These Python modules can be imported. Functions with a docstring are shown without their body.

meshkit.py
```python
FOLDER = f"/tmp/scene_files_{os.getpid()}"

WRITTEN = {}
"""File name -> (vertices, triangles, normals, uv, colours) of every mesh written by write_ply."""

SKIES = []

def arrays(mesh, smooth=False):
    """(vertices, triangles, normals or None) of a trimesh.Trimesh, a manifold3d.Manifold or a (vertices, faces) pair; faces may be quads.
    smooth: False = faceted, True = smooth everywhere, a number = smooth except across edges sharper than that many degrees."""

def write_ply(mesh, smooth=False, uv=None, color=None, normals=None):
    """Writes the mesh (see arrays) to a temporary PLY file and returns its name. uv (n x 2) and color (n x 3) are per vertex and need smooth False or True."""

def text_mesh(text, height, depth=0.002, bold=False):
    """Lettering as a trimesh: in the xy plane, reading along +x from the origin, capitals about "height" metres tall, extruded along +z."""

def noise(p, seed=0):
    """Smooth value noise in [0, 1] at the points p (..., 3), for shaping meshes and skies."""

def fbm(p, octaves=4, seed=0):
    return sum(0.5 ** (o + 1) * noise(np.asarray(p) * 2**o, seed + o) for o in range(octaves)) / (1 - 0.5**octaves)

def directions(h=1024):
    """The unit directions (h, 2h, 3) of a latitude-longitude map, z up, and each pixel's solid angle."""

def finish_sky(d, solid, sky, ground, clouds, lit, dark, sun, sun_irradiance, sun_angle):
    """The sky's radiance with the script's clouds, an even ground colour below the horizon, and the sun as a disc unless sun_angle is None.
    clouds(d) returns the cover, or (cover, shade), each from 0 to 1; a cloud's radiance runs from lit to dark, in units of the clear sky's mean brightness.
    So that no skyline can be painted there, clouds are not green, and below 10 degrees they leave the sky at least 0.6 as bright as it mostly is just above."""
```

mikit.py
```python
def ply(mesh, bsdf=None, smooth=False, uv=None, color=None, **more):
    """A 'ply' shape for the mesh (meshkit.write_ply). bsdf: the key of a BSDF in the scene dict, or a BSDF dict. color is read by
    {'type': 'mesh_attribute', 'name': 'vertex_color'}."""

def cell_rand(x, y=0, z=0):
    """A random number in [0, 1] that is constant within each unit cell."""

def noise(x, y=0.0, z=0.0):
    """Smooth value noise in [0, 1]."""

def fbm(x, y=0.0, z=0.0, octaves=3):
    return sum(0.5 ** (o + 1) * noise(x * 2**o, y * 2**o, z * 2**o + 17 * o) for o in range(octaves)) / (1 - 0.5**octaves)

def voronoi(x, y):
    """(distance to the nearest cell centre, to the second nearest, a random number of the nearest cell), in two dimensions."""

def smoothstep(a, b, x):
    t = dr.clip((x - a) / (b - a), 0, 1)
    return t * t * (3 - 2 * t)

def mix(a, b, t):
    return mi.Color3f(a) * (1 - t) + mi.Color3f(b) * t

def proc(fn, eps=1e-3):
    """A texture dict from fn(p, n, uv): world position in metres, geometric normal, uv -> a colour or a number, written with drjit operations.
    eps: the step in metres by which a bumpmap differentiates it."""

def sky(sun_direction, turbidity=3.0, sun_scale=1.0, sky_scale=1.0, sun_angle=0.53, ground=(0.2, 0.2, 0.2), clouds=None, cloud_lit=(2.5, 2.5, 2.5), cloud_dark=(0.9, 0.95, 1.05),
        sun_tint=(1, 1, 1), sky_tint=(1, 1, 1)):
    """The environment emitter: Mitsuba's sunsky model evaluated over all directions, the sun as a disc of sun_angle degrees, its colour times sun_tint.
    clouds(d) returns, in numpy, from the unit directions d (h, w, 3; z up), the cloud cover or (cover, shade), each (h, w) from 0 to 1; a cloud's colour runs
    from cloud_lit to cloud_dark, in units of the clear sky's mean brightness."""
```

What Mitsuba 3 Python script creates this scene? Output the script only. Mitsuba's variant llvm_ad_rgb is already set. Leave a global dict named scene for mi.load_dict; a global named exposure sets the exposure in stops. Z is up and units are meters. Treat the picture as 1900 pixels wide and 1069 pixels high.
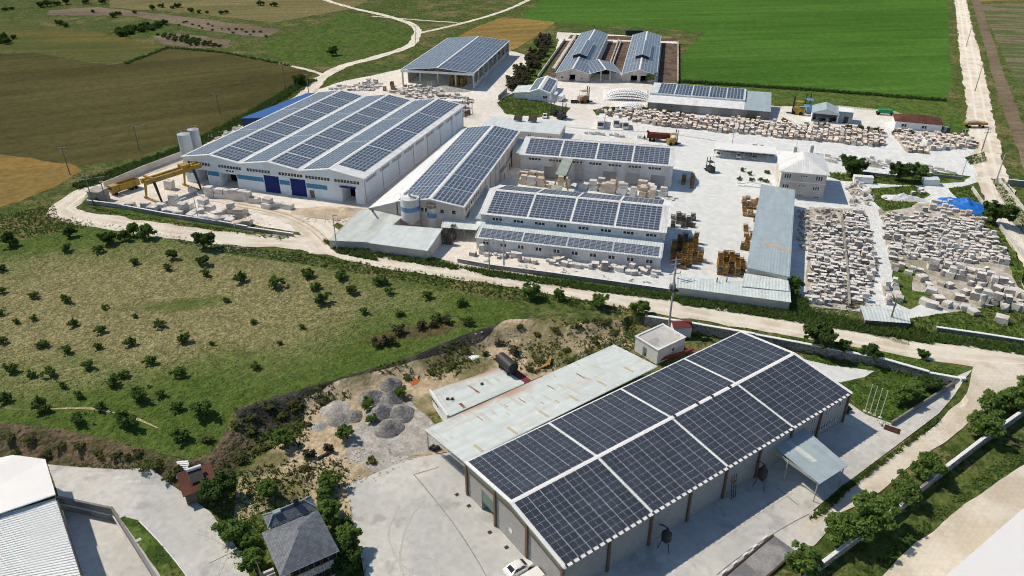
# Aerial view of a stone-cutting works with solar roofs. z up, metres. The world is laid out on the ground plane; the drone is 85 m above the front yard.
import math, random
import numpy as np, trimesh, shapely, mitsuba as mi, drjit as dr, mikit, meshkit
from shapely.geometry import Polygon, LineString, box as sbox
from shapely.ops import unary_union
import manifold3d as m3
from mikit import noise, fbm, voronoi, cell_rand, smoothstep, mix
T4 = mi.ScalarTransform4f
scene, labels = {}, {}
exposure = 1.46
# ---------------------------------------------------------------- camera, sky
CAM_Z, PITCH, FOC = 85.0, math.radians(29.28), 1365.0          # focal length in units of a 1900 px wide picture
scene['camera'] = {'type': 'perspective', 'fov': math.degrees(2 * math.atan(950 / FOC)), 'fov_axis': 'x', 'near_clip': 1.0, 'far_clip': 6000.0,
    'to_world': T4().look_at(origin=[0, 0, CAM_Z], target=[0, math.cos(PITCH), CAM_Z - math.sin(PITCH)], up=[0, 0, 1])}
SUN = (-0.568, 0.295, 0.768)
scene['sky'] = mikit.sky(SUN, turbidity=3, sky_scale=0.95, sun_tint=(0.94, 1.0, 1.085), sky_tint=(1.04, 0.99, 0.93), ground=(0.25, 0.25, 0.2))
# ---------------------------------------------------------------- survey helpers: where a sight line meets level z (used to lay out the site plan)
_c, _s = math.cos(PITCH), math.sin(PITCH)
U = 1.8                                                            # level of the works and fields; the front yard lies at 0
def at(px, py, z=U):
    a, b = (px - 950) / FOC, (534.5 - py) / FOC
    d = np.array([a, _c + b * _s, -_s + b * _c])
    return np.array([0, 0, CAM_Z]) + d * ((z - CAM_Z) / d[2])
def pts(l, z=U): return [tuple(at(x, y, z)[:2]) for x, y in l]
def height(px, py, ty, z=U):                                      # height of an upright that stands at (px,py) and reaches row ty
    p = at(px, py, z); lo, hi = 0.0, 60.0
    for _ in range(40):
        m = (lo + hi) / 2
        y, zz = p[1], p[2] + m - CAM_Z
        row = 534.5 - FOC * (y * _s + zz * _c) / (y * _c - zz * _s)
        lo, hi = (m, hi) if row > ty else (lo, m)
    return lo
# ---------------------------------------------------------------- scene writing
def numbered(name):
    if name not in _used: _used[name] = 0; return name
    _used[name] += 1
    return f'{name}_{_used[name]:03d}'
_used = {}
def lab(key, label=None, cat=None, group=None, kind=None):
    d = {k: v for k, v in (('label', label), ('category', cat), ('group', group), ('kind', kind)) if v}
    if d: labels[key] = d
def thing(name, label, cat, group=None):
    k = numbered(name); lab(k, label, cat, group); return k
class Mesh:
    """Collects quads, boxes, tubes and triangles with uv in metres."""
    def __init__(s): s.v, s.f, s.t, s.n = [], [], [], 0
    def raw(s, v, f, uv=None):
        v = np.asarray(v, float); f = np.asarray(f, int)
        if f.shape[1] == 4: f = np.vstack([f[:, [0, 1, 2]], f[:, [0, 2, 3]]])
        s.v.append(v); s.f.append(f + s.n); s.t.append(np.zeros((len(v), 2)) if uv is None else np.asarray(uv, float)); s.n += len(v); return s
    def quad(s, a, b, c, d, uv=None):
        a, b, c, d = (np.asarray(q, float) for q in (a, b, c, d))
        if uv is None:
            w, h = np.linalg.norm(b - a), np.linalg.norm(d - a); uv = [[0, 0], [w, 0], [w, h], [0, h]]
        return s.raw([a, b, c, d], [[0, 1, 2, 3]], uv)
    def slab(s, a, b, c, d, t=0.1):
        """A plate with top face a b c d (counter-clockwise from above), t thick."""
        a, b, c, d = (np.asarray(q, float) for q in (a, b, c, d))
        n = np.cross(b - a, d - a); n = n / np.linalg.norm(n) * t
        s.quad(a, b, c, d); A, Bq, C, D = a - n, b - n, c - n, d - n
        s.quad(A, D, C, Bq)
        for p, q, P, Q in ((a, b, A, Bq), (b, c, Bq, C), (c, d, C, D), (d, a, D, A)): s.quad(P, Q, q, p)
        return s
    def box(s, F, u0, u1, v0, v1, z0, z1):
        c = [F.p(u, v, z) for z in (z0, z1) for u, v in ((u0, v0), (u1, v0), (u1, v1), (u0, v1))]
        for i in ((0, 3, 2, 1), (4, 5, 6, 7), (0, 1, 5, 4), (1, 2, 6, 5), (2, 3, 7, 6), (3, 0, 4, 7)): s.quad(*[c[k] for k in i])
        return s
    def tube(s, p, r, sides=8, cap=True):
        p = np.asarray(p, float); r = np.broadcast_to(r, (len(p),))
        t = np.gradient(p, axis=0); t /= np.linalg.norm(t, axis=1, keepdims=True) + 1e-9
        a = np.cross(t, np.where(np.abs(t[:, 2:]) < 0.9, [0, 0, 1.0], [1.0, 0, 0])); a /= np.linalg.norm(a, axis=1, keepdims=True)
        b = np.cross(t, a); ang = np.arange(sides) * 2 * np.pi / sides
        v = (p[:, None] + r[:, None, None] * (np.cos(ang)[None, :, None] * a[:, None] + np.sin(ang)[None, :, None] * b[:, None])).reshape(-1, 3)
        i, j = np.meshgrid(np.arange(len(p) - 1), np.arange(sides), indexing='ij')
        q = np.stack([i * sides + j, i * sides + (j + 1) % sides, (i + 1) * sides + (j + 1) % sides, (i + 1) * sides + j], -1).reshape(-1, 4)
        s.raw(v, q)
        if cap:
            for k in (0, len(p) - 1):
                ring = v[k * sides:(k + 1) * sides]
                s.raw(np.vstack([ring, p[k]]), [[m, (m + 1) % sides, sides] if k else [(m + 1) % sides, m, sides] for m in range(sides)])
        return s
    def get(s): return np.vstack(s.v), np.vstack(s.f), np.vstack(s.t)
def flip(v, f): return v, f[:, ::-1]
def put(key, mesh, mat, smooth=False, kind=None, label=None, cat=None, group=None, **more):
    """One entry of the scene; key may be 'parent__part' and gets a number when taken."""
    key = numbered(key)
    if isinstance(mesh, Mesh):
        v, f, uv = mesh.get()
        scene[key] = mikit.ply((v, f), mat, uv=uv, smooth=smooth if smooth in (True, False) else False, **more) if smooth in (True, False) else mikit.ply((v, f), mat, smooth=smooth)
    else:
        scene[key] = mikit.ply(mesh, mat, smooth=smooth, **more)
    lab(key, label, cat, group, kind)
    return key
class Frame:
    """A local frame on the ground: u along, v to the left of u, z up."""
    def __init__(s, o, yaw, z=0.0):
        s.o = np.array([o[0], o[1], z if len(o) < 3 else o[2]], float); s.yaw = yaw
        s.u = np.array([math.cos(yaw), math.sin(yaw), 0]); s.w = np.array([-math.sin(yaw), math.cos(yaw), 0])
    def p(s, u, v, z=0.0): return s.o + s.u * u + s.w * v + np.array([0, 0, z])
    def at(s, u, v, z=0.0, turn=0.0): q = s.p(u, v, z); return Frame(q, s.yaw + turn)
    def loc(s, q): d = np.asarray(q, float) - s.o; return float(d @ s.u), float(d @ s.w)
    def to_world(s): return T4().translate(s.o.tolist()).rotate([0, 0, 1], math.degrees(s.yaw))
    def apply(s, v): v = np.asarray(v, float); return s.o + v[:, :1] * s.u + v[:, 1:2] * s.w + v[:, 2:3] * np.array([0, 0, 1.0])
def frame2(a, b, z=None):
    """Frame at ground point a with u towards b; returns it and the distance."""
    a, b = np.asarray(a, float), np.asarray(b, float)
    return Frame((a[0], a[1], a[2] if z is None else z), math.atan2(b[1] - a[1], b[0] - a[0])), float(np.hypot(*(b - a)[:2]))
def mbox(u0, u1, v0, v1, z0, z1): return m3.Manifold.cube([u1 - u0, v1 - v0, z1 - z0]).translate([u0, v0, z0])
def mprism(poly_vz, u0, u1):
    """A profile in (v, z) run along u."""
    m = m3.Manifold.extrude(m3.CrossSection([np.asarray(poly_vz, float)], m3.FillRule.NonZero), u1 - u0)
    return m.transform(np.array([[0, 0, 1, u0], [1, 0, 0, 0], [0, 1, 0, 0]], float))
def mput(key, man, F, mat, smooth=False, **k):
    m = man.to_mesh(); return put(key, (F.apply(m.vert_properties[:, :3]), np.asarray(m.tri_verts)), mat, smooth=smooth, **k)
rng = np.random.default_rng(7)
# ---------------------------------------------------------------- materials
def rgb(c): return {'type': 'rgb', 'value': [float(x) for x in c]}
def mat(name, color, rough=0.85, spec=0.12, metal=0.0, bump=None, coat=0.0):
    b = {'type': 'principled', 'base_color': mikit.proc(color) if callable(color) else rgb(color), 'roughness': rough, 'specular': spec, 'metallic': metal}
    if coat: b['clearcoat'] = coat; b['clearcoat_gloss'] = 0.9
    if bump: b = {'type': 'bumpmap', 'arbitrary': mikit.proc(bump[0], bump[2] if len(bump) > 2 else 0.02), 'scale': bump[1], 'bsdf': b}
    scene[name] = {'type': 'twosided', 'bsdf': b}
    return name
def patch(a, b, s, lo=0.35, hi=0.65, fine=0.25, fs=9.0):
    """Two colours in patches of size 1/s with fine grain."""
    a, b = [mi.Color3f(*q) for q in (a, b)]
    def fn(p, n, uv):
        t = smoothstep(lo, hi, fbm(p.x * s, p.y * s, 3.1, 4))
        g = 1 + fine * (fbm(p.x * s * fs, p.y * s * fs, p.z * s * fs, 2) - 0.5) * 2
        return mix(a, b, t) * g
    return fn
def grit(s):
    return lambda p, n, uv: fbm(p.x * s, p.y * s, p.z * s, 3)
def grass_fn(a, b, c, s=0.12):
    """Uneven grass: two greens and a dry tone, with tuft-sized mottling."""
    a, b, c = [mi.Color3f(*q) for q in (a, b, c)]
    def fn(p, n, uv):
        big = fbm(p.x * s, p.y * s, 1.7, 3); mid = fbm(p.x * 0.9, p.y * 0.9, 5.2, 2); small = noise(p.x * 3.1, p.y * 3.1, 2.0)
        col = mix(mix(a, b, smoothstep(0.35, 0.65, mid)), c, smoothstep(0.5, 0.72, big * 0.75 + small * 0.25))
        return col * (0.55 + 0.9 * (0.5 * small + 0.5 * mid))
    return fn
mat('meadow', grass_fn((.055, .088, .024), (.095, .125, .036), (.20, .165, .08)), spec=0.03, bump=(grit(2.0), 0.35))
mat('lush_grass', grass_fn((.055, .10, .022), (.09, .15, .03), (.13, .14, .05), 0.2), spec=0.03, bump=(grit(2.5), 0.3))
_straw, _olive = mi.Color3f(.36, .31, .175), mi.Color3f(.10, .115, .04)
def orchard_fn(p, n, uv):
    # dry grass on the rise (its own middle), greener towards the bank; straw stalks as fine flecks
    d = dr.sqrt(dr.square((p.x + 84) / 56) + dr.square((p.y - 141) / 30))
    hol = dr.square((p.x + 73.5) / 10) + dr.square((p.y - 141 - 0.15 * (p.x + 73)) / 2.6); hol = smoothstep(2.2, 0.1, hol + 2.4 * (fbm(p.x * 0.3, p.y * 0.45, 6.0, 4) - 0.45))
    g = mi.Color3f(.06, .11, .024)
    dry = smoothstep(1.3, 0.6, d + 0.8 * (fbm(p.x * 0.07, p.y * 0.1, 2.2, 4) - 0.5)) * (1 - 0.85 * hol)
    red = smoothstep(1.2, 0.5, dr.square((p.x + 20) / 11) + dr.square((p.y - 129.5 - 0.28 * (p.x + 20)) / 2.8) + 1.0 * (fbm(p.x * 0.25, p.y * 0.3, 8.0, 3) - 0.5))
    fl = smoothstep(0.42, 0.62, 0.55 * noise(p.x * 2.6, p.y * 2.6, 9.0) + 0.45 * noise(p.x * 6, p.y * 6, 3.0))
    base = mix(mix(g, mi.Color3f(.11, .155, .036), fbm(p.x * 0.5, p.y * 0.5, 0.3, 3)), mix(_olive, _straw, 0.3 + 0.55 * fl), dry * 0.9)
    base = mix(base, mi.Color3f(.115, .082, .045), 0.85 * red)
    return base * (0.6 + 0.8 * fbm(p.x * 1.1, p.y * 1.1, 4.0, 3))
mat('orchard_grass', orchard_fn, spec=0.03, bump=(grit(1.8), 0.35))
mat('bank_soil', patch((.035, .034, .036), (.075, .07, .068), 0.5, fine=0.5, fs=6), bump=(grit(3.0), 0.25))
mat('scarp_soil', patch((.16, .12, .075), (.09, .085, .04), 0.35, fine=0.5, fs=8), bump=(grit(1.4), 0.6))
mat('orange_soil', (.42, .13, .04))
mat('bare_soil', patch((.48, .39, .265), (.17, .16, .075), 0.14, 0.42, 0.66, 0.35, 12), bump=(grit(1.6), 0.3))
def road_fn(p, n, uv):
    # uv.y runs across the track in metres from its middle: two packed wheel lanes between loose stone dust
    lane = dr.exp(-dr.square((dr.abs(uv.y) - 1.5 + 0.5 * (noise(uv.x * 0.05) - 0.5)) / 0.55))
    t = fbm(p.x * 0.22, p.y * 0.22, 1.0, 4); g = fbm(p.x * 1.7, p.y * 1.7, 2.0, 3)
    col = mix(mi.Color3f(.70, .65, .56), mi.Color3f(.58, .51, .415), smoothstep(0.35, 0.7, t))
    st = noise(uv.x * 0.05, uv.y * 2.6, 4.0)
    return mix(col, mi.Color3f(.76, .72, .645), 0.7 * lane) * (0.86 + 0.16 * g + 0.12 * st)
mat('road_dust', road_fn, bump=(grit(2.2), 0.04))
def yard_fn(p, n, uv):
    t = fbm(p.x * 0.05, p.y * 0.05, 1.0, 4); g = fbm(p.x * 0.8, p.y * 0.8, 2.0, 3)
    w = smoothstep(-10, 25, p.x + 0.25 * (p.y - 200))                # the saw-mill court on the right is whitest with stone slurry
    far = smoothstep(255, 300, p.y)
    col = mix(mix(mi.Color3f(.66, .605, .53), mi.Color3f(.74, .695, .63), smoothstep(.35, .65, t)), mi.Color3f(.66, .69, .70), w * (1 - 0.75 * far) * smoothstep(.25, .5, t + .15))
    return col * (0.86 + 0.28 * g)
mat('yard_dust', yard_fn, bump=(grit(1.5), 0.05))
def concrete_fn(p, n, uv):
    t = fbm(p.x * 0.11, p.y * 0.11, 7.0, 4); g = fbm(p.x * 1.3, p.y * 1.3, 4.0, 3)
    k = smoothstep(0.62, 0.8, fbm(p.x * 0.35 + 9, p.y * 0.35, 2.0, 4))
    return mix(mi.Color3f(.585, .58, .555), mi.Color3f(.50, .505, .50), smoothstep(.35, .65, t)) * (0.86 + 0.28 * g) * (1 - 0.22 * k)
mat('concrete', concrete_fn, rough=0.8)
mat('worn_concrete', (.505, .50, .475))
mat('joint_fill', (.22, .215, .20))
mat('rust_pale', patch((.56, .50, .43), (.50, .36, .26), 0.7, 0.45, 0.8, 0.2), 0.6)
mat('block_dust', patch((.46, .43, .39), (.30, .29, .22), 0.25, 0.45, 0.75, 0.4, 6))
def crop(a, b, ang, row, amt, s=0.012):
    """A drilled crop: two tones in broad drifts, with faint rows along ang."""
    a, b = mi.Color3f(*a), mi.Color3f(*b); ca, sa = math.cos(ang), math.sin(ang)
    def fn(p, n, uv):
        q, r = p.x * ca + p.y * sa, -p.x * sa + p.y * ca
        t = fbm(q * s, r * s * 3, 1.0, 4); st = noise(q * 0.02, r * row, 3.0); g = fbm(p.x * 0.7, p.y * 0.7, 5.0, 3)
        w = dr.abs(r / 18.0 - dr.floor(r / 18.0) - 0.5) * 18.0; tram = dr.exp(-dr.square((w - 0.9) / 0.35))
        return mix(a, b, smoothstep(0.3, 0.7, t)) * (1 + amt * (st - 0.5)) * (0.72 + 0.56 * g) * (1 - 0.16 * tram)
    return fn
mat('brown_crop', crop((.066, .061, .022), (.088, .082, .030), 0.5, 0.25, 0.35), spec=0.03, bump=(grit(0.8), 0.3))
mat('green_crop', crop((.050, .122, .018), (.066, .148, .025), 0.12, 0.5, 0.35), spec=0.03, bump=(grit(0.8), 0.3))
mat('gold_crop', crop((.29, .19, .06), (.23, .165, .055), 0.3, 0.3, 0.4), spec=0.03, bump=(grit(0.8), 0.4))
mat('olive_crop', crop((.085, .10, .03), (.13, .115, .035), 0.1, 0.2, 0.4, 0.02), spec=0.03, bump=(grit(0.5), 0.4))
mat('pale_crop', crop((.155, .145, .062), (.19, .165, .075), 0.1, 0.2, 0.3, 0.02), spec=0.03, bump=(grit(0.5), 0.4))
mat('tilled_soil', crop((.15, .115, .08), (.19, .15, .105), 0.1, 0.8, 0.35), bump=(grit(1.2), 0.2))
def striped_fn(p, n, uv):
    r = p.y * 0.98 + p.x * 0.17
    st = smoothstep(0.35, 0.6, noise(p.x * 0.05, r * 0.28, 1.0))
    return mix(mi.Color3f(.17, .14, .095), mi.Color3f(.085, .115, .045), st) * (0.7 + 0.6 * fbm(p.x * 0.8, p.y * 0.8, 2.0, 3))
mat('striped_crop', striped_fn, spec=0.03, bump=(grit(0.8), 0.2))
# sheet roofs: uv in metres, u along the eaves
ribs = lambda k: (lambda p, n, uv: 0.5 + 0.5 * dr.sin(uv.x * k))
def sheet(base, stain, amt, s=0.18):
    base, stain = mi.Color3f(*base), mi.Color3f(*stain)
    def fn(p, n, uv):
        lap = 0.05 * (cell_rand(dr.floor(uv.x / 1.0), dr.floor(uv.y / 6.0), 2) - 0.5) * 2
        st = smoothstep(0.5, 0.8, fbm(uv.x * s * 3, uv.y * s * 0.6, p.z * 0.1, 4)); g = fbm(p.x * 0.9, p.y * 0.9, 1.0, 3)
        return mix(base, stain, amt * st) * (1 + lap) * (0.9 + 0.2 * g)
    return fn
mat('white_sheet', sheet((.74, .76, .77), (.55, .56, .55), 0.5), rough=0.45, spec=0.5, bump=(ribs(9.0), 0.05, 0.03))
mat('pale_sheet', sheet((.61, .68, .69), (.50, .53, .52), 0.6), rough=0.45, spec=0.5, bump=(ribs(9.0), 0.06, 0.03))
mat('old_sheet', sheet((.55, .60, .59), (.38, .40, .37), 0.9, 0.1), rough=0.5, spec=0.4, bump=(ribs(9.0), 0.06, 0.03))
mat('blue_sheet', sheet((.35, .43, .475), (.31, .38, .42), 0.4), rough=0.45, spec=0.5, bump=(ribs(9.0), 0.05, 0.03))
_rusty_base = sheet((.59, .655, .655), (.56, .50, .42), 0.6, 0.25)
def rusty_fn(p, n, uv):
    edge = smoothstep(3.2, 0.0, uv.x + 3.4 * (fbm(uv.x * 0.7, uv.y * 0.35, 2.0, 3) - 0.35)) * smoothstep(2.0, 6.0, uv.y) * smoothstep(26.0, 18.0, uv.y)
    streak = smoothstep(0.60, 0.80, noise(uv.x * 0.25, uv.y * 3.0, 7.0)) * smoothstep(0.4, 0.7, fbm(uv.x * 0.3, uv.y * 0.2, 9.0, 3))
    return mix(mix(_rusty_base(p, n, uv), mi.Color3f(.46, .28, .18), 0.9 * edge), mi.Color3f(.45, .40, .34), 0.5 * streak)
mat('rusty_sheet', rusty_fn if 1 else sheet((.61, .655, .63), (.56, .50, .42), 0.6, 0.25), rough=0.5, spec=0.4, bump=(ribs(9.0), 0.06, 0.03))
mat('skylight_sheet', (.50, .46, .34), rough=0.5)
mat('cobalt_sheet', (.03, .115, .36), rough=0.5, bump=(ribs(9.0), 0.05, 0.03))
mat('maroon_sheet', (.20, .045, .05), rough=0.6)
mat('trim_white', (.78, .79, .80), 0.5, 0.4)
mat('hall_wall', patch((.74, .82, .89), (.68, .75, .80), 0.25, fine=0.06), 0.8)
mat('white_wall', patch((.80, .83, .86), (.74, .76, .78), 0.25, fine=0.06), 0.8)
mat('dirty_wall', patch((.70, .70, .70), (.47, .46, .44), 0.3, 0.48, 0.8, 0.15, 5), 0.85)
mat('cream_wall', patch((.58, .53, .48), (.50, .46, .42), 0.3, fine=0.06), 0.85)
def block_wall_fn(p, n, uv):
    g = fbm(p.x * 3, p.y * 3, p.z * 3, 3)
    j = smoothstep(0.0, 0.12, dr.abs(p.z / 0.4 - dr.floor(p.z / 0.4) - 0.5) * 2)
    return mi.Color3f(.375, .365, .355) * (0.8 + 0.4 * g) * (0.9 + 0.1 * j)
mat('block_wall', block_wall_fn, 0.9)
def stone_fn(p, n, uv):
    f, sec, which = voronoi(uv.x * 2.2, uv.y * 2.6)
    m = smoothstep(0.04, 0.16, sec - f)
    return mix(mi.Color3f(.50, .48, .45), mi.Color3f(.20, .20, .21) * (0.55 + 0.9 * which), m)
def stone_bump(p, n, uv):
    f, sec, which = voronoi(uv.x * 2.2, uv.y * 2.6)
    return smoothstep(0.0, 0.35, sec - f)
mat('field_stone', stone_fn, 0.85, bump=(stone_bump, 0.05, 0.02))
mat('light_stone', lambda p, n, uv: mix(mi.Color3f(.62, .59, .54), mi.Color3f(.22, .20, .18), 1 - smoothstep(0.04, 0.2, voronoi(uv.x * 1.9, uv.y * 2.1)[1] - voronoi(uv.x * 1.9, uv.y * 2.1)[0])), 0.85)
def marble(a, b):
    a, b = mi.Color3f(*a), mi.Color3f(*b)
    return lambda p, n, uv: mix(a, b, smoothstep(0.4, 0.7, fbm(p.x * 0.35, p.y * 0.35, p.z * 0.6, 3))) * (0.82 + 0.36 * fbm(p.x * 2.3, p.y * 2.3, p.z * 2.3, 2))
mat('marble', marble((.68, .67, .65), (.52, .48, .43)), 0.75)
mat('beige_marble', marble((.60, .53, .45), (.50, .40, .30)), 0.75)
def shade_painted_fn(p, n, uv):
    # shade and sun put into the colour: darker sides, near-white upward faces
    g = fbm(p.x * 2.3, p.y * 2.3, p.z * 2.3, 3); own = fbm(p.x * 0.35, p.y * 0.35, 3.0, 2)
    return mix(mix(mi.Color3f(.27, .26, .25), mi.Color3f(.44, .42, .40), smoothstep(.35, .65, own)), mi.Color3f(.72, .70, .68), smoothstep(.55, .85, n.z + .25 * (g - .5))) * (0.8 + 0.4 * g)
mat('dusty_stone', shade_painted_fn, 0.85)
mat('beige_dust', lambda p, n, uv: shade_painted_fn(p, n, uv) * mi.Color3f(1.06, .97, .88), 0.85)
mat('rough_stone', marble((.36, .345, .33), (.56, .53, .49)), 0.85)
mat('gravel', patch((.19, .19, .19), (.28, .275, .27), 0.8, fine=0.7, fs=5), 0.9, bump=(grit(4.0), 0.3))
mat('rubble', patch((.46, .44, .41), (.34, .33, .31), 0.9, 0.3, 0.7, 0.45, 4), 0.9)
# solar glass, metal and paint
mat('solar_glass', lambda p, n, uv: mi.Color3f(.043, .053, .073) * (0.75 + 0.5 * fbm(p.x * 0.5, p.y * 0.5, 0, 2)), 0.18, 0.5)
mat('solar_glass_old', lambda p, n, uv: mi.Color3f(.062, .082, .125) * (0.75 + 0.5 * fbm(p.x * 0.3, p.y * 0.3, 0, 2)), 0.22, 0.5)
mat('panel_frame', (.29, .34, .41), 0.5, 0.4)
mat('panel_rail', (.43, .46, .51), 0.5, 0.4)
mat('solar_glass_pale', (.11, .135, .17), 0.2, 0.5)  # paler glass: the grazing sky reflection is put into its colour
mat('dark_concrete', patch((.26, .255, .24), (.20, .20, .19), 0.3, fine=0.2), 0.85)  # concrete darkened in colour to stand in for shade on these walls
mat('silo_grey', patch((.44, .49, .53), (.36, .40, .43), 0.5, fine=0.06), 0.5, 0.4)
mat('window_glass', (.025, .03, .035), 0.08, 0.5)
mat('dark_gap', (.012, .012, .013), 0.9)
mat('steel', (.36, .37, .38), 0.45, 0.5, 0.3)
mat('dark_steel', (.035, .035, .038), 0.55, 0.4)
mat('brown_steel', (.175, .115, .08), 0.6)
mat('green_trim', (.17, .24, .20), 0.6)
mat('crane_yellow', patch((.42, .27, .035), (.30, .20, .05), 0.8, fine=0.15), 0.55, 0.4)
mat('pallet_wood', patch((.43, .26, .09), (.28, .17, .065), 1.5, fine=0.3), 0.85)
mat('grey_wood', patch((.22, .19, .15), (.13, .115, .10), 1.2, fine=0.3), 0.9)
mat('door_blue', (.02, .03, .17), 0.6)
mat('stripe_blue', (.075, .25, .42), 0.8)
mat('navy_shed', (.025, .05, .13), 0.7)
mat('silo_paint', patch((.68, .70, .70), (.48, .50, .47), 0.5, 0.45, 0.8, 0.06), 0.45, 0.5)
mat('silo_blue', (.13, .27, .47), 0.5, 0.5)
mat('rust', patch((.26, .12, .06), (.40, .33, .27), 0.9, fine=0.3), 0.8)
mat('red_paint', (.30, .055, .045), 0.6)
mat('maroon_paint', (.13, .03, .02), 0.7)
mat('car_white', (.78, .78, .79), 0.2, 0.5, 0, None, 0.8)
mat('tyre', (.02, .02, .02), 0.85)
mat('pole_wood', (.22, .19, .16), 0.85)
mat('pole_concrete', (.48, .46, .43), 0.85)
mat('tarp_blue', (.02, .17, .62), 0.4, 0.5)
mat('tarp_white', (.68, .69, .74), 0.5, 0.4)
mat('sack_white', (.80, .81, .83), 0.6)
mat('roof_red', patch((.10, .045, .035), (.13, .06, .045), 0.6, fine=0.2), 0.85)
def tile_fn(p, n, uv):
    a, b = uv.x / 0.42, uv.y / 0.36
    row = dr.floor(b); fr = b - row; fx = a + 0.5 * row - dr.floor(a + 0.5 * row)
    edge = smoothstep(0.0, 0.22, fr) * smoothstep(0.0, 0.12, fx)
    return mi.Color3f(.14, .16, .19) * (0.5 + 0.5 * edge) * (0.8 + 0.4 * cell_rand(dr.floor(a + 0.5 * row), row, 1))
mat('slate_tile', tile_fn, 0.6, 0.4)
mat('crane_roof', patch((.27, .36, .33), (.36, .40, .36), 0.6, fine=0.15), 0.6)
mat('bus_white', (.74, .74, .73), 0.3, 0.5)
mat('skin', (.40, .26, .19), 0.6)
mat('dark_cloth', (.03, .03, .035), 0.9)
mat('deck_steel', patch((.30, .30, .305), (.17, .17, .18), 0.5, fine=0.2), 0.5, 0.5)
mat('spoil', patch((.56, .47, .36), (.46, .37, .27), 0.5, fine=0.35), 0.9, bump=(grit(1.5), 0.2))
mat('dark_rust', (.09, .06, .05), 0.7)
mat('worn_dust', (.625, .635, .63))
mat('rust_thin', (.46, .40, .33), 0.7)
mat('silver_paint', (.42, .43, .44), 0.25, 0.5, 0.2, None, 0.8)
mat('black_paint', (.02, .02, .022), 0.2, 0.5, 0, None, 0.8)
mat('dark_green_paint', (.02, .045, .03), 0.5)
mat('pen_mud', patch((.085, .06, .045), (.14, .105, .08), 0.4, fine=0.4, fs=6), 0.9)
mat('grey_wall', patch((.33, .33, .31), (.24, .235, .22), 0.4, fine=0.2), 0.85)
mat('green_paint', (.03, .30, .13), 0.6)
mat('teal_paint', (.30, .37, .39), 0.6)
mat('bark', (.085, .065, .045), 0.9)
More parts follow.
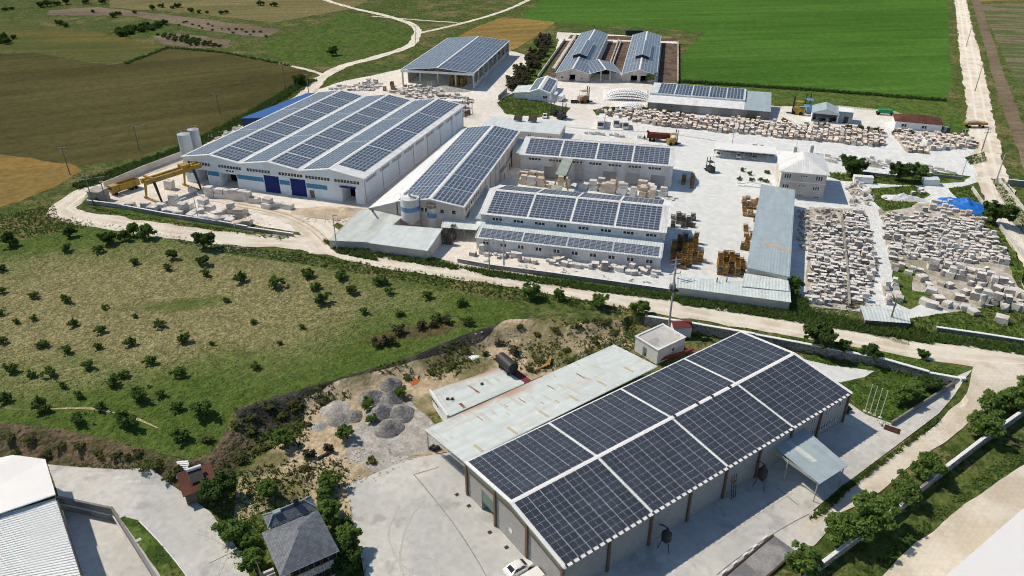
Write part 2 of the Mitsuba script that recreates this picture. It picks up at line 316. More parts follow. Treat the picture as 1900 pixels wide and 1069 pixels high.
def leaf(name, col, trans=0.8):
    a = mi.Color3f(*col)
    scene[name] = {'type': 'principledthin', 'base_color': mikit.proc(lambda p, n, uv: a * (0.55 + 0.9 * noise(p.x * 4.1, p.y * 4.1, p.z * 4.1))), 'roughness': 0.6, 'diff_trans': trans, 'spec_trans': 0.0, 'eta': 1.3}
    return name
leaf('leaf_green', (.15, .245, .062)); leaf('leaf_mid', (.13, .205, .058)); leaf('leaf_dark', (.09, .15, .045)); leaf('leaf_olive', (.14, .155, .055)); leaf('leaf_brown', (.12, .11, .07)); leaf('leaf_straw', (.34, .29, .16))
# ---------------------------------------------------------------- terrain
_edge = pts([(-700, 700), (-200, 762), (0, 792), (120, 806), (200, 822), (300, 848), (350, 856), (392, 842), (420, 800), (436, 765), (520, 735), (640, 700), (760, 664), (860, 622), (935, 598), (985, 590), (1060, 604), (1120, 590), (1197, 588), (1300, 604), (1400, 621), (1520, 643), (1640, 666), (1722, 691), (1782, 698), (1850, 700), (1960, 704), (2400, 745)])
LOT = Polygon(_edge + [(330, 60), (330, 10), (-330, 10)])
_E = np.array(_edge); _cum = np.array([0.6] * 0)
def lot_depth(x, y):
    """How far inside the lower yard a point lies (0 outside), and the width of the bank nearest to it."""
    q = np.stack([np.ravel(x), np.ravel(y)], 1)
    a, b = _E[:-1], _E[1:]; d = b - a
    t = np.clip(((q[:, None] - a) * d).sum(-1) / (d * d).sum(-1), 0, 1)
    near = a + t[..., None] * d
    dist = np.linalg.norm(q[:, None] - near, axis=-1); k = dist.argmin(1)
    ins = shapely.contains_xy(LOT, q[:, 0], q[:, 1])
    nx = near[np.arange(len(q)), k, 0]
    w = np.where(nx < 4, 5.2, np.where(nx < 24, 5.0, np.where(nx < 84.5, 0.5, 10.0)))
    return np.where(ins, dist.min(1), 0.0).reshape(np.shape(x)), w.reshape(np.shape(x))
def _terrain(x, y):
    d, w = lot_depth(x, y)
    s = np.clip(d / w, 0, 1); s = s * s * (3 - 2 * s)
    rise = U + 1.3 * np.exp(-((x + 78) / 26) ** 2 - ((y - 103) / 14) ** 2)
    rough = 0.35 * (meshkit.fbm(np.stack([x * 0.25, y * 0.25, x * 0], -1), 3) - 0.5) * np.clip(s * 4 * (1 - s), 0, 1)
    return rise * (1 - s) + rough
GX, GY = np.arange(-132, 103), np.arange(52, 168)
GZ = _terrain(*np.meshgrid(GX.astype(float), GY.astype(float), indexing='ij'))
def ground(x, y):
    """Height of the terrain, exactly as the 1 m triangles carry it."""
    x, y = np.asarray(x, float), np.asarray(y, float)
    i = np.clip(np.floor(x - GX[0]).astype(int), 0, len(GX) - 2); j = np.clip(np.floor(y - GY[0]).astype(int), 0, len(GY) - 2)
    a, b = x - GX[0] - i, y - GY[0] - j
    z00, z10, z01, z11 = GZ[i, j], GZ[i + 1, j], GZ[i, j + 1], GZ[i + 1, j + 1]
    z = np.where(a >= b, z00 + a * (z10 - z00) + b * (z11 - z10), z00 + b * (z01 - z00) + a * (z11 - z01))
    out = (x < GX[0]) | (x > GX[-1]) | (y < GY[0]) | (y > GY[-1])
    return np.where(out, np.where(shapely.contains_xy(LOT, x, y), 0.0, U), z)
def onto(px, py):
    z = U
    for _ in range(12): p = at(px, py, z); z = 0.5 * z + 0.5 * float(ground(p[0], p[1]))
    p = at(px, py, z); return np.array([p[0], p[1], float(ground(p[0], p[1]))])
DOMAIN = sbox(GX[0], GY[0], GX[-1], GY[-1])
def polys(g):
    return [q for q in getattr(g, 'geoms', [g]) if q.geom_type == 'Polygon' and q.area > 1e-4]
def rough_edge(poly, amp, scale=0.15, step=1.5):
    """The same outline with a ragged natural edge."""
    poly = max(polys(poly), key=lambda g: g.area); p = poly.segmentize(step); c = np.array(p.exterior.coords)[:-1]
    n = np.stack([meshkit.fbm(np.c_[c * scale, np.full(len(c), k * 9.7)], 3) - 0.5 for k in (1, 2)], 1)
    q = Polygon(c + n * 3.2 * amp, [])
    q = q if q.is_valid else q.buffer(0)
    return q
def drape(poly, lift):
    V, Fc, n = [], [], 0
    inner, outer = poly.intersection(DOMAIN), poly.difference(DOMAIN)
    for q in polys(inner):
        x0, y0, x1, y1 = q.bounds
        ii, jj = np.meshgrid(np.arange(math.floor(x0), math.ceil(x1)), np.arange(math.floor(y0), math.ceil(y1)), indexing='ij'); ii, jj = ii.ravel().astype(float), jj.ravel().astype(float)
        tri = np.concatenate([np.stack([np.c_[ii, jj], np.c_[ii + 1, jj], np.c_[ii + 1, jj + 1]], 1), np.stack([np.c_[ii, jj], np.c_[ii + 1, jj + 1], np.c_[ii, jj + 1]], 1)])
        tp = shapely.polygons(np.concatenate([tri, tri[:, :1]], 1)); shapely.prepare(q)
        full = shapely.contains_properly(q, tp)
        t = tri[full].reshape(-1, 2); V.append(t); Fc.append(np.arange(len(t)).reshape(-1, 3) + n); n += len(t)
        cut = shapely.intersection(tp[~full & shapely.intersects(q, tp)], q)
        for g in cut:
            for r in polys(g):
                c = np.array(shapely.geometry.polygon.orient(r).exterior.coords)[:-1]
                if len(c) == 3 or r.convex_hull.area < r.area * 1.0001:
                    f = [[0, k, k + 1] for k in range(1, len(c) - 1)]
                    V.append(c); Fc.append(np.array(f) + n); n += len(c)
                else:
                    c, f = trimesh.creation.triangulate_polygon(r, engine='earcut'); V.append(c); Fc.append(np.asarray(f) + n); n += len(c)
    for q in polys(outer):
        c, f = trimesh.creation.triangulate_polygon(q, engine='earcut'); V.append(np.asarray(c)); Fc.append(np.asarray(f) + n); n += len(c)
    v, f = np.vstack(V), np.vstack(Fc)
    a, b, c = v[f[:, 0]], v[f[:, 1]], v[f[:, 2]]
    cr = (b[:, 0] - a[:, 0]) * (c[:, 1] - a[:, 1]) - (b[:, 1] - a[:, 1]) * (c[:, 0] - a[:, 0])
    f = np.where((cr < 0)[:, None], f[:, ::-1], f)[np.abs(cr) > 1e-9]
    cx = v[f].mean(1)
    return np.c_[v, ground(v[:, 0], v[:, 1]) + lift], f
def sheet_on(name, px, matname, level, amp=0.5, z=U, scale=0.15, kind='structure', label=None, cat=None, holes=(), world=None):
    poly = world if world is not None else Polygon(pts(px, z))
    if not poly.is_valid: poly = poly.buffer(0)
    if amp: poly = rough_edge(poly, amp, scale)
    for h in holes: poly = poly.difference(h)
    put(name, drape(poly, 0.022 * level), matname, smooth=False, kind=kind, label=label, cat=cat)
    return poly
def smooth_line(p, step=2.0):
    p = np.asarray(p, float); t = np.r_[0, np.cumsum(np.linalg.norm(np.diff(p, axis=0), axis=1))]
    from scipy.interpolate import PchipInterpolator
    s = np.linspace(0, t[-1], max(2, int(t[-1] / step)))
    return np.stack([PchipInterpolator(t, p[:, k])(s) for k in range(2)], 1)
def ribbon(name, px, width, matname, level, amp=0.6, kind='structure', label=None, cat=None, z=U, step=2.0):
    c = smooth_line(pts(px, z), step); d = np.gradient(c, axis=0); d /= np.linalg.norm(d, axis=1, keepdims=True); n = np.c_[-d[:, 1], d[:, 0]]
    s = np.r_[0, np.cumsum(np.linalg.norm(np.diff(c, axis=0), axis=1))]; k = len(c); w = np.interp(np.linspace(0, 1, k), np.linspace(0, 1, len(np.atleast_1d(width))), np.atleast_1d(width)) / 2
    off = np.linspace(-1, 1, 9)[None] * w[:, None]
    for col, seed in ((0, 1.5), (8, 7.5)):
        off[:, col] += 2 * amp * (meshkit.fbm(np.c_[s * 0.25, s * 0 + seed, s * 0], 3) - 0.5) * 2
    P = c[:, None] + off[..., None] * n[:, None]
    v = np.c_[P.reshape(-1, 2), ground(P[..., 0].ravel(), P[..., 1].ravel()) + 0.022 * level]
    i, j = np.meshgrid(np.arange(k - 1), np.arange(8), indexing='ij')
    q = np.stack([i * 9 + j, (i + 1) * 9 + j, (i + 1) * 9 + j + 1, i * 9 + j + 1], -1).reshape(-1, 4)[:, ::-1]
    f = np.vstack([q[:, [0, 1, 2]], q[:, [0, 2, 3]]]); uv = np.stack([np.broadcast_to(s[:, None], off.shape), off], -1).reshape(-1, 2)
    key = numbered(name); scene[key] = mikit.ply((v, f), matname, uv=uv); lab(key, label, cat, None, kind)
    return Polygon(np.vstack([P[:, 0], P[::-1, 8]])).buffer(0)
# the sunken lane beside the white hall at the lower left is a hole in the ground
_l0 = pts([(107, 924), (206, 945), (288, 1075), (350, 1180), (180, 1180)], 0.0)
LANE = Polygon(_l0)
_big = Polygon([(-2500, -400), (2500, -400), (2500, 3500), (-2500, 3500)])
gv, gf = drape(Polygon([(-700, 20), (700, 20), (700, 900), (-700, 900)]).difference(LANE), 0.0)
put('ground', (gv, gf), 'meadow', kind='structure')
fv, ff = trimesh.creation.triangulate_polygon(_big.difference(Polygon([(-700, 20), (700, 20), (700, 900), (-700, 900)])), engine='earcut')
put('terrain', (np.c_[fv, np.full(len(fv), U) * np.where(np.asarray(fv)[:, 1] > 30, 1, 0)], np.asarray(ff)[:, ::-1] if np.cross(*(np.asarray(fv)[np.asarray(ff)[0, 1:]] - np.asarray(fv)[np.asarray(ff)[0, 0]])) < 0 else ff), 'meadow', kind='structure')
# fields beyond the works
sheet_on('field', [(-420, 160), (-100, 105), (60, 98), (200, 121), (240, 116), (312, 87), (420, 97), (520, 118), (592, 133), (548, 158), (480, 205), (400, 240), (250, 294), (140, 309), (80, 297), (0, 286), (-420, 300)], 'brown_crop', 1, 0.8)
sheet_on('field', [(-300, 262), (0, 287), (80, 297), (138, 309), (150, 320), (92, 350), (0, 386), (-300, 500)], 'gold_crop', 2, 1.2)
sheet_on('field', [(-300, 60), (0, 38), (60, 46), (170, 58), (300, 86), (238, 115), (200, 119), (60, 96), (-100, 100), (-300, 130)], 'olive_crop', 1, 1.5)
sheet_on('field', [(205, 14), (350, 24), (505, 42), (650, 17), (800, -60), (200, -60)], 'pale_crop', 1, 1.5)
sheet_on('field', [(90, 20), (180, 13), (350, 32), (520, 56), (492, 71), (380, 56), (250, 30), (90, 28)], 'tilled_soil', 2, 1.5)
sheet_on('field', [(285, 68), (330, 62), (430, 75), (425, 88), (360, 90), (300, 82)], 'tilled_soil', 2, 2.0)
sheet_on('field', [(215, 60), (225, 45), (300, 40), (318, 56), (285, 68)], 'lush_grass', 2, 1.5)
sheet_on('field', [(845, 70), (880, 52), (932, 32), (1030, 41), (1003, 62), (945, 97)], 'gold_crop', 1, 1.0)
sheet_on('field', [(560, 60), (640, 20), (700, 40), (765, 55), (768, 72), (700, 100), (610, 125), (540, 115), (480, 90), (500, 72)], 'lush_grass', 1, 2.0)
sheet_on('field', [(962, 33), (1060, -40), (1110, -70), (1775, -70), (1757, 0), (1765, 160), (1753, 183), (1530, 166), (1268, 149), (1262, 128), (1272, 95), (1312, 60), (1180, 50), (1050, 44)], 'green_crop', 1, 1.3)
sheet_on('field', [(1262, 154), (1530, 171), (1755, 189), (1770, 205), (1830, 262), (1755, 246), (1650, 207), (1430, 192), (1262, 165)], 'lush_grass', 1, 1.0)
sheet_on('field', [(1797, -20), (1812, -20), (1860, 130), (1900, 235), (1940, 330), (1905, 330), (1850, 170)], 'tilled_soil', 1, 0.7)
sheet_on('field', [(1818, 8), (1960, 4), (2100, 250), (1950, 260), (1870, 120)], 'striped_crop', 1, 0.7)
sheet_on('field', [(1815, -40), (1950, -40), (1950, 0), (1818, 2)], 'gold_crop', 1, 0.7)
# the dry orchard on the upper level, left
ORCH = sheet_on('orchard_field', [(-500, 500), (-150, 480), (0, 455), (60, 440), (180, 420), (300, 440), (420, 470), (560, 492), (700, 515), (850, 545), (960, 565), (955, 590), (860, 620), (760, 662), (640, 698), (520, 733), (434, 763), (418, 800), (390, 842), (350, 856), (200, 822), (0, 792), (-500, 740)], 'orchard_grass', 1, 0.4)
_band = lambda i, j, w: LineString(_edge[i:j]).buffer(w, cap_style=2).intersection(LOT)
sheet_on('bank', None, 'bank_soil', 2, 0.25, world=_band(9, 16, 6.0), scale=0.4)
sheet_on('bank', None, 'scarp_soil', 2, 0.5, world=_band(0, 9, 5.0), scale=0.4)
sheet_on('rough_ground', [(560, 745), (640, 712), (760, 682), (870, 640), (940, 608), (985, 600), (1060, 612), (1150, 600), (1185, 640), (1000, 700), (800, 760), (790, 800), (850, 830), (760, 850), (640, 905), (655, 960), (560, 925), (430, 960), (440, 880), (500, 830), (560, 800)], 'bare_soil', 3, 1.2, z=0.6)
sheet_on('rough_ground', [(660, 790), (760, 745), (800, 770), (850, 820), (760, 850), (690, 880), (640, 850)], 'rubble', 4, 1.2, z=0.1)
# the works' dusty ground
YARD = sheet_on('yard', [(592, 165), (640, 150), (690, 140), (745, 128), (800, 100), (930, 90), (1000, 108), (965, 160), (1020, 150), (1034, 60), (1256, 70), (1256, 158), (1440, 198), (1560, 196), (1660, 206), (1760, 246), (1832, 262), (1850, 330), (1790, 345), (1760, 352), (1870, 470), (1900, 560), (1680, 592), (1600, 580), (1490, 566), (1465, 556), (1260, 542), (1100, 522), (850, 488), (690, 452), (600, 446), (620, 418), (560, 432), (500, 422), (360, 396), (196, 376), (170, 350), (250, 326), (350, 290), (450, 230), (560, 180)], 'yard_dust', 1, 0.6)
_TR = [('dirt_road', [(430, -60), (540, -22), (650, 14), (725, 32), (768, 48), (775, 62), (766, 80), (700, 106), (640, 122), (600, 142), (575, 168), (520, 205), (440, 242), (350, 285), (290, 312), (215, 335), (150, 360), (118, 384), (140, 402), (210, 413), (330, 432), (440, 444), (540, 449), (640, 468), (720, 485), (850, 503), (1000, 527), (1200, 563), (1400, 596), (1600, 630), (1750, 655), (1900, 668), (2200, 700)], [3.5, 3.5, 4, 4, 5, 6, 7, 7.5, 7.5, 8], 3),
    ('dirt_road', [(1776, -40), (1792, 60), (1812, 170), (1826, 260), (1842, 330), (1868, 392), (1905, 450), (1990, 560)], [8, 8, 8, 10, 9, 9], 3)]
ROADS = [ribbon(n, p, w, 'road_dust', l) for n, p, w, l in _TR]
ribbon('track', [(775, 62), (850, 45), (930, 22), (980, 0), (1060, -50)], 3.4, 'road_dust', 2, 0.5)
ribbon('track', [(690, 30), (760, 36), (850, 42)], 2.2, 'road_dust', 2, 0.4)
ribbon('track', [(520, 118), (560, 127), (605, 140)], 2.5, 'road_dust', 2, 0.5)
ribbon('dirt_road', [(620, 462), (590, 430), (545, 402), (480, 385), (400, 368)], [12, 9, 7, 7, 5], 'road_dust', 4, 0.8)
sheet_on('block_yard', [(1500, 384), (1604, 388), (1616, 430), (1632, 492), (1620, 540), (1590, 576), (1492, 570), (1498, 470)], 'block_dust', 2, 0.5)
sheet_on('block_yard', [(1628, 388), (1730, 374), (1770, 374), (1846, 414), (1890, 490), (1910, 560), (1800, 590), (1690, 560), (1654, 500)], 'block_dust', 2, 0.8)
# grass and weeds inside the works
for px in ([(150, 375), (165, 352), (190, 378), (360, 400), (500, 425), (545, 437), (520, 444), (400, 424), (280, 405), (190, 392)],
           [(600, 446), (585, 437), (625, 412), (640, 420), (632, 440), (690, 455), (850, 490), (760, 480), (650, 460)],
           [(690, 458), (850, 492), (1100, 526), (1260, 548), (1300, 566), (1150, 546), (1000, 520), (860, 497), (760, 486)],
           [(1255, 545), (1465, 562), (1500, 580), (1690, 600), (1690, 640), (1560, 612), (1400, 582), (1280, 562)],
           [(1690, 592), (1900, 560), (2000, 570), (2000, 660), (1900, 650), (1730, 632), (1680, 610)],
           [(920, 192), (960, 168), (1030, 196), (1058, 200), (1050, 212), (1000, 218), (940, 212)],
           [(1100, 205), (1125, 198), (1150, 205), (1130, 214), (1105, 214)],
           [(1615, 350), (1700, 345), (1720, 360), (1690, 385), (1640, 392), (1620, 375)],
           [(1500, 318), (1560, 322), (1660, 325), (1740, 320), (1800, 328), (1790, 338), (1680, 345), (1560, 335)],
           [(1760, 350), (1800, 345), (1840, 400), (1880, 460), (1900, 500), (1895, 560), (1870, 470), (1800, 390)],
           [(1790, 292), (1825, 282), (1832, 300), (1800, 306)],
           [(1655, 480), (1700, 505), (1690, 540), (1740, 545), (1690, 575), (1660, 560)],
           [(1838, 332), (1862, 332), (1930, 430), (1990, 520), (1950, 500), (1880, 410)],
           [(990, 66), (1010, 90), (1036, 70), (1030, 110), (1000, 160), (960, 168), (945, 160), (985, 110)]):
    sheet_on('grass_patch', px, 'lush_grass', 3, 0.8)
# front yard: concrete apron, lanes and grass at the lower level
sheet_on('yard_grass', [(1000, 690), (1180, 610), (1300, 610), (1640, 668), (1790, 700), (1770, 720), (1640, 800), (1580, 740), (1480, 650), (1370, 610), (1200, 660), (1150, 700)], 'lush_grass', 4, 0.3, z=0.0)
sheet_on('path', [(1480, 664), (1545, 680), (1622, 690), (1604, 702), (1560, 712), (1505, 702)], 'yard_dust', 5, 0.6, z=0.0)
sheet_on('dirt_lane', [(1800, 694), (1900, 690), (1990, 706), (1910, 722), (1850, 748), (1796, 784), (1737, 830), (1688, 868), (1622, 920), (1552, 956), (1490, 1000), (1478, 990), (1500, 958), (1540, 934), (1587, 897), (1640, 857), (1726, 793), (1790, 740)], 'road_dust', 5, 0.4, z=0.0)
sheet_on('dirt_road', [(1590, 1120), (1700, 1010), (1800, 930), (1900, 862), (2050, 770), (2120, 830), (1960, 920), (1900, 960), (1800, 1030), (1720, 1120)], 'road_dust', 5, 0.5, z=0.0)
APRON = sheet_on('concrete_apron', [(642, 903), (760, 852), (850, 838), (885, 905), (1180, 1240), (700, 1180)], 'concrete', 6, 0, z=0.0)
sheet_on('concrete_apron', [(1000, 1150), (1030, 1040), (1530, 760), (1570, 745), (1606, 770), (1652, 786), (1765, 715), (1800, 700), (1742, 768), (1660, 830), (1560, 905), (1500, 955), (1440, 1000), (1330, 1076), (1250, 1150)], 'concrete', 6, 0, z=0.0)
sheet_on('concrete_yard', [(90, 862), (160, 870), (280, 880), (330, 905), (390, 950), (455, 1040), (480, 1120), (380, 1180), (290, 1075), (208, 942), (107, 922)], 'concrete', 6, 0.3, z=0.0, holes=[LANE.buffer(0.3)])
sheet_on('grass_strip', [(222, 956), (258, 966), (300, 1010), (346, 1066), (385, 1120), (330, 1120), (300, 1075), (214, 946)], 'lush_grass', 8, 0.25, z=0.0)
ribbon('footpath', [(0, 763), (52, 771), (156, 768), (215, 776), (295, 801)], .4, 'bare_soil', 3, .25)
for px, wd, mt in (([(768, 882), (800, 920), (850, 985), (905, 1075)], .12, 'joint_fill'), ([(768, 882), (815, 868)], .12, 'joint_fill'), ([(1480, 938), (1440, 905)], .1, 'joint_fill'), ([(1500, 955), (1433, 993), (1330, 1068)], .14, 'joint_fill'), ([(742, 940), (722, 985), (738, 1040), (790, 1076)], .3, 'worn_concrete'), ([(790, 925), (752, 985), (742, 1030), (752, 1076)], .3, 'worn_concrete'), ([(765, 1040), (790, 1035), (820, 1076)], .25, 'worn_concrete'), ([(1330, 1010), (1420, 945), (1470, 915)], .35, 'worn_concrete'), ([(360, 990), (420, 1040), (400, 1076)], .2, 'worn_concrete'), ([(390, 1046), (460, 1012)], .1, 'joint_fill')):
    ribbon('concrete_joint' if mt == 'joint_fill' else 'tyre_mark', px, wd, mt, 7, .02, z=0.0, step=1.0)
for px, wd, z_ in (([(612, 452), (580, 422), (530, 398), (470, 384), (420, 376)], .5, U), ([(604, 455), (570, 424), (522, 401), (466, 388), (420, 381)], .5, U), ([(640, 420), (600, 402), (540, 396)], .45, U), ([(1010, 230), (1100, 240), (1200, 245), (1330, 262)], .5, U)): ribbon('tyre_mark', px, wd, 'spoil' if px[0][0] < 1000 else 'worn_dust', 6, .05, z=z_)
sheet_on('concrete_apron', [(1428, 990), (1478, 1032), (1512, 1012), (1562, 958), (1500, 948)], 'concrete', 5, 0.1, z=0.0)
sheet_on('spill', [(757, 708), (768, 702), (779, 703), (774, 711), (764, 715)], 'orange_soil', 5, .7, z=0.2)
put('lane', (np.c_[np.array(_l0 + [_l0[0]])[:-1], np.full(len(_l0), -2.6)], np.array([[0, 2, 1], [0, 3, 2], [0, 4, 3]])), 'concrete', kind='structure')
# ---------------------------------------------------------------- building kit
class Slope:
    """A roof plane: o at the eave, u along the eave, s up the slope, n up."""
    def __init__(s, o, pu, ps):
        s.o = np.asarray(o, float); a, b = np.asarray(pu, float) - s.o, np.asarray(ps, float) - s.o
        s.L, s.S = np.linalg.norm(a), np.linalg.norm(b); s.u = a / s.L; s.s = b - s.u * (b @ s.u); s.S = np.linalg.norm(s.s); s.s /= s.S; s.n = np.cross(s.u, s.s)
    def p(s, u, v, h=0.0): return s.o + s.u * u + s.s * v + s.n * h
def roof_slab(key, slopes, matname, t=0.14, **k):
    m = Mesh()
    for q in slopes: m.slab(q.p(0, 0), q.p(q.L, 0), q.p(q.L, q.S), q.p(0, q.S), t)
    return put(key, m, matname, **k)
def panel_mesh(S, u0, v0, w, h, m, lift=0.05, split=0):
    """One solar module as a thin plate over the roof (two half plates when split)."""
    parts = [(u0, w)] if not split else [(u0, w / 2 - split / 2), (u0 + w / 2 + split / 2, w / 2 - split / 2)]
    for a, ww in parts:
        t = [S.p(a + x * ww, v0 + y * h, lift) for x, y in ((0, 0), (1, 0), (1, 1), (0, 1))]; b = [q - S.n * 0.07 for q in t]
        m.quad(*t)
        for i in range(4): m.quad(b[i], b[(i + 1) % 4], t[(i + 1) % 4], t[i])
    return m
def array(holder, S, u0, u1, v0, v1, nc, nr, gc=0.12, gr=0.12, name='solar_array', matname='solar_glass_old', lift=0.05):
    """One block of nc x nr modules as one part of its building (modules a few pixels each)."""
    m = Mesh(); w, h = (u1 - u0) / nc, (v1 - v0) / nr
    for i in range(nc):
        for j in range(nr): panel_mesh(S, u0 + i * w + gc / 2, v0 + j * h + gr / 2, w - gc, h - gr, m, lift)
    put(f'{holder}__{name}', m, matname, kind='stuff'); put(f'{holder}__mounting_frame', Mesh().quad(*[S.p(x, y, .03) for x, y in ((u0, v0), (u1, v0), (u1, v1), (u0, v1))]), 'panel_frame')
SIDES = {'S': (0, 0, 0), 'E': (1, 0, 90), 'N': (1, 1, 180), 'W': (0, 1, -90)}
def side(F, L, W, k):
    a, b, r = SIDES[k]; return F.at(a * L, b * W, 0, math.radians(r))
def openings(key, F, L, W, wall, specs, glass='window_glass', frame_mat='trim_white'):
    """Cuts doors and windows (side, a0, a1, z0, z1, kind) out of the wall and fills them."""
    for k, a0, a1, z0, z1, kind in specs:
        a, b, r = SIDES[k]; deep = {'open': 5.0, 'window': 0.25}.get(kind.split(':')[0], 0.3)
        wall = wall - mbox(a0, a1, -0.2, deep, z0, z1).rotate([0, 0, r]).translate([a * L, b * W, 0])
        G = side(F, L, W, k); base = kind.split(':')[0]
        if base == 'window':
            w = put(f'{key}__window', Mesh().box(G, a0, a1, 0.14, 0.2, z0, z1), glass)
            fr = Mesh(); n = int(kind.split(':')[1]) if ':' in kind else 2; t = min(0.09, (a1 - a0) / n * 0.16)
            for q in np.linspace(a0, a1, n + 1): fr.box(G, max(a0, q - t), min(a1, q + t), 0.03, 0.13, z0, z1)
            for z in (z0, z1 - 0.09): fr.box(G, a0 + 0.003, a1 - 0.003, 0.035, 0.125, z, z + 0.09)
            put(f'{w}__frame', fr, frame_mat)
        elif base == 'open':
            put(f'{key}__doorway', Mesh().box(G, a0, a1, deep - 0.1, deep - 0.02, z0 + 0.02, z1), 'dark_gap')
        elif base == 'door':
            put(f'{key}__door', Mesh().box(G, a0 + 0.03, a1 - 0.03, 0.1, 0.2, z0 + 0.02, z1 - 0.03), kind.split(':')[1])
    return wall
def gable(key, F, L, W, he, hr, wallmat, roofmat, specs=(), over=0.35, ends=0.35, z0=-0.4, spans=1, t=0.14, roofname='roof', walls=True):
    """Pitched roof (ridge along u) on walls; returns its slopes, from v=0 to v=W."""
    w = W / spans; prof = [(0, z0), (W, z0), (W, he)]
    for k in range(spans, 0, -1): prof += [((k - 0.5) * w, hr)] + ([((k - 1) * w, he)] if k > 1 else [])
    prof.append((0, he))
    if walls:
        wall = openings(key, F, L, W, mprism(prof, 0, L), specs)
        mput(f'{key}__wall', wall, F, wallmat)
    out = []; k = (hr - he) / (w / 2)
    for s in range(spans):
        a, b = s * w, (s + 1) * w; oa, ob = (over if s == 0 else 0), (over if s == spans - 1 else 0); d = t + 0.03
        A = Slope(F.p(-ends, a - oa, he + d - k * oa), F.p(L + ends, a - oa, he + d - k * oa), F.p(-ends, a + w / 2, hr + d))
        Bs = Slope(F.p(L + ends, b + ob, he + d - k * ob), F.p(-ends, b + ob, he + d - k * ob), F.p(L + ends, b - w / 2, hr + d))
        out += [A, Bs]
    r = roof_slab(f'{key}__{roofname}', out, roofmat, t)
    cap = Mesh()
    for s in range(spans):
        v = (s + 0.5) * w
        for sg in (-1, 1): cap.slab(*[F.p(u, v + x * sg, hr + t + 0.10 - x * k) for u, x in (((-ends, 0.35), (L + ends, 0.35), (L + ends, 0), (-ends, 0)) if sg < 0 else ((L + ends, 0.35), (-ends, 0.35), (-ends, 0), (L + ends, 0)))], 0.05)
    put(f'{r}__ridge_cap', cap, 'trim_white')
    return out, r
def quad_roof(key, cs, matname, t=0.12, wall=None, z=U, posts=0, inset=0.25, partname='roof'):
    """A single sheet roof from four eave corners in space (counter-clockwise from above), on walls or posts."""
    cs = [np.asarray(c, float) for c in cs]; S = Slope(cs[0], cs[1], cs[3])
    m = Mesh().slab(*cs, t); put(f'{key}__{partname}', m, matname)
    mid = sum(cs) / 4
    ins = [c + (mid - c) / np.linalg.norm((mid - c)[:2]) * inset for c in cs]
    if wall:
        w = Mesh()
        for i in range(4):
            a, b = ins[i] - [0, 0, t + 0.02], ins[(i + 1) % 4] - [0, 0, t + 0.02]; A, Bq = a.copy(), b.copy(); A[2] = Bq[2] = z - 0.3
            w.quad(A, Bq, b, a)
        put(f'{key}__wall', w, wall)
    for i in range(4 if posts else 0):
        for f in np.linspace(0, 1, posts, endpoint=False):
            q = ins[i] + (ins[(i + 1) % 4] - ins[i]) * f
            put(f'{key}__post', Mesh().tube([[q[0], q[1], z - 0.3], [q[0], q[1], q[2] - t]], 0.09, 6), 'steel')
    return S
def eave_frame(a, b, he, z=U):
    """Frame on the ground under the eave seen from pixel a to pixel b."""
    return frame2(at(*a, z + he), at(*b, z + he), z)
# ---------------------------------------------------------------- the warehouse in front
k = thing('warehouse', 'long block-walled warehouse nearest the camera with dark solar panels over its whole roof', 'warehouse')
F, L, W, HE, HR = Frame((6.72, 65.86), 0.6167, 0.0), 63.77, 23.55, 6.5, 8.0
sp = [('W', 4.0, 7.2, 0, 4.4, 'open')] + [('S', a, a + 1.3, 1.2, 2.5, 'window:2') for a in (52.6, 54.4, 56.4, 57.9, 59.4, 60.9)] + [('S', a, a + 1.2, 4.2, 5.5, 'window:2') for a in (53.5, 57.6, 61.4)] + [('S', 48.5, 50.6, 0, 3.2, 'door:dark_steel')]
(SA, SB), rf = gable(k, F, L, W, HE, HR, 'block_wall', 'white_sheet', sp, 0.35, 0.3)
put(f'{k}__roller_door', Mesh().box(side(F, L, W, 'W'), 4.03, 7.17, 0.05, 0.15, 2.0, 4.37), 'green_trim', label='half raised green grey roller door')
G = side(F, L, W, 'W')
for v in (0, 7.85, 15.7, 23.55): put(f'{k}__column', Mesh().box(G, v - 0.22, v + 0.22, -0.32, -0.02, -0.2, HE + 0.1 + max(0, 0.127 * min(v, W - v)) - 0.2), 'brown_steel')
for i in range(1, 9):
    put(f'{k}__column', Mesh().box(F, i * L / 8 - 0.2, i * L / 8 + 0.2, -0.3, -0.02, -0.2, HE - 0.25), 'brown_steel')
for sl, sg in ((SA, 0), (SB, 1)):
    u = 0.25 if not sg else sl.L - 0.25
    for nm, m_, d0, d1 in (('rake_trim', 'green_trim', -0.95, -0.2), ('rake_beam', 'brown_steel', -1.5, -0.97)):
        mm = Mesh(); x = [u - 0.12, u + 0.12]
        a = [sl.p(x[i], j * (sl.S - 0.0), dd) for i in (0, 1) for j in (0, 1) for dd in (d0, d1)]
        # eight corners -> box
        idx = ((0, 2, 3, 1), (4, 5, 7, 6), (0, 1, 5, 4), (2, 6, 7, 3), (0, 4, 6, 2), (1, 3, 7, 5))
        for q in idx: mm.quad(*[a[t] for t in q])
        put(f'{k}__{nm}', mm, m_)
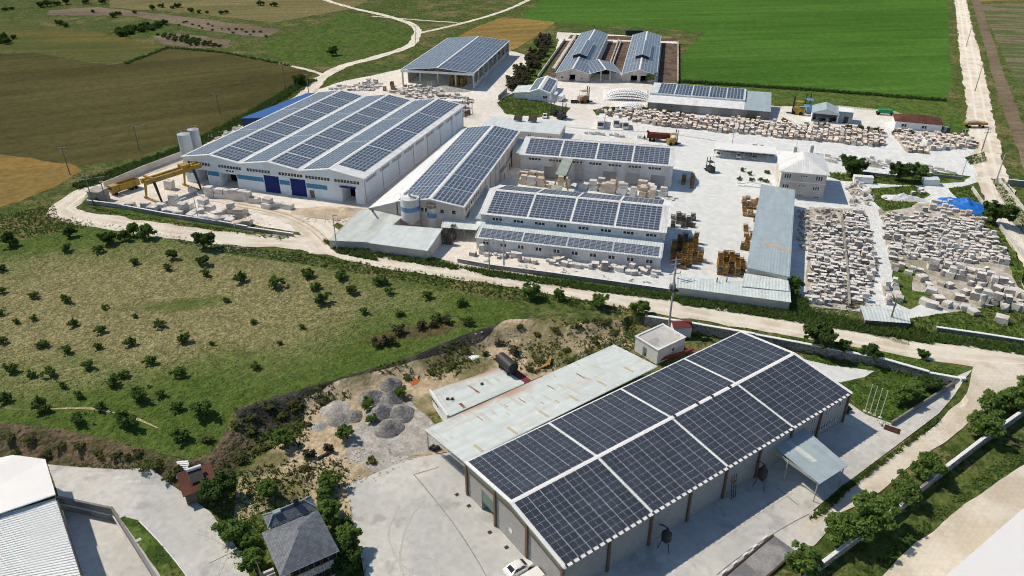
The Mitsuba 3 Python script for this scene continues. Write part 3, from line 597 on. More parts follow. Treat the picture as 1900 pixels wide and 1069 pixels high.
# white eave strip with dark clips, verge strips
ev = Mesh(); cl = Mesh()
ev.slab(SA.p(0, -0.16, 0.03), SA.p(SA.L, -0.16, 0.03), SA.p(SA.L, 0.26, 0.05), SA.p(0, 0.26, 0.05), 0.06)
for i in range(57): cl.slab(*[SA.p(0.4 + i * 1.125 + x, y, 0.12) for x, y in ((0, -0.2), (0.3, -0.2), (0.3, 0.28), (0, 0.28))], 0.08)
put(f'{k}__eave_strip', ev, 'trim_white'); put(f'{k}__eave_clip', cl, 'dark_steel', kind='stuff')
for sl in (SA, SB):
    for u in (0.0, sl.L - 0.42): vg = Mesh(); vg.slab(*[sl.p(u + x, y, 0.09) for x, y in ((0, 0), (0.42, 0), (0.42, sl.S), (0, sl.S))], 0.1); put(f'{k}__verge', vg, 'trim_white')
NC, NR, PW, PH = 28, 10, 2.215, 0.0
rest = Mesh(); count = 0
for sl in (SA, SB):
    g_ = (sl.L - 1.1 - NC * PW) / 3
    for q in range(4): put(f'{k}__mounting_frame', Mesh().quad(*[sl.p(.58 + q * (7 * PW + g_) + x, y, .035) for x, y in ((0, .32), (7 * PW - .05, .32), (7 * PW - .05, sl.S - .36), (0, sl.S - .36))]), 'panel_rail')
for sl in (SA, SB):
    ph = (sl.S - 0.62) / NR; secgap = (sl.L - 1.1 - NC * PW) / 3
    order = range(NC) if sl is SA else range(NC - 1, -1, -1)
    for c in order:
        for r in range(NR):
            u0 = 0.55 + c * PW + (c // 7) * secgap + 0.05; mm = rest if count >= 300 else Mesh()
            panel_mesh(sl, u0, 0.3 + r * ph + 0.04, PW - 0.115, ph - 0.065, mm, 0.06, 0.045)
            if count < 300: put(f'{k}__solar_panel', mm, 'solar_glass')
            count += 1
put(f'{k}__solar_panel', rest, 'solar_glass', kind='stuff')
for v in (10.5, 13.2, 11.6, 12.3): put(f'{k}__roof_clip', Mesh().box(F, 5 * v - 20 - 0.15, 5 * v - 20 + 0.15, W / 2 - 0.3, W / 2 + 0.25, HR + 0.2, HR + 0.5), 'dark_steel')
for i, v in enumerate((30, 1)):
    pass
put(f'{k}__notice', Mesh().box(G, 11.2, 12.0, -0.04, -0.005, 2.0, 2.8), 'trim_white', label='small white notice on the end wall')
# side canopy
k = thing('canopy', 'pale blue sheet canopy on posts at the side of the front warehouse', 'canopy')
cz = 4.6
cs = [at(1521, 898, cz - .3), at(1573.5, 864, cz - .3), at(1488, 790, cz), at(1431, 823, cz)]
S = quad_roof(k, cs, 'blue_sheet', 0.14, None, 0.0, 0)
put(f'{k}__roof_stain', Mesh().slab(*[S.p(*q, 0.02) for q in ((S.L * .42, S.S * .35), (S.L * .55, S.S * .33), (S.L * .60, S.S * .88), (S.L * .45, S.S * .9))], 0.015), 'rusty_sheet')
for fx, fy in ((.04, .04), (.96, .04), (.04, .6), (.96, .6)): q = S.p(fx * S.L, fy * S.S, -.14); put(f'{k}__post', Mesh().tube([[q[0], q[1], -.1], [q[0], q[1], q[2]]], .1, 8), 'pole_concrete')
for fx in (.04, .96): put(f'{k}__truss', Mesh().tube([S.p(fx * S.L, .02 * S.S, -.5), S.p(fx * S.L, S.S, -.5)], .06, 6).tube([S.p(fx * S.L, .02 * S.S, -.2), S.p(fx * S.L, S.S, -.2)], .06, 6), 'pole_concrete')
# open shed and annex on the far side of the warehouse
k = thing('lean_to_shed', 'wide weathered sheet roof leaning against the far side of the front warehouse', 'shed')
cs = [at(787, 797, 4.6), at(862, 858, 5.7), at(1221, 680, 5.7), at(1139.5, 639, 4.6)]
S = quad_roof(k, cs, 'rusty_sheet', 0.12, None, 0.0, 0)
for f in np.linspace(0.01, .99, 7): q = S.p(0.2, f * S.S, -.1); put(f'{k}__post', Mesh().tube([[q[0], q[1], -.1], [q[0], q[1], q[2]]], .1, 8), 'steel')
tr = Mesh(); tr.tube([S.p(0, .1, -.25), S.p(S.L, .1, -.25)], .07, 6); tr.tube([S.p(0, .1, -.95), S.p(S.L, .1, -.95)], .07, 6)
for i in range(12): tr.tube([S.p(i / 12 * S.L, .1, -.25 if i % 2 else -.95), S.p((i + 1) / 12 * S.L, .1, -.95 if i % 2 else -.25)], .05, 5)
put(f'{k}__truss', tr, 'pole_concrete')
m = Mesh()
for x, y, w, h in ((.25, .2, .22, 1.7), (.3, .4, .2, 2.0), (.5, .3, .12, .8), (.62, .45, .12, .9), (.34, .55, .2, 2.0), (.4, .7, .25, 2.2), (.2, .62, .1, .8), (.72, .5, .12, 1.2), (.3, .33, .1, 1.0), (.15, .45, .1, .6)):
    m.slab(*[S.p(x * S.L + a, y * S.S + b, .035) for a, b in ((0, 0), (h, 0), (h, w), (0, w))], .02)
put(f'{k}__roof_patch', m, 'rust', kind='stuff')
m = Mesh()
for y in (.08, .24, .4, .56, .72, .88): m.slab(*[S.p(S.L - 2.6 + a, y * S.S + b, .03) for a, b in ((0, 0), (2.4, 0), (2.4, .55), (0, .55))], .02)
put(f'{k}__skylight', m, 'skylight_sheet', kind='stuff')
put(f'{k}__log', Mesh().tube([onto(803, 838) + [0, 0, .4], onto(815, 832) + [0, 0, .45]], .4, 10).tube([onto(797, 835) + [0, 0, .3], onto(806, 829) + [0, 0, .3]], .3, 10), 'dark_steel')
k = thing('annex', 'low white-walled annex with a rusting pale roof beside the lean-to', 'annex')
cs = [at(799, 726, 3.4), at(832, 773, 3.6), at(975, 711, 3.6), at(929, 681, 3.4)]
S = quad_roof(k, cs, 'rusty_sheet', 0.12, 'white_wall', 0.0)
put(f'{k}__parapet', Mesh().slab(S.p(-.15, -.25, .35), S.p(S.L, -.25, .35), S.p(S.L, .05, .35), S.p(-.15, .05, .35), .7), 'white_wall')
put(f'{k}__window', Mesh().slab(*[S.p(S.L * a, -.27, h) for a, h in ((.15, -.9), (.5, -.9), (.5, -.5), (.15, -.5))], .03), 'window_glass')
put(f'{k}__roof_patch', Mesh().slab(*[S.p(S.L * a, S.S * b, .03) for a, b in ((.2, .45), (.55, .5), (.55, .53), (.2, .48))], .02).slab(*[S.p(S.L * a, S.S * b, .03) for a, b in ((.7, .2), (.9, .22), (.9, .26), (.7, .24))], .02), 'rust', kind='stuff')
for x, y in ((.45, .12), (.5, .17), (.3, .62)): put(f'{k}__vent', Mesh().box(Frame(S.p(x * S.L, y * S.S), .6), -.25, .25, -.15, .15, 0, .35), 'dark_steel')
k = thing('red_roof_shed', 'narrow dark red sheet roof carrying the black tank', 'shed')
S = quad_roof(k, [at(930, 682, 3.5), at(977, 711.5, 3.7), at(985, 705, 3.7), at(948, 677, 3.5)], 'maroon_sheet', 0.1, 'white_wall', 0.0)
tk = thing('water_tank', 'black cylindrical tank lying on the dark red roof', 'tank')
a, b = at(928, 663, 5.2), at(953, 684, 5.2)
put(f'{tk}__body', Mesh().tube([a, a * .98 + b * .02, b * .98 + a * .02, b], [.9, 1.15, 1.15, .9], 20), 'dark_steel', smooth=40)
for f in (.2, .8): q = a + (b - a) * f; put(f'{tk}__stand', Mesh().box(Frame(q, math.atan2(*(b - a)[1::-1])), -.12, .12, -.9, .9, -1.6, -.7), 'dark_steel')
# hut, kiosk and sloping pipe behind the warehouse
k = thing('utility_hut', 'small white flat-roofed hut with a dark doorway behind the front warehouse', 'hut')
hh = 3.3; Fh, Lh = frame2(at(1221, 651, hh), at(1271.5, 627, hh), float(ground(*at(1221, 651, hh)[:2]))); Wh = 6.2
wl = openings(k, Fh, Lh, Wh, mbox(0, Lh, 0, Wh, -.5, 3.3), [('W', 2.2, 3.3, 0, 2.2, 'open'), ('S', 4.2, 5.0, 1.3, 2.2, 'window:1')])
mput(f'{k}__wall', wl, Fh, 'white_wall')
put(f'{k}__roof', Mesh().box(Fh, .2, Lh - .2, .2, Wh - .2, 3.303, 3.34), 'concrete')
pa = Mesh(); [pa.box(Fh, *q, 3.303, 3.55) for q in ((-.15, Lh + .15, -.15, .2), (-.15, Lh + .15, Wh - .2, Wh + .15), (-.15, .2, .2, Wh - .2), (Lh - .2, Lh + .15, .2, Wh - .2))]
put(f'{k}__parapet', pa, 'trim_white')
k = thing('kiosk', 'tiny white kiosk with a dark red roof by the pole', 'kiosk')
q = onto(1262, 621); Fk = Frame(q, .05); mput(f'{k}__wall', mbox(-1.9, 1.9, -1.3, 1.3, -.5, 2.6), Fk, 'white_wall')
roof_slab(f'{k}__roof', [Slope(Fk.p(-2.1, -1.5, 2.62), Fk.p(2.1, -1.5, 2.62), Fk.p(-2.1, 0, 3.2)), Slope(Fk.p(2.1, 1.5, 2.62), Fk.p(-2.1, 1.5, 2.62), Fk.p(2.1, 0, 3.2))], 'maroon_sheet', .1)
k = thing('auger', 'red tube conveyor leaning on the white hut', 'conveyor')
put(f'{k}__tube', Mesh().tube([onto(1222, 672) + [0, 0, .5], onto(1285, 660) + [0, 0, 1.6]], .3, 10), 'red_paint', smooth=40); put(f'{k}__leg', Mesh().tube([onto(1283, 662), onto(1280, 661) + [0, 0, 1.5]], .08), 'red_paint')
# black hoppers on legs along the shaded side of the warehouse
for u, sz in ((17.4, 1.0), (38.6, 1.15), (33.4, .8)):
    k = thing('dust_hopper', {17.4: 'black hopper on spindly legs, nearest along the shaded warehouse wall', 38.6: 'black hopper on spindly legs close to the side canopy', 33.4: 'thin black pipe rack against the shaded warehouse wall'}[u], 'hopper' if u != 33.4 else 'pipe rack')
    q = F.at(u, -2.0)
    if u == 33.4:
        for d in (-.5, 0, .5): put(f'{k}__pipe', Mesh().tube([q.p(d, .9, 0), q.p(d, 1.5, 4.4)], .06), 'dark_steel')
        put(f'{k}__rail', Mesh().tube([q.p(-.6, 1.35, 3.2), q.p(.6, 1.35, 3.2)], .06), 'dark_steel'); continue
    put(f'{k}__body', Mesh().tube([q.p(0, 0, 1.5 * sz), q.p(0, 0, 2.2 * sz), q.p(0, 0, 3.2 * sz), q.p(0, 0, 3.4 * sz), q.p(.2, .1, 4.1 * sz)], [.25, .75, .75, .5, .15], 12), 'dark_steel', smooth=40)
    for a in (0.3, 2.4, 4.5): put(f'{k}__leg', Mesh().tube([q.p(1.1 * math.cos(a), 1.1 * math.sin(a), 0), q.p(.5 * math.cos(a), .5 * math.sin(a), 2.2 * sz)], .06), 'dark_steel')
    put(f'{k}__pipe', Mesh().tube([q.p(.2, .1, 4.1 * sz), q.p(-.3, .5, 4.6 * sz), q.p(-.4, 1.2, 4.3 * sz)], .1), 'dark_steel')
# vehicle builder
def car(name, label, F, L=4.4, W=1.78, H=1.45, paint='car_white', cat='car', van=False, group=None):
    k = thing(name, label, cat, group)
    xs = [(-L/2, .45, .62), (-L/2 + .12, .35, .78), (-L*.27, .3, .86), (-L*.12, .3, H*.93), (L*.02, .3, H), (L*.22, .3, H*.97), (L*.38, .3, .98), (L/2 - .08, .35, .9), (L/2, .45, .62)] if not van else [(-L/2, .45, .8), (-L/2+.1, .3, 1.1), (-L*.36, .3, 1.2), (-L*.25, .3, H), (L/2 - .1, .3, H), (L/2, .4, H*.95)]
    v, f = [], []
    for x, z0, z1 in xs:
        mid = .92 if z1 > 1.05 else z1 * .9; wt = W/2 * (.74 if z1 > 1.05 else .93) if not van else W/2 * .93
        for y, z in ((-W/2*.94, z0), (-W/2, .55 if mid > .6 else mid), (-W/2*.97, mid), (-wt, z1), (wt, z1), (W/2*.97, mid), (W/2, .55 if mid > .6 else mid), (W/2*.94, z0)): v.append((x, y, z))
    n = len(xs)
    for i in range(n - 1):
        for j in range(8): f.append((i*8 + j, (i+1)*8 + j, (i+1)*8 + (j+1) % 8, i*8 + (j+1) % 8))
    ff = [[a, b, c] for a, b, c, d in f] + [[a, c, d] for a, b, c, d in f] + [[0, j, j+1] for j in range(1, 7)] + [[(n-1)*8, (n-1)*8 + j+1, (n-1)*8 + j] for j in range(1, 7)]
    put(f'{k}__body', (F.apply(np.array(v)), np.array(ff)), paint, smooth=35)
    for sx in (-.31, .31):
        for sy in (-1, 1):
            c = F.p(sx*L, sy*(W/2 - .1), .32); put(f'{k}__wheel', Mesh().tube([c - F.w*.13, c + F.w*.13], .33, 14), 'tyre', smooth=40)
    def pane(nm, q): m = Mesh(); m.slab(*[F.p(*t) for t in q], .03); put(f'{k}__{nm}', m, 'window_glass')
    if not van:
        pane('windscreen', [(-L*.255, .62, .93), (-L*.255, -.62, .93), (-L*.135, -.56, H*.93), (-L*.135, .56, H*.93)][::-1])
        pane('rear_window', [(L*.37, -.6, 1.03), (L*.37, .6, 1.03), (L*.24, .55, H*.97), (L*.24, -.55, H*.97)])
        for sy in (-1, 1): pane('side_window', [(-L*.2, sy*W*.49, .96), (L*.3, sy*W*.49, .98), (L*.2, sy*W*.39, H*.93), (-L*.09, sy*W*.39, H*.92)][::sy * -1 if sy > 0 else 1])
    else:
        pane('windscreen', [(-L*.357, W*.42, 1.25), (-L*.357, -W*.42, 1.25), (-L*.262, -W*.40, H*.95), (-L*.262, W*.40, H*.95)][::-1])
    for sy in (-1, 1): put(f'{k}__headlight', Mesh().box(F.at(-L/2 + .05, sy*W*.36), -.04, .1, -.17, .17, .6, .75), 'trim_white')
    return k
e = side(F, L, W, 'W')
car('parked_car', 'white saloon car parked by the end wall of the front warehouse', Frame(onto(962, 1058), math.radians(35 + 180)))
cb = thing('parked_van', 'white van roof just in view beside the saloon at the lower edge', 'van')
_used['parked_van'] -= 1; del labels[cb]; _used.pop('parked_van')
car('parked_van', 'white van just in view beside the saloon at the lower edge', Frame(onto(990, 1083), math.radians(35 + 180)), 4.8, 1.9, 1.9, cat='van', van=True)
# ---------------------------------------------------------------- the works: three-span hall
k = thing('saw_hall', 'big white three-gabled hall with a blue stripe and solar roof, left of the works', 'factory hall')
F, L = eave_frame((672, 331), (850.5, 194.7), 8.1); F.yaw = math.radians(72.4); F = Frame(F.o, F.yaw); W = 61.3; HE, HR = 8.1, 9.7
sp = []
for a in (1.5, 12.5, 22.5, 33.5, 42.5, 52.0): sp.append(('W', a, a + 8.2, 5.9, 7.0, 'window:8'))
sp += [('W', 3.5, 8.0, 0, 4.6, 'open'), ('W', 12.5, 18.6, 0, 4.3, 'open'), ('W', 28.2, 33.4, 0, 5.4, 'door:door_blue'), ('W', 37.2, 42.4, 0, 5.4, 'door:door_blue'), ('W', 43.4, 45.0, 0, 2.4, 'door:grey_wood'), ('W', 54.2, 58.6, 0, 4.6, 'open'), ('W', 15.0, 18.0, 4.9, 5.6, 'window:3')]
for i in range(9): sp.append(('S', 2 + i * 8.7, 2 + i * 8.7 + 6.6, 5.9, 7.1, 'window:10'))
sl, rf = gable(k, F, L, W, HE, HR, 'hall_wall', 'white_sheet', sp, .4, .5, spans=3)
Gw = side(F, L, W, 'W')
for a, b in ((.3, 3.3), (8.2, 12.3), (18.8, 28.0), (33.6, 37.0), (42.6, 49.5)): put(f'{k}__stripe', Mesh().box(Gw, a, b, -.02, .1, 3.1, 4.5), 'stripe_blue')
put(f'{k}__door_hood', Mesh().box(Gw, 53.9, 58.9, -.35, -.02, 4.6, 5.1), 'door_blue')
for i in range(8): put(f'{k}__downpipe', Mesh().tube([F.p(1 + i * 11.2, -.12, .2), F.p(1 + i * 11.2, -.12, 7.6)], .09, 6), 'steel')
gt = Mesh(); gt.box(F, -.4, L + .4, -.75, -.42, HE - .2, HE + .1); put(f'{k}__gutter', gt, 'trim_white')
n_u = L - 1
for j, s in enumerate(sl):
    odd = j % 2 == 0                       # slopes from right to left: 0 2 4 face right, 1 3 5 face left
    first, last = (4.2 if j == 0 else .8), s.L - .8
    secs = 4 if j == 0 else (9 if odd else 3)
    span = (last - first) / secs
    for q in range(secs):
        a, b = first + q * span, first + (q + 1) * span
        u0, u1 = (a, b) if odd else (s.L - b, s.L - a)
        array(k, s, u0 + .2, u1 - .2, .9 if j != 0 else 1.7, s.S - .65, max(3, round((u1 - u0) / 2.3)), 7, .34, .3, lift=.05)
# blue shed behind the hall, and its low white strip of ground
k = thing('blue_shed', 'long low shed with a bright blue roof along the far side of the big hall', 'shed')
Fb, Lb = frame2(at(448, 220, U + 4), at(569, 174, U + 4), U)
wl = mprism([(-10, -.4), (0, -.4), (0, 4), (-10, 5.4)], 0, Lb); mput(f'{k}__wall', wl, Fb, 'navy_shed')
roof_slab(f'{k}__roof', [Slope(Fb.p(Lb + .3, .3, 4.12), Fb.p(-.3, .3, 4.12), Fb.p(Lb + .3, -10, 5.56))], 'cobalt_sheet')
def silo(name, label, base, r, z0, z1, cone=0.0, legs=0, band=None, matn='silo_paint', dome=.5, group=None):
    k = thing(name, label, 'silo', group); x, y, z = base
    pr = [(.25, z0 - cone)] if cone else [(r, z0)]
    P = [[x, y, z + h] for h in ([z0 - cone, z0] if cone else [z0]) + [z1, z1 + .02, z1 + dome]]; R = ([.3, r] if cone else [r]) + [r, r, .25]
    put(f'{k}__body', Mesh().tube(P, R, 28), matn, smooth=35)
    for h in np.linspace(z0 + .1, z1, 4): put(f'{k}__hoop', Mesh().tube([[x, y, z + h - .06], [x, y, z + h + .06]], r + .04, 28), matn)
    if band: put(f'{k}__band', Mesh().tube([[x, y, z + band[0]], [x, y, z + band[1]]], r + .025, 28), 'silo_blue')
    for i in range(legs):
        a = i * 2 * math.pi / legs + .5; put(f'{k}__leg', Mesh().tube([[x + r * .96 * math.cos(a), y + r * .96 * math.sin(a), z - .2], [x + r * .96 * math.cos(a), y + r * .96 * math.sin(a), z + z0 + .3]], .13, 6), 'steel')
    put(f'{k}__rail', Mesh().tube([[x + (r - .1) * math.cos(t), y + (r - .1) * math.sin(t), z + z1 + .8] for t in np.linspace(0, 6.283, 22)], .035, 4), 'steel')
    put(f'{k}__ladder', Mesh().box(Frame((x, y, z), 2.2), r + .02, r + .1, -.25, .25, .5, z1 + .5), 'steel')
    return k
silo('silo', 'left of the two grey silos beside the big hall', onto(349, 288), 2.05, .2, 7.4, group='grey silos by the big hall', matn='silo_grey')
silo('silo', 'right of the two grey silos beside the big hall', onto(366, 279), 1.85, .2, 7.4, group='grey silos by the big hall', matn='silo_grey')
bA, bB = at(764, 424), at(804.5, 424)
zt = height(764, 424, 367)
kA = silo('silo', 'large white silo with a faded blue band among the low sheet roofs', bA, 2.5, zt - 5.8, zt, 2.2, 6, (zt - 3.3, zt - 1.9))
put(f'{kA}__filter', Mesh().tube([bA + [0, 0, zt + .4], bA + [0, 0, zt + 2.3]], .35, 10), 'silo_paint')
put(f'{kA}__pipe', Mesh().tube([bA + [2.75, -.3, .5], bA + [2.75, -.3, zt + .9], bA + [1.0, 0, zt + 1.0]], .16, 8), 'steel')
zt = height(804.5, 424, 378)
kB = silo('silo', 'narrower silo with a rusty top and blue band among the low sheet roofs', bB, 1.5, .3, zt, 0, 0, (zt - 3.6, zt - 2.0), 'silo_paint')
put(f'{kB}__rusty_cap', Mesh().tube([bB + [0, 0, zt - .9], bB + [0, 0, zt + .35], bB + [.1, 0, zt + .8]], [1.56, 1.5, .5], 20), 'rust', smooth=30)
# long middle building and the white roof along its left side
k = thing('long_hall', 'long low-pitched hall covered in solar panels right of the three-gabled hall', 'factory hall')
F, L = eave_frame((860, 385), (961, 244), 7.3); F = Frame(F.o, math.radians(76.9)); W, HE, HR = 18.4, 7.3, 8.7
sp = [('W', .8 + i * 1.35, .8 + i * 1.35 + 1.15, 4.9, 6.2, 'window:1') for i in range(7)] + [('W', 15.0, 16.3, 4.9, 6.2, 'window:1'), ('W', 11.8, 13.0, 4.9, 6.2, 'window:1')]
sp += [('S', 2.0 + i * 1.7, 3.4 + i * 1.7, 5.0, 6.3, 'window:1') for i in range(8)] + [('S', 20, 24, 0, 4.5, 'open')]
sl, rf = gable(k, F, L, W, HE, HR, 'cream_wall', 'white_sheet', sp, .3, .35)
for i in range(1, 12): put(f'{k}__pilaster', Mesh().box(F, i * L / 12 - .2, i * L / 12 + .2, -.18, -.02, -.2, HE - .35), 'cream_wall')
for j, s in enumerate(sl):
    cuts = np.linspace(.6, s.L - .6, 8)
    for a, b in zip(cuts[:-1], cuts[1:]): array(k, s, a + .1, b - .1, .45, s.S - .55, round((b - a) / 2.25), 7, .3, .34)
A, Bq = at(683, 386.5, U + 3.4), F.p(-.35, W + .35, HE - .05); C, D = F.p(L + .3, W + .35, HE - .05), F.p(L + .3, W + 2.2, HE - .9)
k = thing('side_shed', 'white sheet lean-to roof between the three-gabled hall and the long hall', 'shed')
quad_roof(k, [A, Bq, C, D], 'white_sheet', .12, 'cream_wall')
# low building and offices behind it
k = thing('workshop_row', 'long low building with a pale blue roof behind the long hall', 'workshop')
F, L = eave_frame((893, 237.5), (1037, 249), 3.2)
sp = [('S', L - 4 - i * 7.5, L - 2.6 - i * 7.5, 1.2, 2.3, 'window:2') for i in range(3)]
mput(f'{k}__wall', openings(k, F, L, 12, mprism([(0, -.4), (12, -.4), (12, 4.0), (0, 3.2)], 0, L), sp), F, 'cream_wall')
s = Slope(F.p(-.3, -.4, 3.3), F.p(L + .4, -.4, 3.3), F.p(-.3, 12.3, 4.15)); roof_slab(f'{k}__roof', [s], 'pale_sheet')
for u in (L - 17, L - 11.5):
    q = s.p(u, 10.0, .2); Fq = Frame(q, F.yaw); put(f'{k}__solar_collector', Mesh().slab(Fq.p(-1.6, -1, .2), Fq.p(1.6, -1, .2), Fq.p(1.6, .5, 1.7), Fq.p(-1.6, .5, 1.7), .12), 'dark_steel')
# hall with solar roof behind the block yard (M2)
k = thing('polishing_hall', 'white grimy hall with four solar blocks behind the beige marble blocks', 'factory hall')
F, L = eave_frame((966, 286), (1249, 308), 7.3); ridge = F.loc(at(985, 255, U + 10.0)); W = 2 * ridge[1]; HE, HR = 7.3, 10.0
sp = [('S', a, a + 4.0, 5.6, 6.5, 'window:4') for a in (2.5, 9.0, 15.5, 21.5, 27.5, 33.5, 39.5)]
sp += [('S', a, a + 4.2, 0, 4.0, 'door:steel') for a in (7.6, 26.0, 33.0, 40.6)]
sl, rf = gable(k, F, L, W, HE, HR, 'dirty_wall', 'white_sheet', sp, .5, .4)
for j, s in enumerate(sl):
    c = (s.L - 3.2) / 4
    for q in range(4): array(k, s, 1.6 + q * c + .25, 1.6 + (q + 1) * c - .25, .7, s.S - .7, 7, 9, .2, .26)
# two-storey hall nearest the road (M1)
k = thing('cutting_hall', 'grimy white hall with an upper solar roof and a lower solar lean-to, nearest the road', 'factory hall')
F, L = eave_frame((892, 396), (1234, 431), 7.4); ridge = F.loc(at(916, 352, U + 10.1)); W = 2 * ridge[1]; HE, HR = 7.4, 10.1
sp = [('S', 3 + i * 5.6, 5.7 + i * 5.6, 5.75, 6.65, 'window:3') for i in range(8)]
sl, rf = gable(k, F, L, W, HE, HR, 'dirty_wall', 'white_sheet', sp, .5, .4)
for j, s in enumerate(sl):
    c = (s.L - 3.4) / 4
    for q in range(4): array(k, s, 1.7 + q * c + .25, 1.7 + (q + 1) * c - .25, .7, s.S - .7, 8, 10, .18, .25)
u0, d0 = F.loc(at(881, 441.5, U + 3.4)); d0 = abs(d0); u1 = L + .1
mput(f'{k}__lean_to_wall', openings(k, F.at(u0 + .3, -d0 + .3), u1 - u0 - .6, d0, mprism([(0, -.4), (d0 - .31, -.4), (d0 - .31, 5.0), (0, 3.3)], 0, u1 - u0 - .6),
    [('S', 1.6 + i * 4.55, 3.3 + i * 4.55, 1.5, 2.6, 'window:2') for i in range(10)]), F.at(u0 + .3, -d0 + .3), 'dirty_wall')
s = Slope(F.p(u0, -d0, 3.45), F.p(u1, -d0, 3.45), F.p(u0, -.02, 5.25)); roof_slab(f'{k}__lean_to_roof', [s], 'pale_sheet')
c = (s.L - 1.4) / 4
for q in range(4): array(k, s, .7 + q * c + .15, .7 + (q + 1) * c - .15, .5, s.S * .60, 8, 7, .18, .2)
FM1, LM1, DM1 = F, L, d0
# low sheet roofs round the silos
k = thing('packing_shed', 'low shed with a pale sheet roof at the road bend, under the silos', 'shed')
quad_roof(k, [at(609, 446, U + 2.6), at(690, 450, U + 2.6), at(756, 394, U + 3.4), at(669, 389, U + 3.2)], 'old_sheet', .1, 'cream_wall')
put(f'{k}__chimney', Mesh().tube([at(691, 391, U + 3.2), at(691, 391, U + 5.2)], .25, 8), 'dark_steel')
k = thing('pump_shed', 'low shed with a clean pale roof directly in front of the silos', 'shed')
S = quad_roof(k, [at(684, 451, U + 3.0), at(793.5, 465.5, U + 3.0), at(821.5, 424.5, U + 4.0), at(717, 416, U + 4.0)], 'pale_sheet', .1, 'cream_wall')
k = thing('link_roof', 'grey sheet roof joining the silos to the two-storey hall', 'shed')
quad_roof(k, [at(818, 422, U + 3.2), at(884, 427, U + 3.2), at(898, 407, U + 3.6), at(824, 400, U + 3.6)], 'pale_sheet', .1, None, U, 3)
k = thing('link_roof', 'narrow grey-blue roof in the gap between the long hall and the two-storey hall', 'shed')
quad_roof(k, [at(868, 404, U + 4.2), at(896, 406.5, U + 4.2), at(911, 353, U + 4.2), at(889, 350, U + 4.2)], 'blue_sheet', .1, 'cream_wall')
k = thing('link_roof', 'small grey roof in the corner between the long hall and the hall behind the blocks', 'shed')
quad_roof(k, [at(950, 284, U + 5), at(966, 285, U + 5), at(980, 258, U + 5), at(958, 254, U + 5)], 'blue_sheet', .1, 'cream_wall')
for i, (x, y, dx) in enumerate(((926, 330, 0), (936, 312, 0), (944, 297, 0))):
    k = thing('site_cabin', f'grey site cabin, {("nearest", "middle", "farthest")[i]} of the row along the long hall', 'cabin', 'site cabins beside the long hall')
    f = Frame(at(x, y), math.radians(76.9)); mput(f'{k}__body', mbox(-3.2, 3.2, -1.8, 1.8, -.2, 3.0), f, 'cream_wall'); put(f'{k}__roof', Mesh().box(f, -3.3, 3.3, -1.95, 1.95, 3.003, 3.15), 'blue_sheet')
    put(f'{k}__door', Mesh().box(f, -1, -.1, -1.85, -1.803, 0, 2.0), 'dark_steel')
# long grey shed and the low roof by the road, right of the court
k = thing('long_shed', 'long blue-grey single-pitch roof along the right of the white court', 'shed')
cs = [at(1385, 496, U + 4.6), at(1465.5, 514, U + 4.6), at(1475.5, 352.5, U + 4.9), at(1412.5, 341, U + 4.9)]
S = quad_roof(k, cs, 'blue_sheet', .15, None); 
put(f'{k}__wall', Mesh().quad(cs[2] * [1, 1, 0] + [-.4, -.2, U - .3], cs[1] * [1, 1, 0] + [-.4, .2, U - .3], cs[1] - [.4, -.2, .2], cs[2] - [.4, .2, .2]).quad(cs[3] * [1, 1, 0] + [.3, -.3, U - .3], cs[2] * [1, 1, 0] + [-.4, -.3, U - .3], cs[2] - [.4, .3, .2], cs[3] - [-.3, .3, .2]).quad(cs[1] * [1, 1, 0] + [-.4, .2, U - .3], cs[0] * [1, 1, 0] + [.3, .3, U - .3], cs[0] - [-.3, -.3, .2], cs[1] - [.4, -.2, .2]), 'cream_wall')
for f in np.linspace(.02, .98, 10): q = S.p(.25, f * S.S); put(f'{k}__post', Mesh().tube([[q[0], q[1], U - .2], [q[0], q[1], q[2] - .15]], .12, 6), 'steel')
m = Mesh(); r0 = np.random.default_rng(3)
bil = lambda x, y: (cs[0] * (1 - x) + cs[1] * x) * (1 - y) + (cs[3] * (1 - x) + cs[2] * x) * y + np.array([0, 0, .025])
for i in range(34): a = .24 + .72 * i / 34; h = r0.uniform(.016, .05); y_ = .262 - .05 * (a - .24); m.slab(bil(a, y_), bil(a + .0215, y_), bil(a + .0215, y_ + h), bil(a, y_ + h), .012)
put(f'{k}__rust_streak', m, 'rust_thin', kind='stuff')
k = thing('low_shed', 'low L-shaped pale roof at the end of the white court, beside the road', 'shed')
a = [at(1254.5, 533, U + 2.7), at(1468, 561, U + 2.7), at(1465, 528, U + 3.2), at(1256, 513, U + 3.2)]
quad_roof(k, a, 'pale_sheet', .12, 'cream_wall')
put(f'{k}__raised_roof', Mesh().slab(at(1376, 531, U + 3.22), at(1464, 540, U + 3.22), at(1463, 519.5, U + 3.6), at(1381, 507, U + 3.6), .12), 'pale_sheet')
for x in (1330, 1348): q = at(x, 524, U + 3); put(f'{k}__vent', Mesh().tube([q, q + [0, 0, 1.2]], .12, 6), 'dark_steel')
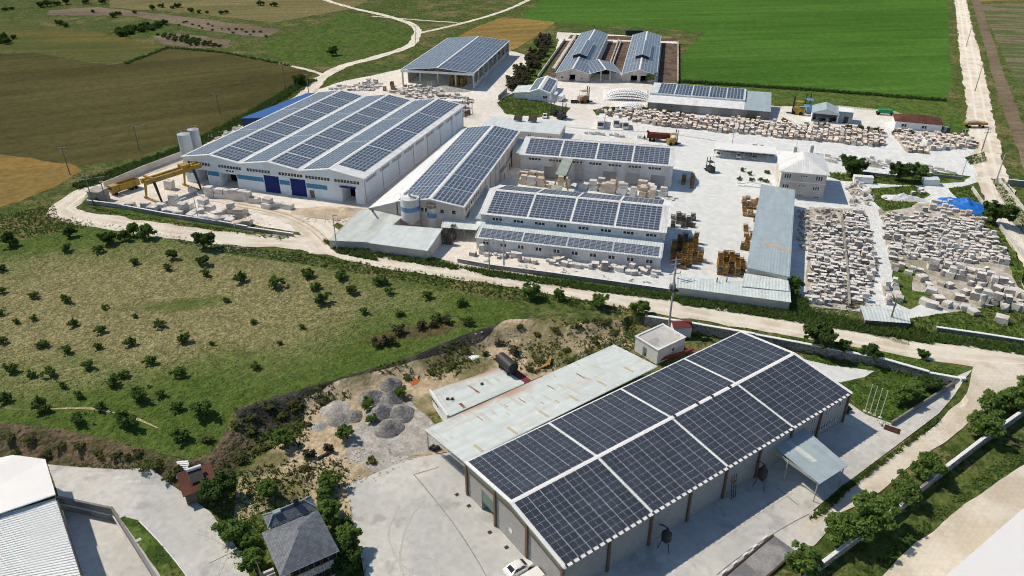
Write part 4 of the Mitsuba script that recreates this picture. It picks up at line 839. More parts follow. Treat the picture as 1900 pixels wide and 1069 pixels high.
# office
k = thing('office_block', 'two-and-a-half storey cream office with a white hipped metal roof', 'office building')
F, L = eave_frame((1447, 317), (1541, 325), 8.0); F = Frame(F.o, F.yaw); D = 19.5
Fo = F.at(.7, .7); Lo, Do = L - 1.4, D - 1.4
sp = [('S', a, a + 1.9, 5.6, 7.1, 'window:3') for a in (.9, Lo - 2.9)] + [('S', Lo / 2 - 1, Lo / 2 + 1, 6.4, 7.0, 'window:3')] + [('S', a, a + 1.8, 2.6, 3.9, 'window:3') for a in (.9, Lo - 3.2)] + [('S', Lo / 2 - .9, Lo / 2 + .9, 3.4, 4.0, 'window:3'), ('S', Lo / 2 - .9, Lo / 2 + .6, .5, 1.2, 'window:3'), ('S', Lo - 2.5, Lo - 1, .3, .9, 'window:2')]
sp += [('W', a, a + 1.7, z, z + 1.4, 'window:2') for a in (2.0, 7.5, 13.0) for z in (5.6, 2.5)]
mput(f'{k}__wall', openings(k, Fo, Lo, Do, mbox(0, Lo, 0, Do, -.4, 7.85), sp), Fo, 'cream_wall')
put(f'{k}__floor_band', Mesh().box(Fo, -.06, Lo + .06, -.06, -.004, 4.7, 4.95), 'trim_white')
for q in (.33, .66): put(f'{k}__pilaster', Mesh().box(Fo, Lo * q - .15, Lo * q + .15, -.1, -.004, -.2, 4.7), 'cream_wall')
h0, h1, r1 = 7.86, 10.2, L / 2
E_ = [F.p(0, 0, h0), F.p(L, 0, h0), F.p(L, D, h0), F.p(0, D, h0)]; R1, R2 = F.p(L / 2, r1, h1), F.p(L / 2, D - r1, h1)
m = Mesh(); v = [E_[0], E_[1], E_[2], E_[3], R1, R2]
m.raw([v[0], v[1], v[4]], [[0, 1, 2]], [[0, 0], [L, 0], [L / 2, 7]]); m.quad(v[1], v[2], v[5], v[4]); m.raw([v[2], v[3], v[5]], [[0, 1, 2]], [[0, 0], [L, 0], [L / 2, 7]]); m.quad(v[3], v[0], v[4], v[5])
put(f'{k}__roof', m, 'white_sheet'); put(f'{k}__eave', Mesh().box(F, 0, L, 0, D, h0 - .2, h0 - .003), 'trim_white')
for a, b, c in ((.35, .72, 1.6), (.72, .9, 1.3)): put(f'{k}__chimney', Mesh().box(F.at(L * a, D * b), -.45, .45, -.45, .45, 8.4, 9.4 + c), 'steel')
put(f'{k}__mast', Mesh().tube([F.p(L * .36, D * .75, 9), F.p(L * .36, D * .75, 14.5)], .04, 5), 'steel')
k = thing('carport', 'long white flat carport with parked cars beside the office', 'carport')
cs = [at(1325, 277, U + 2.9), at(1441, 287, U + 2.9), at(1441.5, 281, U + 2.9), at(1326, 271.5, U + 2.9)]
Fc, Lc = frame2(cs[0], cs[1], U); Dc = 7.5
put(f'{k}__roof', Mesh().box(Fc, 0, Lc, 0, Dc, 2.8, 3.05), 'trim_white'); put(f'{k}__back_wall', Mesh().box(Fc, 0, Lc, Dc - .2, Dc - .05, -.2, 2.795), 'dark_concrete')
for i in range(9): put(f'{k}__post', Mesh().tube([Fc.p(.2 + i * (Lc - .4) / 8, .25, -.1), Fc.p(.2 + i * (Lc - .4) / 8, .25, 2.8)], .09, 6), 'steel')
for i, (u, p, lbl) in enumerate(((1.6, 'car_white', 'white car under the left end of the carport'), (8.3, 'car_white', 'white car, second from the left under the carport'), (13.2, 'silver_paint', 'silver car, third from the left under the carport'), (25.5, 'black_paint', 'dark car deep in the shade of the carport'))):
    car('parked_car', lbl, Fc.at(u, 2.6, 0, math.radians(90)), paint=p, group='cars under the carport')
# ---------------------------------------------------------------- far buildings
k = thing('storage_hall', 'open-sided storage hall with a large solar roof on concrete columns, at the back', 'storage hall')
F, L = eave_frame((879, 136), (941.6, 76), 7.2); F = Frame(F.o, math.radians(78.0)); W, HE, HR = 33.5, 7.2, 8.7
sl, rf = gable(k, F, L, W, HE, HR, 'cream_wall', 'pale_sheet', (), .4, .5, walls=False)
put(f'{k}__fascia', Mesh().box(F, -.4, -.15, -.3, W + .3, HE - 1.0, HE), 'trim_white')
mput(f'{k}__gable_wall', mprism([(.3, 0), (W - .3, 0), (W - .3, HE - .1), (W / 2, HR - .1), (.3, HE - .1)], L - .6, L - .3), F, 'cream_wall')
for i in range(5): put(f'{k}__column', Mesh().box(F, .0, .55, i * (W - .55) / 4, i * (W - .55) / 4 + .55, -.3, HE - .05), 'cream_wall')
for i in range(1, 9):
    for v in (0, W - .5): put(f'{k}__column', Mesh().box(F, i * (L - 1) / 8, i * (L - 1) / 8 + .5, v, v + .5, -.3, HE - .05), 'cream_wall')
put(f'{k}__low_wall', Mesh().box(F, .6, L - 1, .1, .4, -.3, 2.4), 'cream_wall'); put(f'{k}__inner_wall', Mesh().box(F, 6, L - 1, W - .9, W - .6, -.3, 6), 'rough_stone')
for s in sl:
    c = (s.L - .8) / 6
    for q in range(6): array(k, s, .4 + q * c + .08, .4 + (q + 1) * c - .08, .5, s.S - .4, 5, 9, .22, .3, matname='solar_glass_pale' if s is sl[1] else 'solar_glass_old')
for i in range(6):
    kk = thing('crate_stack', f'stack of brown crates inside the open storage hall, {("front left", "front middle", "front right", "rear left", "rear middle", "rear right")[i]}', 'crate stack')
    f = F.at(4.5 + (i // 3) * 4, 6.5 + (i % 3) * 2.6)
    for z in range(3): put(f'{kk}__crate', Mesh().box(f, -.9, .9, -.9, .9, .05 + z * 1.25, 1.15 + z * 1.25), 'pallet_wood')
def barn(label, F, L, W, he, hr, mon, specs):
    k = thing('cattle_barn', label, 'barn'); sl, rf = gable(k, F, L, W, he, hr, 'cream_wall', 'pale_sheet', specs, .4, .4)
    for s in sl:
        c = (s.L - .6) / 6
        for q in range(6): array(k, s, .3 + q * c + .1, .3 + (q + 1) * c - .1, .3, s.S - .4, 7, 5, .3, .3, matname='solar_glass_pale')
    u0, u1 = mon; w = W * .42
    g = F.at(u0, (W - w) / 2); kk = (hr - he) / (W / 2); zz = hr - kk * w / 2
    prof = [(0, zz - .2), (w, zz - .2), (w, zz + 1.5), (w / 2, zz + 2.6), (0, zz + 1.5)]
    put(f'{k}__monitor_wall', (g.apply(np.asarray(mprism(prof, 0, u1 - u0).to_mesh().vert_properties[:, :3])), np.asarray(mprism(prof, 0, u1 - u0).to_mesh().tri_verts)), 'dark_steel')
    ms = [Slope(g.p(-.4, -.5, zz + 1.45), g.p(u1 - u0 + .4, -.5, zz + 1.45), g.p(-.4, w / 2, zz + 2.75)), Slope(g.p(u1 - u0 + .4, w + .5, zz + 1.45), g.p(-.4, w + .5, zz + 1.45), g.p(u1 - u0 + .4, w / 2, zz + 2.75))]
    r = roof_slab(f'{k}__monitor_roof', ms, 'pale_sheet', .12)
    for s in ms: array(k, s, .2, s.L - .2, .15, s.S - .15, 14, 2, .3, .25, matname='solar_glass_pale')
    return k
F, L = eave_frame((1093, 138), (1127, 63.5), 3.7); F = Frame(F.o, math.radians(78.6)); W = 15.2
barn('left of two long cattle barns with solar roofs and raised ridge vents', F, L, W, 3.7, 5.9, (26, 60), [('W', 6, 8.8, 0, 3.2, 'open'), ('W', 2.2, 3.4, 1.2, 2.2, 'window:1'), ('W', 11.4, 12.4, 1.2, 2.2, 'window:1')]); FBL, LBL = F, L
F2, L2 = eave_frame((1217.5, 140), (1226, 67), 3.7); F2 = Frame(F2.o, math.radians(78.8)); W2 = 15.4
barn('right of two long cattle barns with solar roofs and raised ridge vents', F2, L2, W2, 3.7, 5.9, (26, 60), [('W', 4.0, 6.9, 0, 3.2, 'open'), ('W', 8.4, 11.6, 0, 3.2, 'open')])
k = thing('link_barn', 'short open-fronted barn joining the two cattle barns', 'barn')
P0, P1 = F.p(0, 0), F2.p(0, W2); Fm, Lm = frame2(P0, P1, U); Lm -= .9; Fm = Fm.at(.45, 0)
g = Frame(Fm.p(Lm, 0), Fm.yaw + math.pi / 2)        # ridge runs away from the camera
sl, rf = gable(k, g, 21, Lm, 3.9, 5.7, 'cream_wall', 'pale_sheet', (), 0, .3, walls=False)
for s in sl: array(k, s, .3, s.L - .3, .3, s.S - .3, 8, 4, .25, .25, matname='solar_glass_pale')
for f in (.35, .65): put(f'{k}__column', Mesh().box(g, 0, .5, f * Lm - .25, f * Lm + .25, -.3, 4.9), 'cream_wall')
put(f'{k}__rear_wall', Mesh().box(g, 20.4, 20.7, .1, Lm - .1, -.3, 3.8), 'grey_wood')
# pens beside and between the barns
for i, (v0, v1, fr) in enumerate(((W + 1, W + 9, F), (-8, -1, F), (W2 + 1, W2 + 8, F2), (-10, -1, F2))):
    m = Mesh(); q = [fr.p(u, v, .03) for u, v in ((18 if i in (1, 2) else 2, v0), (L - 4, v0), (L - 4, v1), (18 if i in (1, 2) else 2, v1))]; put('pen_ground', Mesh().quad(*q), 'pen_mud', kind='structure')
    k = thing('pen_wall', f'low wall of the {("left outer", "left inner", "right inner", "right outer")[i]} cattle pen beside the barns', 'wall'); vv = v1 if i in (0, 2) else v0
    put(f'{k}__wall', Mesh().box(fr, 18 if i in (1, 2) else 2, L - 4, vv - .25, vv + .25, -.2, 1.5), 'rough_stone')
q = [F.p(L + 2, W + 8, .035), F2.p(L + 2, -10, .035), F2.p(L + 14, -10, .035), F.p(L + 14, W + 8, .035)]
put('pen_ground', Mesh().quad(*q), 'pen_mud', kind='structure')
q = F.at(L + 20, -14); k = thing('shipping_container', 'dark green container at the edge of the bright green field', 'container'); mput(f'{k}__body', mbox(-5, 5, -1.3, 1.3, 0, 2.8), Frame(q.o, 0), 'dark_green_paint'); put(f'{k}__door', Mesh().box(Frame(q.o, 0), 5.003, 5.05, -1.2, 1.2, .1, 2.7), 'dark_steel')
# small gabled office at the back
k = thing('farm_office', 'small white gabled house with two solar panel blocks near the barns', 'house')
F, L = eave_frame((1020, 173.7), (1036, 149), 3.4); F = Frame(F.o, math.radians(79)); W = 9.2
sl, rf = gable(k, F, L, W, 3.4, 5.0, 'white_wall', 'white_sheet', [('W', 6.2, 8.2, 1.1, 2.3, 'window:2'), ('W', 3.2, 3.9, 1.5, 2.0, 'window:1'), ('S', 5, 6.4, 1, 2.2, 'window:2'), ('S', 12, 13.4, 1, 2.2, 'window:2')], .4, .4)
for q in range(2): array(k, sl[0], 1.5 + q * (L - 3) / 2 + .15, 1.5 + (q + 1) * (L - 3) / 2 - .15, .5, sl[0].S - 1.2, 5, 3, .2, .2); array(k, sl[1], 1 + q * (L - 2) / 2 + .15, 1 + (q + 1) * (L - 2) / 2 - .15, .5, sl[1].S - 1.0, 5, 3, .2, .2)
g = F.at(1.5, W); mput(f'{k}__extension_wall', mbox(0, 12, .02, 6.5, -.3, 2.6), g, 'white_wall'); roof_slab(f'{k}__extension_roof', [Slope(g.p(12.3, 7, 2.65), g.p(-.3, 7, 2.65), g.p(12.3, .1, 3.3))], 'pale_sheet')
put(f'{k}__porch', Mesh().box(F, 3, 8, -2.6, -.45, 2.2, 2.35), 'pale_sheet')
# machinery shed with solar strip
k = thing('feed_shed', 'long low grey-walled shed with one row of solar panels and a blue end roof', 'shed')
F, L = frame2(at(1202, 189, U + 3.4), at(1429, 206.5, U + 3.4), U); D = F.loc(at(1207, 156, U + 5.6))[1]
mput(f'{k}__wall', openings(k, F, L, D, mprism([(0, -.4), (D, -.4), (D, 5.4), (0, 3.25)], 0, L), [('S', 9, 10.2, 1.6, 2.6, 'window:1'), ('S', 20.5, 25.5, 0, 2.9, 'door:steel')]), F, 'grey_wall')
s = Slope(F.p(-.3, -.5, 3.35), F.p(L + .3, -.5, 3.35), F.p(-.3, D + .3, 5.6)); roof_slab(f'{k}__roof', [s], 'blue_sheet')
s2 = Slope(s.p(0, 0, .1), s.p(L * .80, 0, .1), s.p(0, s.S * .42, .1)); roof_slab(f'{k}__front_sheet', [s2], 'white_sheet', .08)
s3 = Slope(s.p(0, s.S * .40, .75), s.p(L * .8, s.S * .40, .75), s.p(0, s.S, .75)); roof_slab(f'{k}__upper_roof', [s3], 'pale_sheet', .55)
for q in range(5): array(k, s3, 3.0 + q * (s3.L - 3.5) / 5 + .1, 3 + (q + 1) * (s3.L - 3.5) / 5 - .25, .5, s3.S - .3, 5, 6, .3, .16)
# repair shed, container and bungalow at the right
k = thing('repair_shed', 'small open-fronted repair shed with a grey gabled roof and junk inside', 'shed')
F, L = eave_frame((1507.5, 209), (1557, 213.5), 3.4); ridge = at(1531, 196, U + 5)
g = Frame(F.p(L, 0), F.yaw + math.pi / 2); wl = mprism([(0, -.3), (L, -.3), (L, 3.4), (L / 2, 5.0), (0, 3.4)], 0, 11) - mbox(-1, 10.6, .3, L - .3, -.5, 3.2)
mput(f'{k}__wall', wl, g, 'white_wall'); sl = [Slope(g.p(-.3, -.3, 3.4), g.p(11.3, -.3, 3.4), g.p(-.3, L / 2, 5.15)), Slope(g.p(11.3, L + .3, 3.4), g.p(-.3, L + .3, 3.4), g.p(11.3, L / 2, 5.15))]; roof_slab(f'{k}__roof', sl, 'blue_sheet')
for i in range(7): put(f'{k}__scrap', Mesh().box(g.at(1 + rng.uniform(0, 4), 1.2 + i * (L - 2.4) / 6, 0, rng.uniform(0, 3)), -.5, .5, -.4, .4, 0, rng.uniform(.5, 1.6)), ('maroon_paint', 'dark_steel', 'steel')[i % 3])
k = thing('shipping_container', 'pale teal container standing against the repair shed', 'container'); q = at(1568, 229); f = Frame(q, F.yaw)
mput(f'{k}__body', mbox(-3.0, 2.2, 0, 6.5, 0, 4.3), f, 'teal_paint'); put(f'{k}__roof', Mesh().box(f, -3.1, 2.3, -.1, 6.6, 4.303, 4.45), 'trim_white'); put(f'{k}__door', Mesh().box(f, -.8, .8, -.05, -.003, .1, 2.6), 'dark_steel')
k = thing('bungalow', 'white bungalow with a dark red hipped roof at the far right', 'house')
F, L = eave_frame((1660, 225), (1752, 233.5), 3.0); D = 10.5
mput(f'{k}__wall', openings(k, F.at(.5, .5), L - 1, D - 1, mbox(0, L - 1, 0, D - 1, -.4, 2.98), [('S', a, a + 1.8, 1.0, 2.2, 'window:2') for a in (2.2, 9, 22.6)] + [('S', 17.5, 18.6, 0, 2.2, 'door:dark_steel')]), F.at(.5, .5), 'white_wall')
m = Mesh(); E_ = [F.p(0, 0, 3), F.p(L, 0, 3), F.p(L, D, 3), F.p(0, D, 3)]; R1, R2 = F.p(D / 2, D / 2, 4.9), F.p(L - D / 2, D / 2, 4.9)
m.quad(E_[0], E_[1], R2, R1); m.quad(E_[2], E_[3], R1, R2); m.raw([E_[1], E_[2], R2], [[0, 1, 2]]); m.raw([E_[3], E_[0], R1], [[0, 1, 2]])
put(f'{k}__roof', m, 'roof_red'); put(f'{k}__eave', Mesh().box(F, 0, L, 0, D, 2.85, 2.997), 'trim_white'); put(f'{k}__terrace', Mesh().box(F, 1, L - 1, -2.4, -.1, -.1, .25), 'concrete')
put(f'{k}__water_tank', Mesh().tube([F.p(L + 1.2, 2, 0), F.p(L + 1.2, 2, 2.2)], .8, 14), 'steel')
# ---------------------------------------------------------------- lower left: white hall, retaining walls, house
k = thing('white_hall', 'large plain white ribbed roof cut off by the lower left edge', 'hall')
zr = 4.2
c = [at(0, 1180, zr), at(185, 1180, zr), at(103, 924, zr), at(-160, 1002, zr)]
quad_roof(k, c, 'trim_white', .3, 'white_wall', -2.6, 0, .3)
put(f'{k}__gutter', Mesh().tube([c[1] + [.15, 0, -.15], c[2] + [.15, 0, -.15]], .17, 8), 'dark_steel')
Sg = Slope(c[0], c[1], c[3]); m = Mesh()
for i in range(52):
    a_ = (i + .5) / 52; lo, hi = c[0] + (c[3] - c[0]) * a_, c[1] + (c[2] - c[1]) * a_; dn = np.array([0, 0, .1]); dv = (c[3] - c[0]) / np.linalg.norm(c[3] - c[0]) * .14; m.slab(lo + dn, hi + dn, hi + dn + dv, lo + dn + dv, .1)
put(f'{k}__seam', m, 'pale_sheet', kind='stuff')  # ribs greyer than the roof: the shade of the ridges as colour
k = thing('white_hall', 'plain white pitched roof of the hall behind, at the left edge', 'hall')
zr = 5.2; R0, R1 = at(24, 844, zr + .9), at(-220, 960, zr + .9)
e0, e1 = at(84, 852, zr), at(103, 917, zr - .2)
put(f'{k}__roof', Mesh().slab(at(-200, 1020, zr - .2), e1, at(84, 852, zr), at(24, 844, zr + .5), .2).slab(at(-200, 1020, zr - .2), at(24, 844, zr + .5), at(-60, 862, zr), at(-300, 960, zr), .2), 'trim_white')
w = Mesh(); w.quad(e1 * [1, 1, 0] + [-.4, .3, -2.9], e0 * [1, 1, 0] + [-.4, -.4, -.3], e0 + [-.4, -.4, -.25], e1 + [-.4, .3, -.25]); q0 = at(24, 844, zr) ; w.quad(e0 * [1, 1, 0] + [-.4, -.4, -.3], q0 * [1, 1, 0] + [0, -.4, -.3], q0 + [0, -.4, .2], e0 + [-.4, -.4, -.25])
put(f'{k}__wall', w, 'white_wall')
for i, (a, b, h, lb) in enumerate((((107, 924), (206, 945), .15, 'shade-darkened concrete retaining wall across the head of the sunken lane'), ((206, 945), (288, 1075), .25, 'long concrete retaining wall along the right of the sunken lane'))):
    k = thing('retaining_wall', lb, 'wall'); f, l = frame2(at(*a, 0), at(*b, 0), 0)
    put(f'{k}__wall', Mesh().box(f, -.2, l + (8 if i else 0), -.02, .35, -2.7, h), 'dark_concrete')
    put(f'{k}__ledge', Mesh().box(f, .2, l - .4, -.2, -.021, -1.2, -1.1), 'trim_white' if not i else 'concrete')
    if i: 
        for q in (2.5, 9.0): put(f'{k}__buttress', Mesh().box(f, q, q + .6, .352, 1.2, -.2, .24), 'concrete')
k = thing('kerb', 'thin white kerb line beside the lower left concrete yard', 'kerb')
pp = smooth_line(pts([(258, 968), (300, 1012), (345, 1068), (380, 1120)], 0), 1.0); put(f'{k}__stone', Mesh().tube(np.c_[pp, np.full(len(pp), .12)], .1, 6), 'trim_white')
# house with hipped slate roof
k = thing('stone_house', 'house with a blue-grey hipped tile roof and rubble stone walls at the lower edge', 'house')
ez = 5.6
F, L = frame2(at(520, 1070, ez), at(629.5, 1021.4, ez), 0); D = F.loc(at(589, 946, ez))[1]
G = F.at(.8, .8); lw, dw = L - 1.6, D - 1.6
wl = openings(k, G, lw, dw, mbox(0, lw, 0, dw, -.3, ez - .03), [('S', .6 + i * (lw - .4) / 3, .6 + i * (lw - .4) / 3 + 2.4, z, z + 1.5, 'window:2') for i in range(3) for z in (3.5, .7)], frame_mat='brown_steel')
m_ = wl.to_mesh(); v = G.apply(m_.vert_properties[:, :3]); f_ = np.asarray(m_.tri_verts)
def planar_uv(v, f, G):
    """Splits to flat triangles and lays uv in metres along each face."""
    P = np.asarray(v)[np.asarray(f)].reshape(-1, 3); q = P - G.o; uu, vv = q @ G.u, q @ G.w
    n = np.cross(P[1::3] - P[::3], P[2::3] - P[::3]); n = np.repeat(n, 3, 0)
    return P, np.arange(len(P)).reshape(-1, 3), np.stack([np.where(np.abs(n @ G.u) > np.abs(n @ G.w), vv, uu), q[:, 2]], 1)
P, ff_, uv = planar_uv(v, f_, G); put(f'{k}__wall', Mesh().raw(P, ff_, uv), 'light_stone')
def hip(F, L, D, z0, z1, m, run=None):
    r = run or min(L, D) / 2; a, b, c, d = F.p(0, 0, z0), F.p(L, 0, z0), F.p(L, D, z0), F.p(0, D, z0)
    if L >= D: R1, R2 = F.p(r, D / 2, z1), F.p(L - r, D / 2, z1)
    else: R1, R2 = F.p(L / 2, r, z1), F.p(L / 2, D - r, z1)
    def tri(p, q, t): w = np.linalg.norm(q - p); e = (q - p) / w; x = (t - p) @ e; m.raw([p, q, t], [[0, 1, 2]], [[0, 0], [w, 0], [x, np.linalg.norm(t - p - e * x)]])
    def trap(p, q, t, s): w = np.linalg.norm(q - p); e = (q - p) / w; f = lambda y: [(y - p) @ e, np.linalg.norm(y - p - e * ((y - p) @ e))]; m.quad(p, q, t, s, [[0, 0], [w, 0], f(t), f(s)])
    if L >= D: trap(a, b, R2, R1); trap(c, d, R1, R2); tri(b, c, R2); tri(d, a, R1)
    else: tri(a, b, R1); tri(c, d, R2); trap(b, c, R2, R1); trap(d, a, R1, R2)
    return R1, R2, (a, b, c, d)
m = Mesh(); hip(F, L, D, ez, ez + 2.1, m); put(f'{k}__roof', m, 'slate_tile')
put(f'{k}__eave', Mesh().box(F, 0, L, 0, D, ez - .16, ez - .003), 'trim_white')
g = F.at(.9, D + .03); D2 = F.loc(at(578, 924, ez))[1] - D; m = Mesh(); R1, R2, cc = hip(g, L - .9, max(D2, 2.8), ez + .3, ez + 1.4, m); r = put(f'{k}__rear_roof', m, 'slate_tile')
cap = Mesh().tube([R1 + [0, 0, .05], R2 + [0, 0, .05]], .12, 6)
for R, q in ((R1, cc[0]), (R1, cc[3]), (R2, cc[1]), (R2, cc[2])): cap.tube([R + [0, 0, .05], q + [0, 0, .05]], .1, 6)
put(f'{r}__ridge', cap, 'teal_paint'); put(f'{k}__rear_wall', Mesh().box(g, .4, L - 1.6, .02, max(D2, 2.8) - .5, -.3, ez + .25), 'light_stone')
put(f'{k}__chimney', Mesh().box(Frame((R1 + R2) / 2 + [.9, .5, 0], F.yaw), -.35, .35, -.3, .3, -.6, 1.1), 'dark_steel'); put(f'{k}__skylight', Mesh().box(Frame(R1 + [.4, .1, 0], F.yaw), -.5, .5, -.35, .35, -.2, .14), 'teal_paint')
for i in range(9): put(f'{k}__step', Mesh().box(F, -1.7, -.05, 1.0 + i * .38, 1.36 + i * .38, -.2, .3 + i * .33), 'concrete')
put(f'{k}__rail', Mesh().box(F, -1.85, -1.75, .8, 7.5, 0, 3.6), 'dark_steel')
k = thing('brown_hut', 'small brown-roofed hut with a solar water heater beside the lower left yard', 'hut')
f = Frame(onto(372, 912), .55); mput(f'{k}__wall', mbox(-2.3, 2.3, -2.2, 2.2, -.3, 2.3), f, 'grey_wood')
roof_slab(f'{k}__roof', [Slope(f.p(-2.6, -2.5, 2.33), f.p(2.6, -2.5, 2.33), f.p(-2.6, 2.5, 3.0))], 'roof_red', .1)
put(f'{k}__water_heater', Mesh().tube([f.p(-1.1, 1.2, 3.9), f.p(1.1, 1.2, 3.9)], .3, 12), 'trim_white', smooth=40); put(f'{k}__collector', Mesh().slab(f.p(-1, -.9, 2.9), f.p(1, -.9, 2.9), f.p(1, 1.0, 3.75), f.p(-1, 1.0, 3.75), .08), 'dark_steel')
k = thing('garden_steps', 'white stepping slabs climbing the bank', 'steps')
for i, q in enumerate(np.linspace(0, 1, 9)): p = onto(338 + 5 * math.sin(q * 3), 886 - 28 * q); put(f'{k}__slab', Mesh().box(Frame(p + [0, 0, .05], .1), -.9, .9, -.17, .17, -.1, .12), 'trim_white')
k = thing('white_hall', 'plain white flat roof at the lower right corner', 'hall')
zr = 4.5; c = [at(1757, 1070, zr), at(1795, 1190, zr), at(2060, 1000, zr), at(1900, 942, zr)]
cs = [at(1702, 1114, zr), at(1850, 1250, zr), at(2080, 1000, zr), at(1905, 938, zr)]
quad_roof(k, cs, 'trim_white', .35, 'white_wall', 0, 0, .3)
# ---------------------------------------------------------------- walls
def wall_run(label, px, h, t, matn, z=None, cap=None, name='wall', step=False, capm='trim_white', low=0.5, part='wall'):
    k = thing(name, label, 'wall'); P = [np.array([*at(x, y, z if z is not None else U)[:2]]) for x, y in px]
    for i in range(len(P) - 1):
        a, b = P[i], P[i + 1]; zz = z if z is not None else float(min(ground(*a), ground(*b)))
        f, l = frame2(np.r_[a, zz], np.r_[b, zz], zz); hh = h[i] if isinstance(h, (list, tuple)) else h
        m = Mesh(); A, Bq = f.p(0, -t / 2, -low), f.p(l, -t / 2, -low); C, D = f.p(l, -t / 2, hh), f.p(0, -t / 2, hh)
        o = f.w * t; uv = [[0, 0], [l, 0], [l, hh + low], [0, hh + low]]; s0 = i * 37.3; uv = [[u + s0, v] for u, v in uv]
        m.quad(A, Bq, C, D, uv).quad(Bq + o, A + o, D + o, C + o, uv).quad(D, C, C + o, D + o).quad(Bq, Bq + o, C + o, C).quad(A + o, A, D, D + o)
        put(f'{k}__{part}', m, matn)
        if cap: put(f'{k}__cap', Mesh().box(f, -.02 if i == 0 else .0, l - .004, -t / 2 - cap[0], t / 2 + cap[0], hh + .003, hh + cap[1]), capm)
    return k
def inset(px, d):
    e = np.array([at(x, y, U)[:2] for x, y in px]); return e
# stone retaining wall between the road and the front yard: it stands just inside the edge of the upper level
def shifted(px, d, z):
    e = np.array([at(x, y, U)[:2] for x, y in px]); t = np.gradient(e, axis=0); t /= np.linalg.norm(t, axis=1, keepdims=True)
    return e + np.c_[t[:, 1], -t[:, 0]] * d
def wall_world(label, P, base, top, t, matn, cap=None, seg0=0.0, name='stone_wall'):
    k = thing(name, label, 'wall')
    for i in range(len(P) - 1):
        f, l = frame2(np.r_[P[i], 0], np.r_[P[i + 1], 0], 0); b, tp = base[i], top[i]; m = Mesh(); o = f.w * t
        A, Bq, C, D = f.p(0, 0, b), f.p(l, 0, b), f.p(l, 0, tp), f.p(0, 0, tp); uv = [[seg0, 0], [seg0 + l, 0], [seg0 + l, tp - b], [seg0, tp - b]]; seg0 += l
        m.quad(A, Bq, C, D, uv).quad(Bq + o, A + o, D + o, C + o, uv).quad(D, C, C + o, D + o).quad(Bq, Bq + o, C + o, C).quad(A + o, A, D, D + o)
        put(f'{k}__wall', m, matn)
        if cap and cap[i]: put(f'{k}__cap', Mesh().box(f, .01, l - .01, -.07, t + .07, tp + .003, tp + .16), 'trim_white')
    return k
_p = shifted([(1197, 588), (1300, 604), (1400, 621), (1520, 643), (1640, 666), (1724, 690)], .8, U)
wall_world('long rubble-stone retaining wall with a white cap below the dirt road', _p, [-.3] * 5, [U + .55, U + .5, U + .35, U + .3, U + .3], .55, 'field_stone', [1] * 5)
_p = np.vstack([_p[-1], shifted([(1724, 690), (1781, 700)], .8, U)[1]])
k = wall_world('short stepped end of pale stone wall beside the entrance', _p, [-.3], [U + .1], .5, 'light_stone', [1], 5.0)
q = np.r_[_p[1], 0]; put(f'{k}__pillar', Mesh().box(Frame(q, 0), -.1, .8, -.4, .5, -.3, U + .5), 'trim_white')
_bw = [at(x, y, 1.5)[:2] for x, y in ((1490, 1076), (1521, 1051), (1636, 964), (1672, 940), (1733, 887), (1827, 815), (1900, 764), (2000, 690))]
wall_world('stone boundary wall with white capping stones and trees, lower right', _bw, [-.4] * 7, [1.45, 1.5, 1.55, 1.6, 1.65, 1.7, 1.8], .38, 'field_stone', [1, 1, 1, 0, 1, 1, 1])
wall_run('low garden wall beside the entrance lane, grass behind it', [(1653, 790), (1766, 717)], 1.0, .3, 'dark_concrete', 0.0, None, 'garden_wall')
wall_run('long low concrete wall between the road and the two-storey hall', [(849, 487), (909, 498), (1010, 511), (1130, 528), (1256, 546)], 1.1, .3, 'grey_wall', None, (.05, .06), 'yard_wall')
wall_run('low concrete wall round the left block yard along the bend', [(163, 379), (220, 386), (305, 402), (410, 418), (460, 427), (545, 439)], [1.3, 1.2, 1.2, 1.2, .9], .35, 'grey_wall', None, (.06, .07), 'yard_wall')
wall_run('high cream wall running back from the bend to the grey silos', [(195, 351), (265, 321), (338, 293)], 2.2, .3, 'cream_wall', None, None, 'yard_wall')
wall_run('short kerb wall dividing the left block yard', [(345, 366), (362, 360), (385, 370)], .5, .3, 'concrete', None, None, 'yard_wall')
wall_run('white-capped stone wall at the right edge beyond the road', [(1736, 614), (1820, 626), (1960, 648)], .9, .5, 'field_stone', None, (.08, .14), 'stone_wall')
wall_run('cream concrete wall beside the blue tarpaulin and the right road', [(1803, 352), (1828, 388)], 1.1, .35, 'concrete', None, None, 'road_wall')
wall_run('long cream concrete wall along the near side of the right road', [(1853, 422), (1880, 455), (1915, 500), (1960, 560)], 1.1, .35, 'concrete', None, None, 'road_wall')
wall_run('cream concrete wall on the far side of the right road', [(1853, 336), (1885, 374), (1930, 430)], 1.0, .35, 'concrete', None, None, 'road_wall')
wall_run('thin grey wall dividing the rows of blocks', [(1560, 396), (1566, 450), (1572, 520), (1575, 572)], 1.2, .4, 'grey_wall', None, None, 'yard_wall')
wall_run('low concrete kerb by the trees next to the office', [(1570, 320), (1660, 330), (1700, 325), (1785, 333)], .9, .25, 'grey_wall', None, None, 'yard_wall')
wall_run('dark silage wall along the thicket', [(925, 186), (940, 172)], 2.0, .4, 'grey_wall', None, None, 'yard_wall')
wall_run('short stone wall with pale blocks on it at the right edge', [(1868, 342), (1925, 348)], 1.6, .5, 'grey_wall', None, (.05, .08), 'road_wall')
for x0, a, b in ((1030, (1027, 132), (1068, 68)),): wall_run('cream earth wall left of the cattle barns', [a, b], 1.4, 1.5, 'cream_wall', None, None, 'yard_wall')
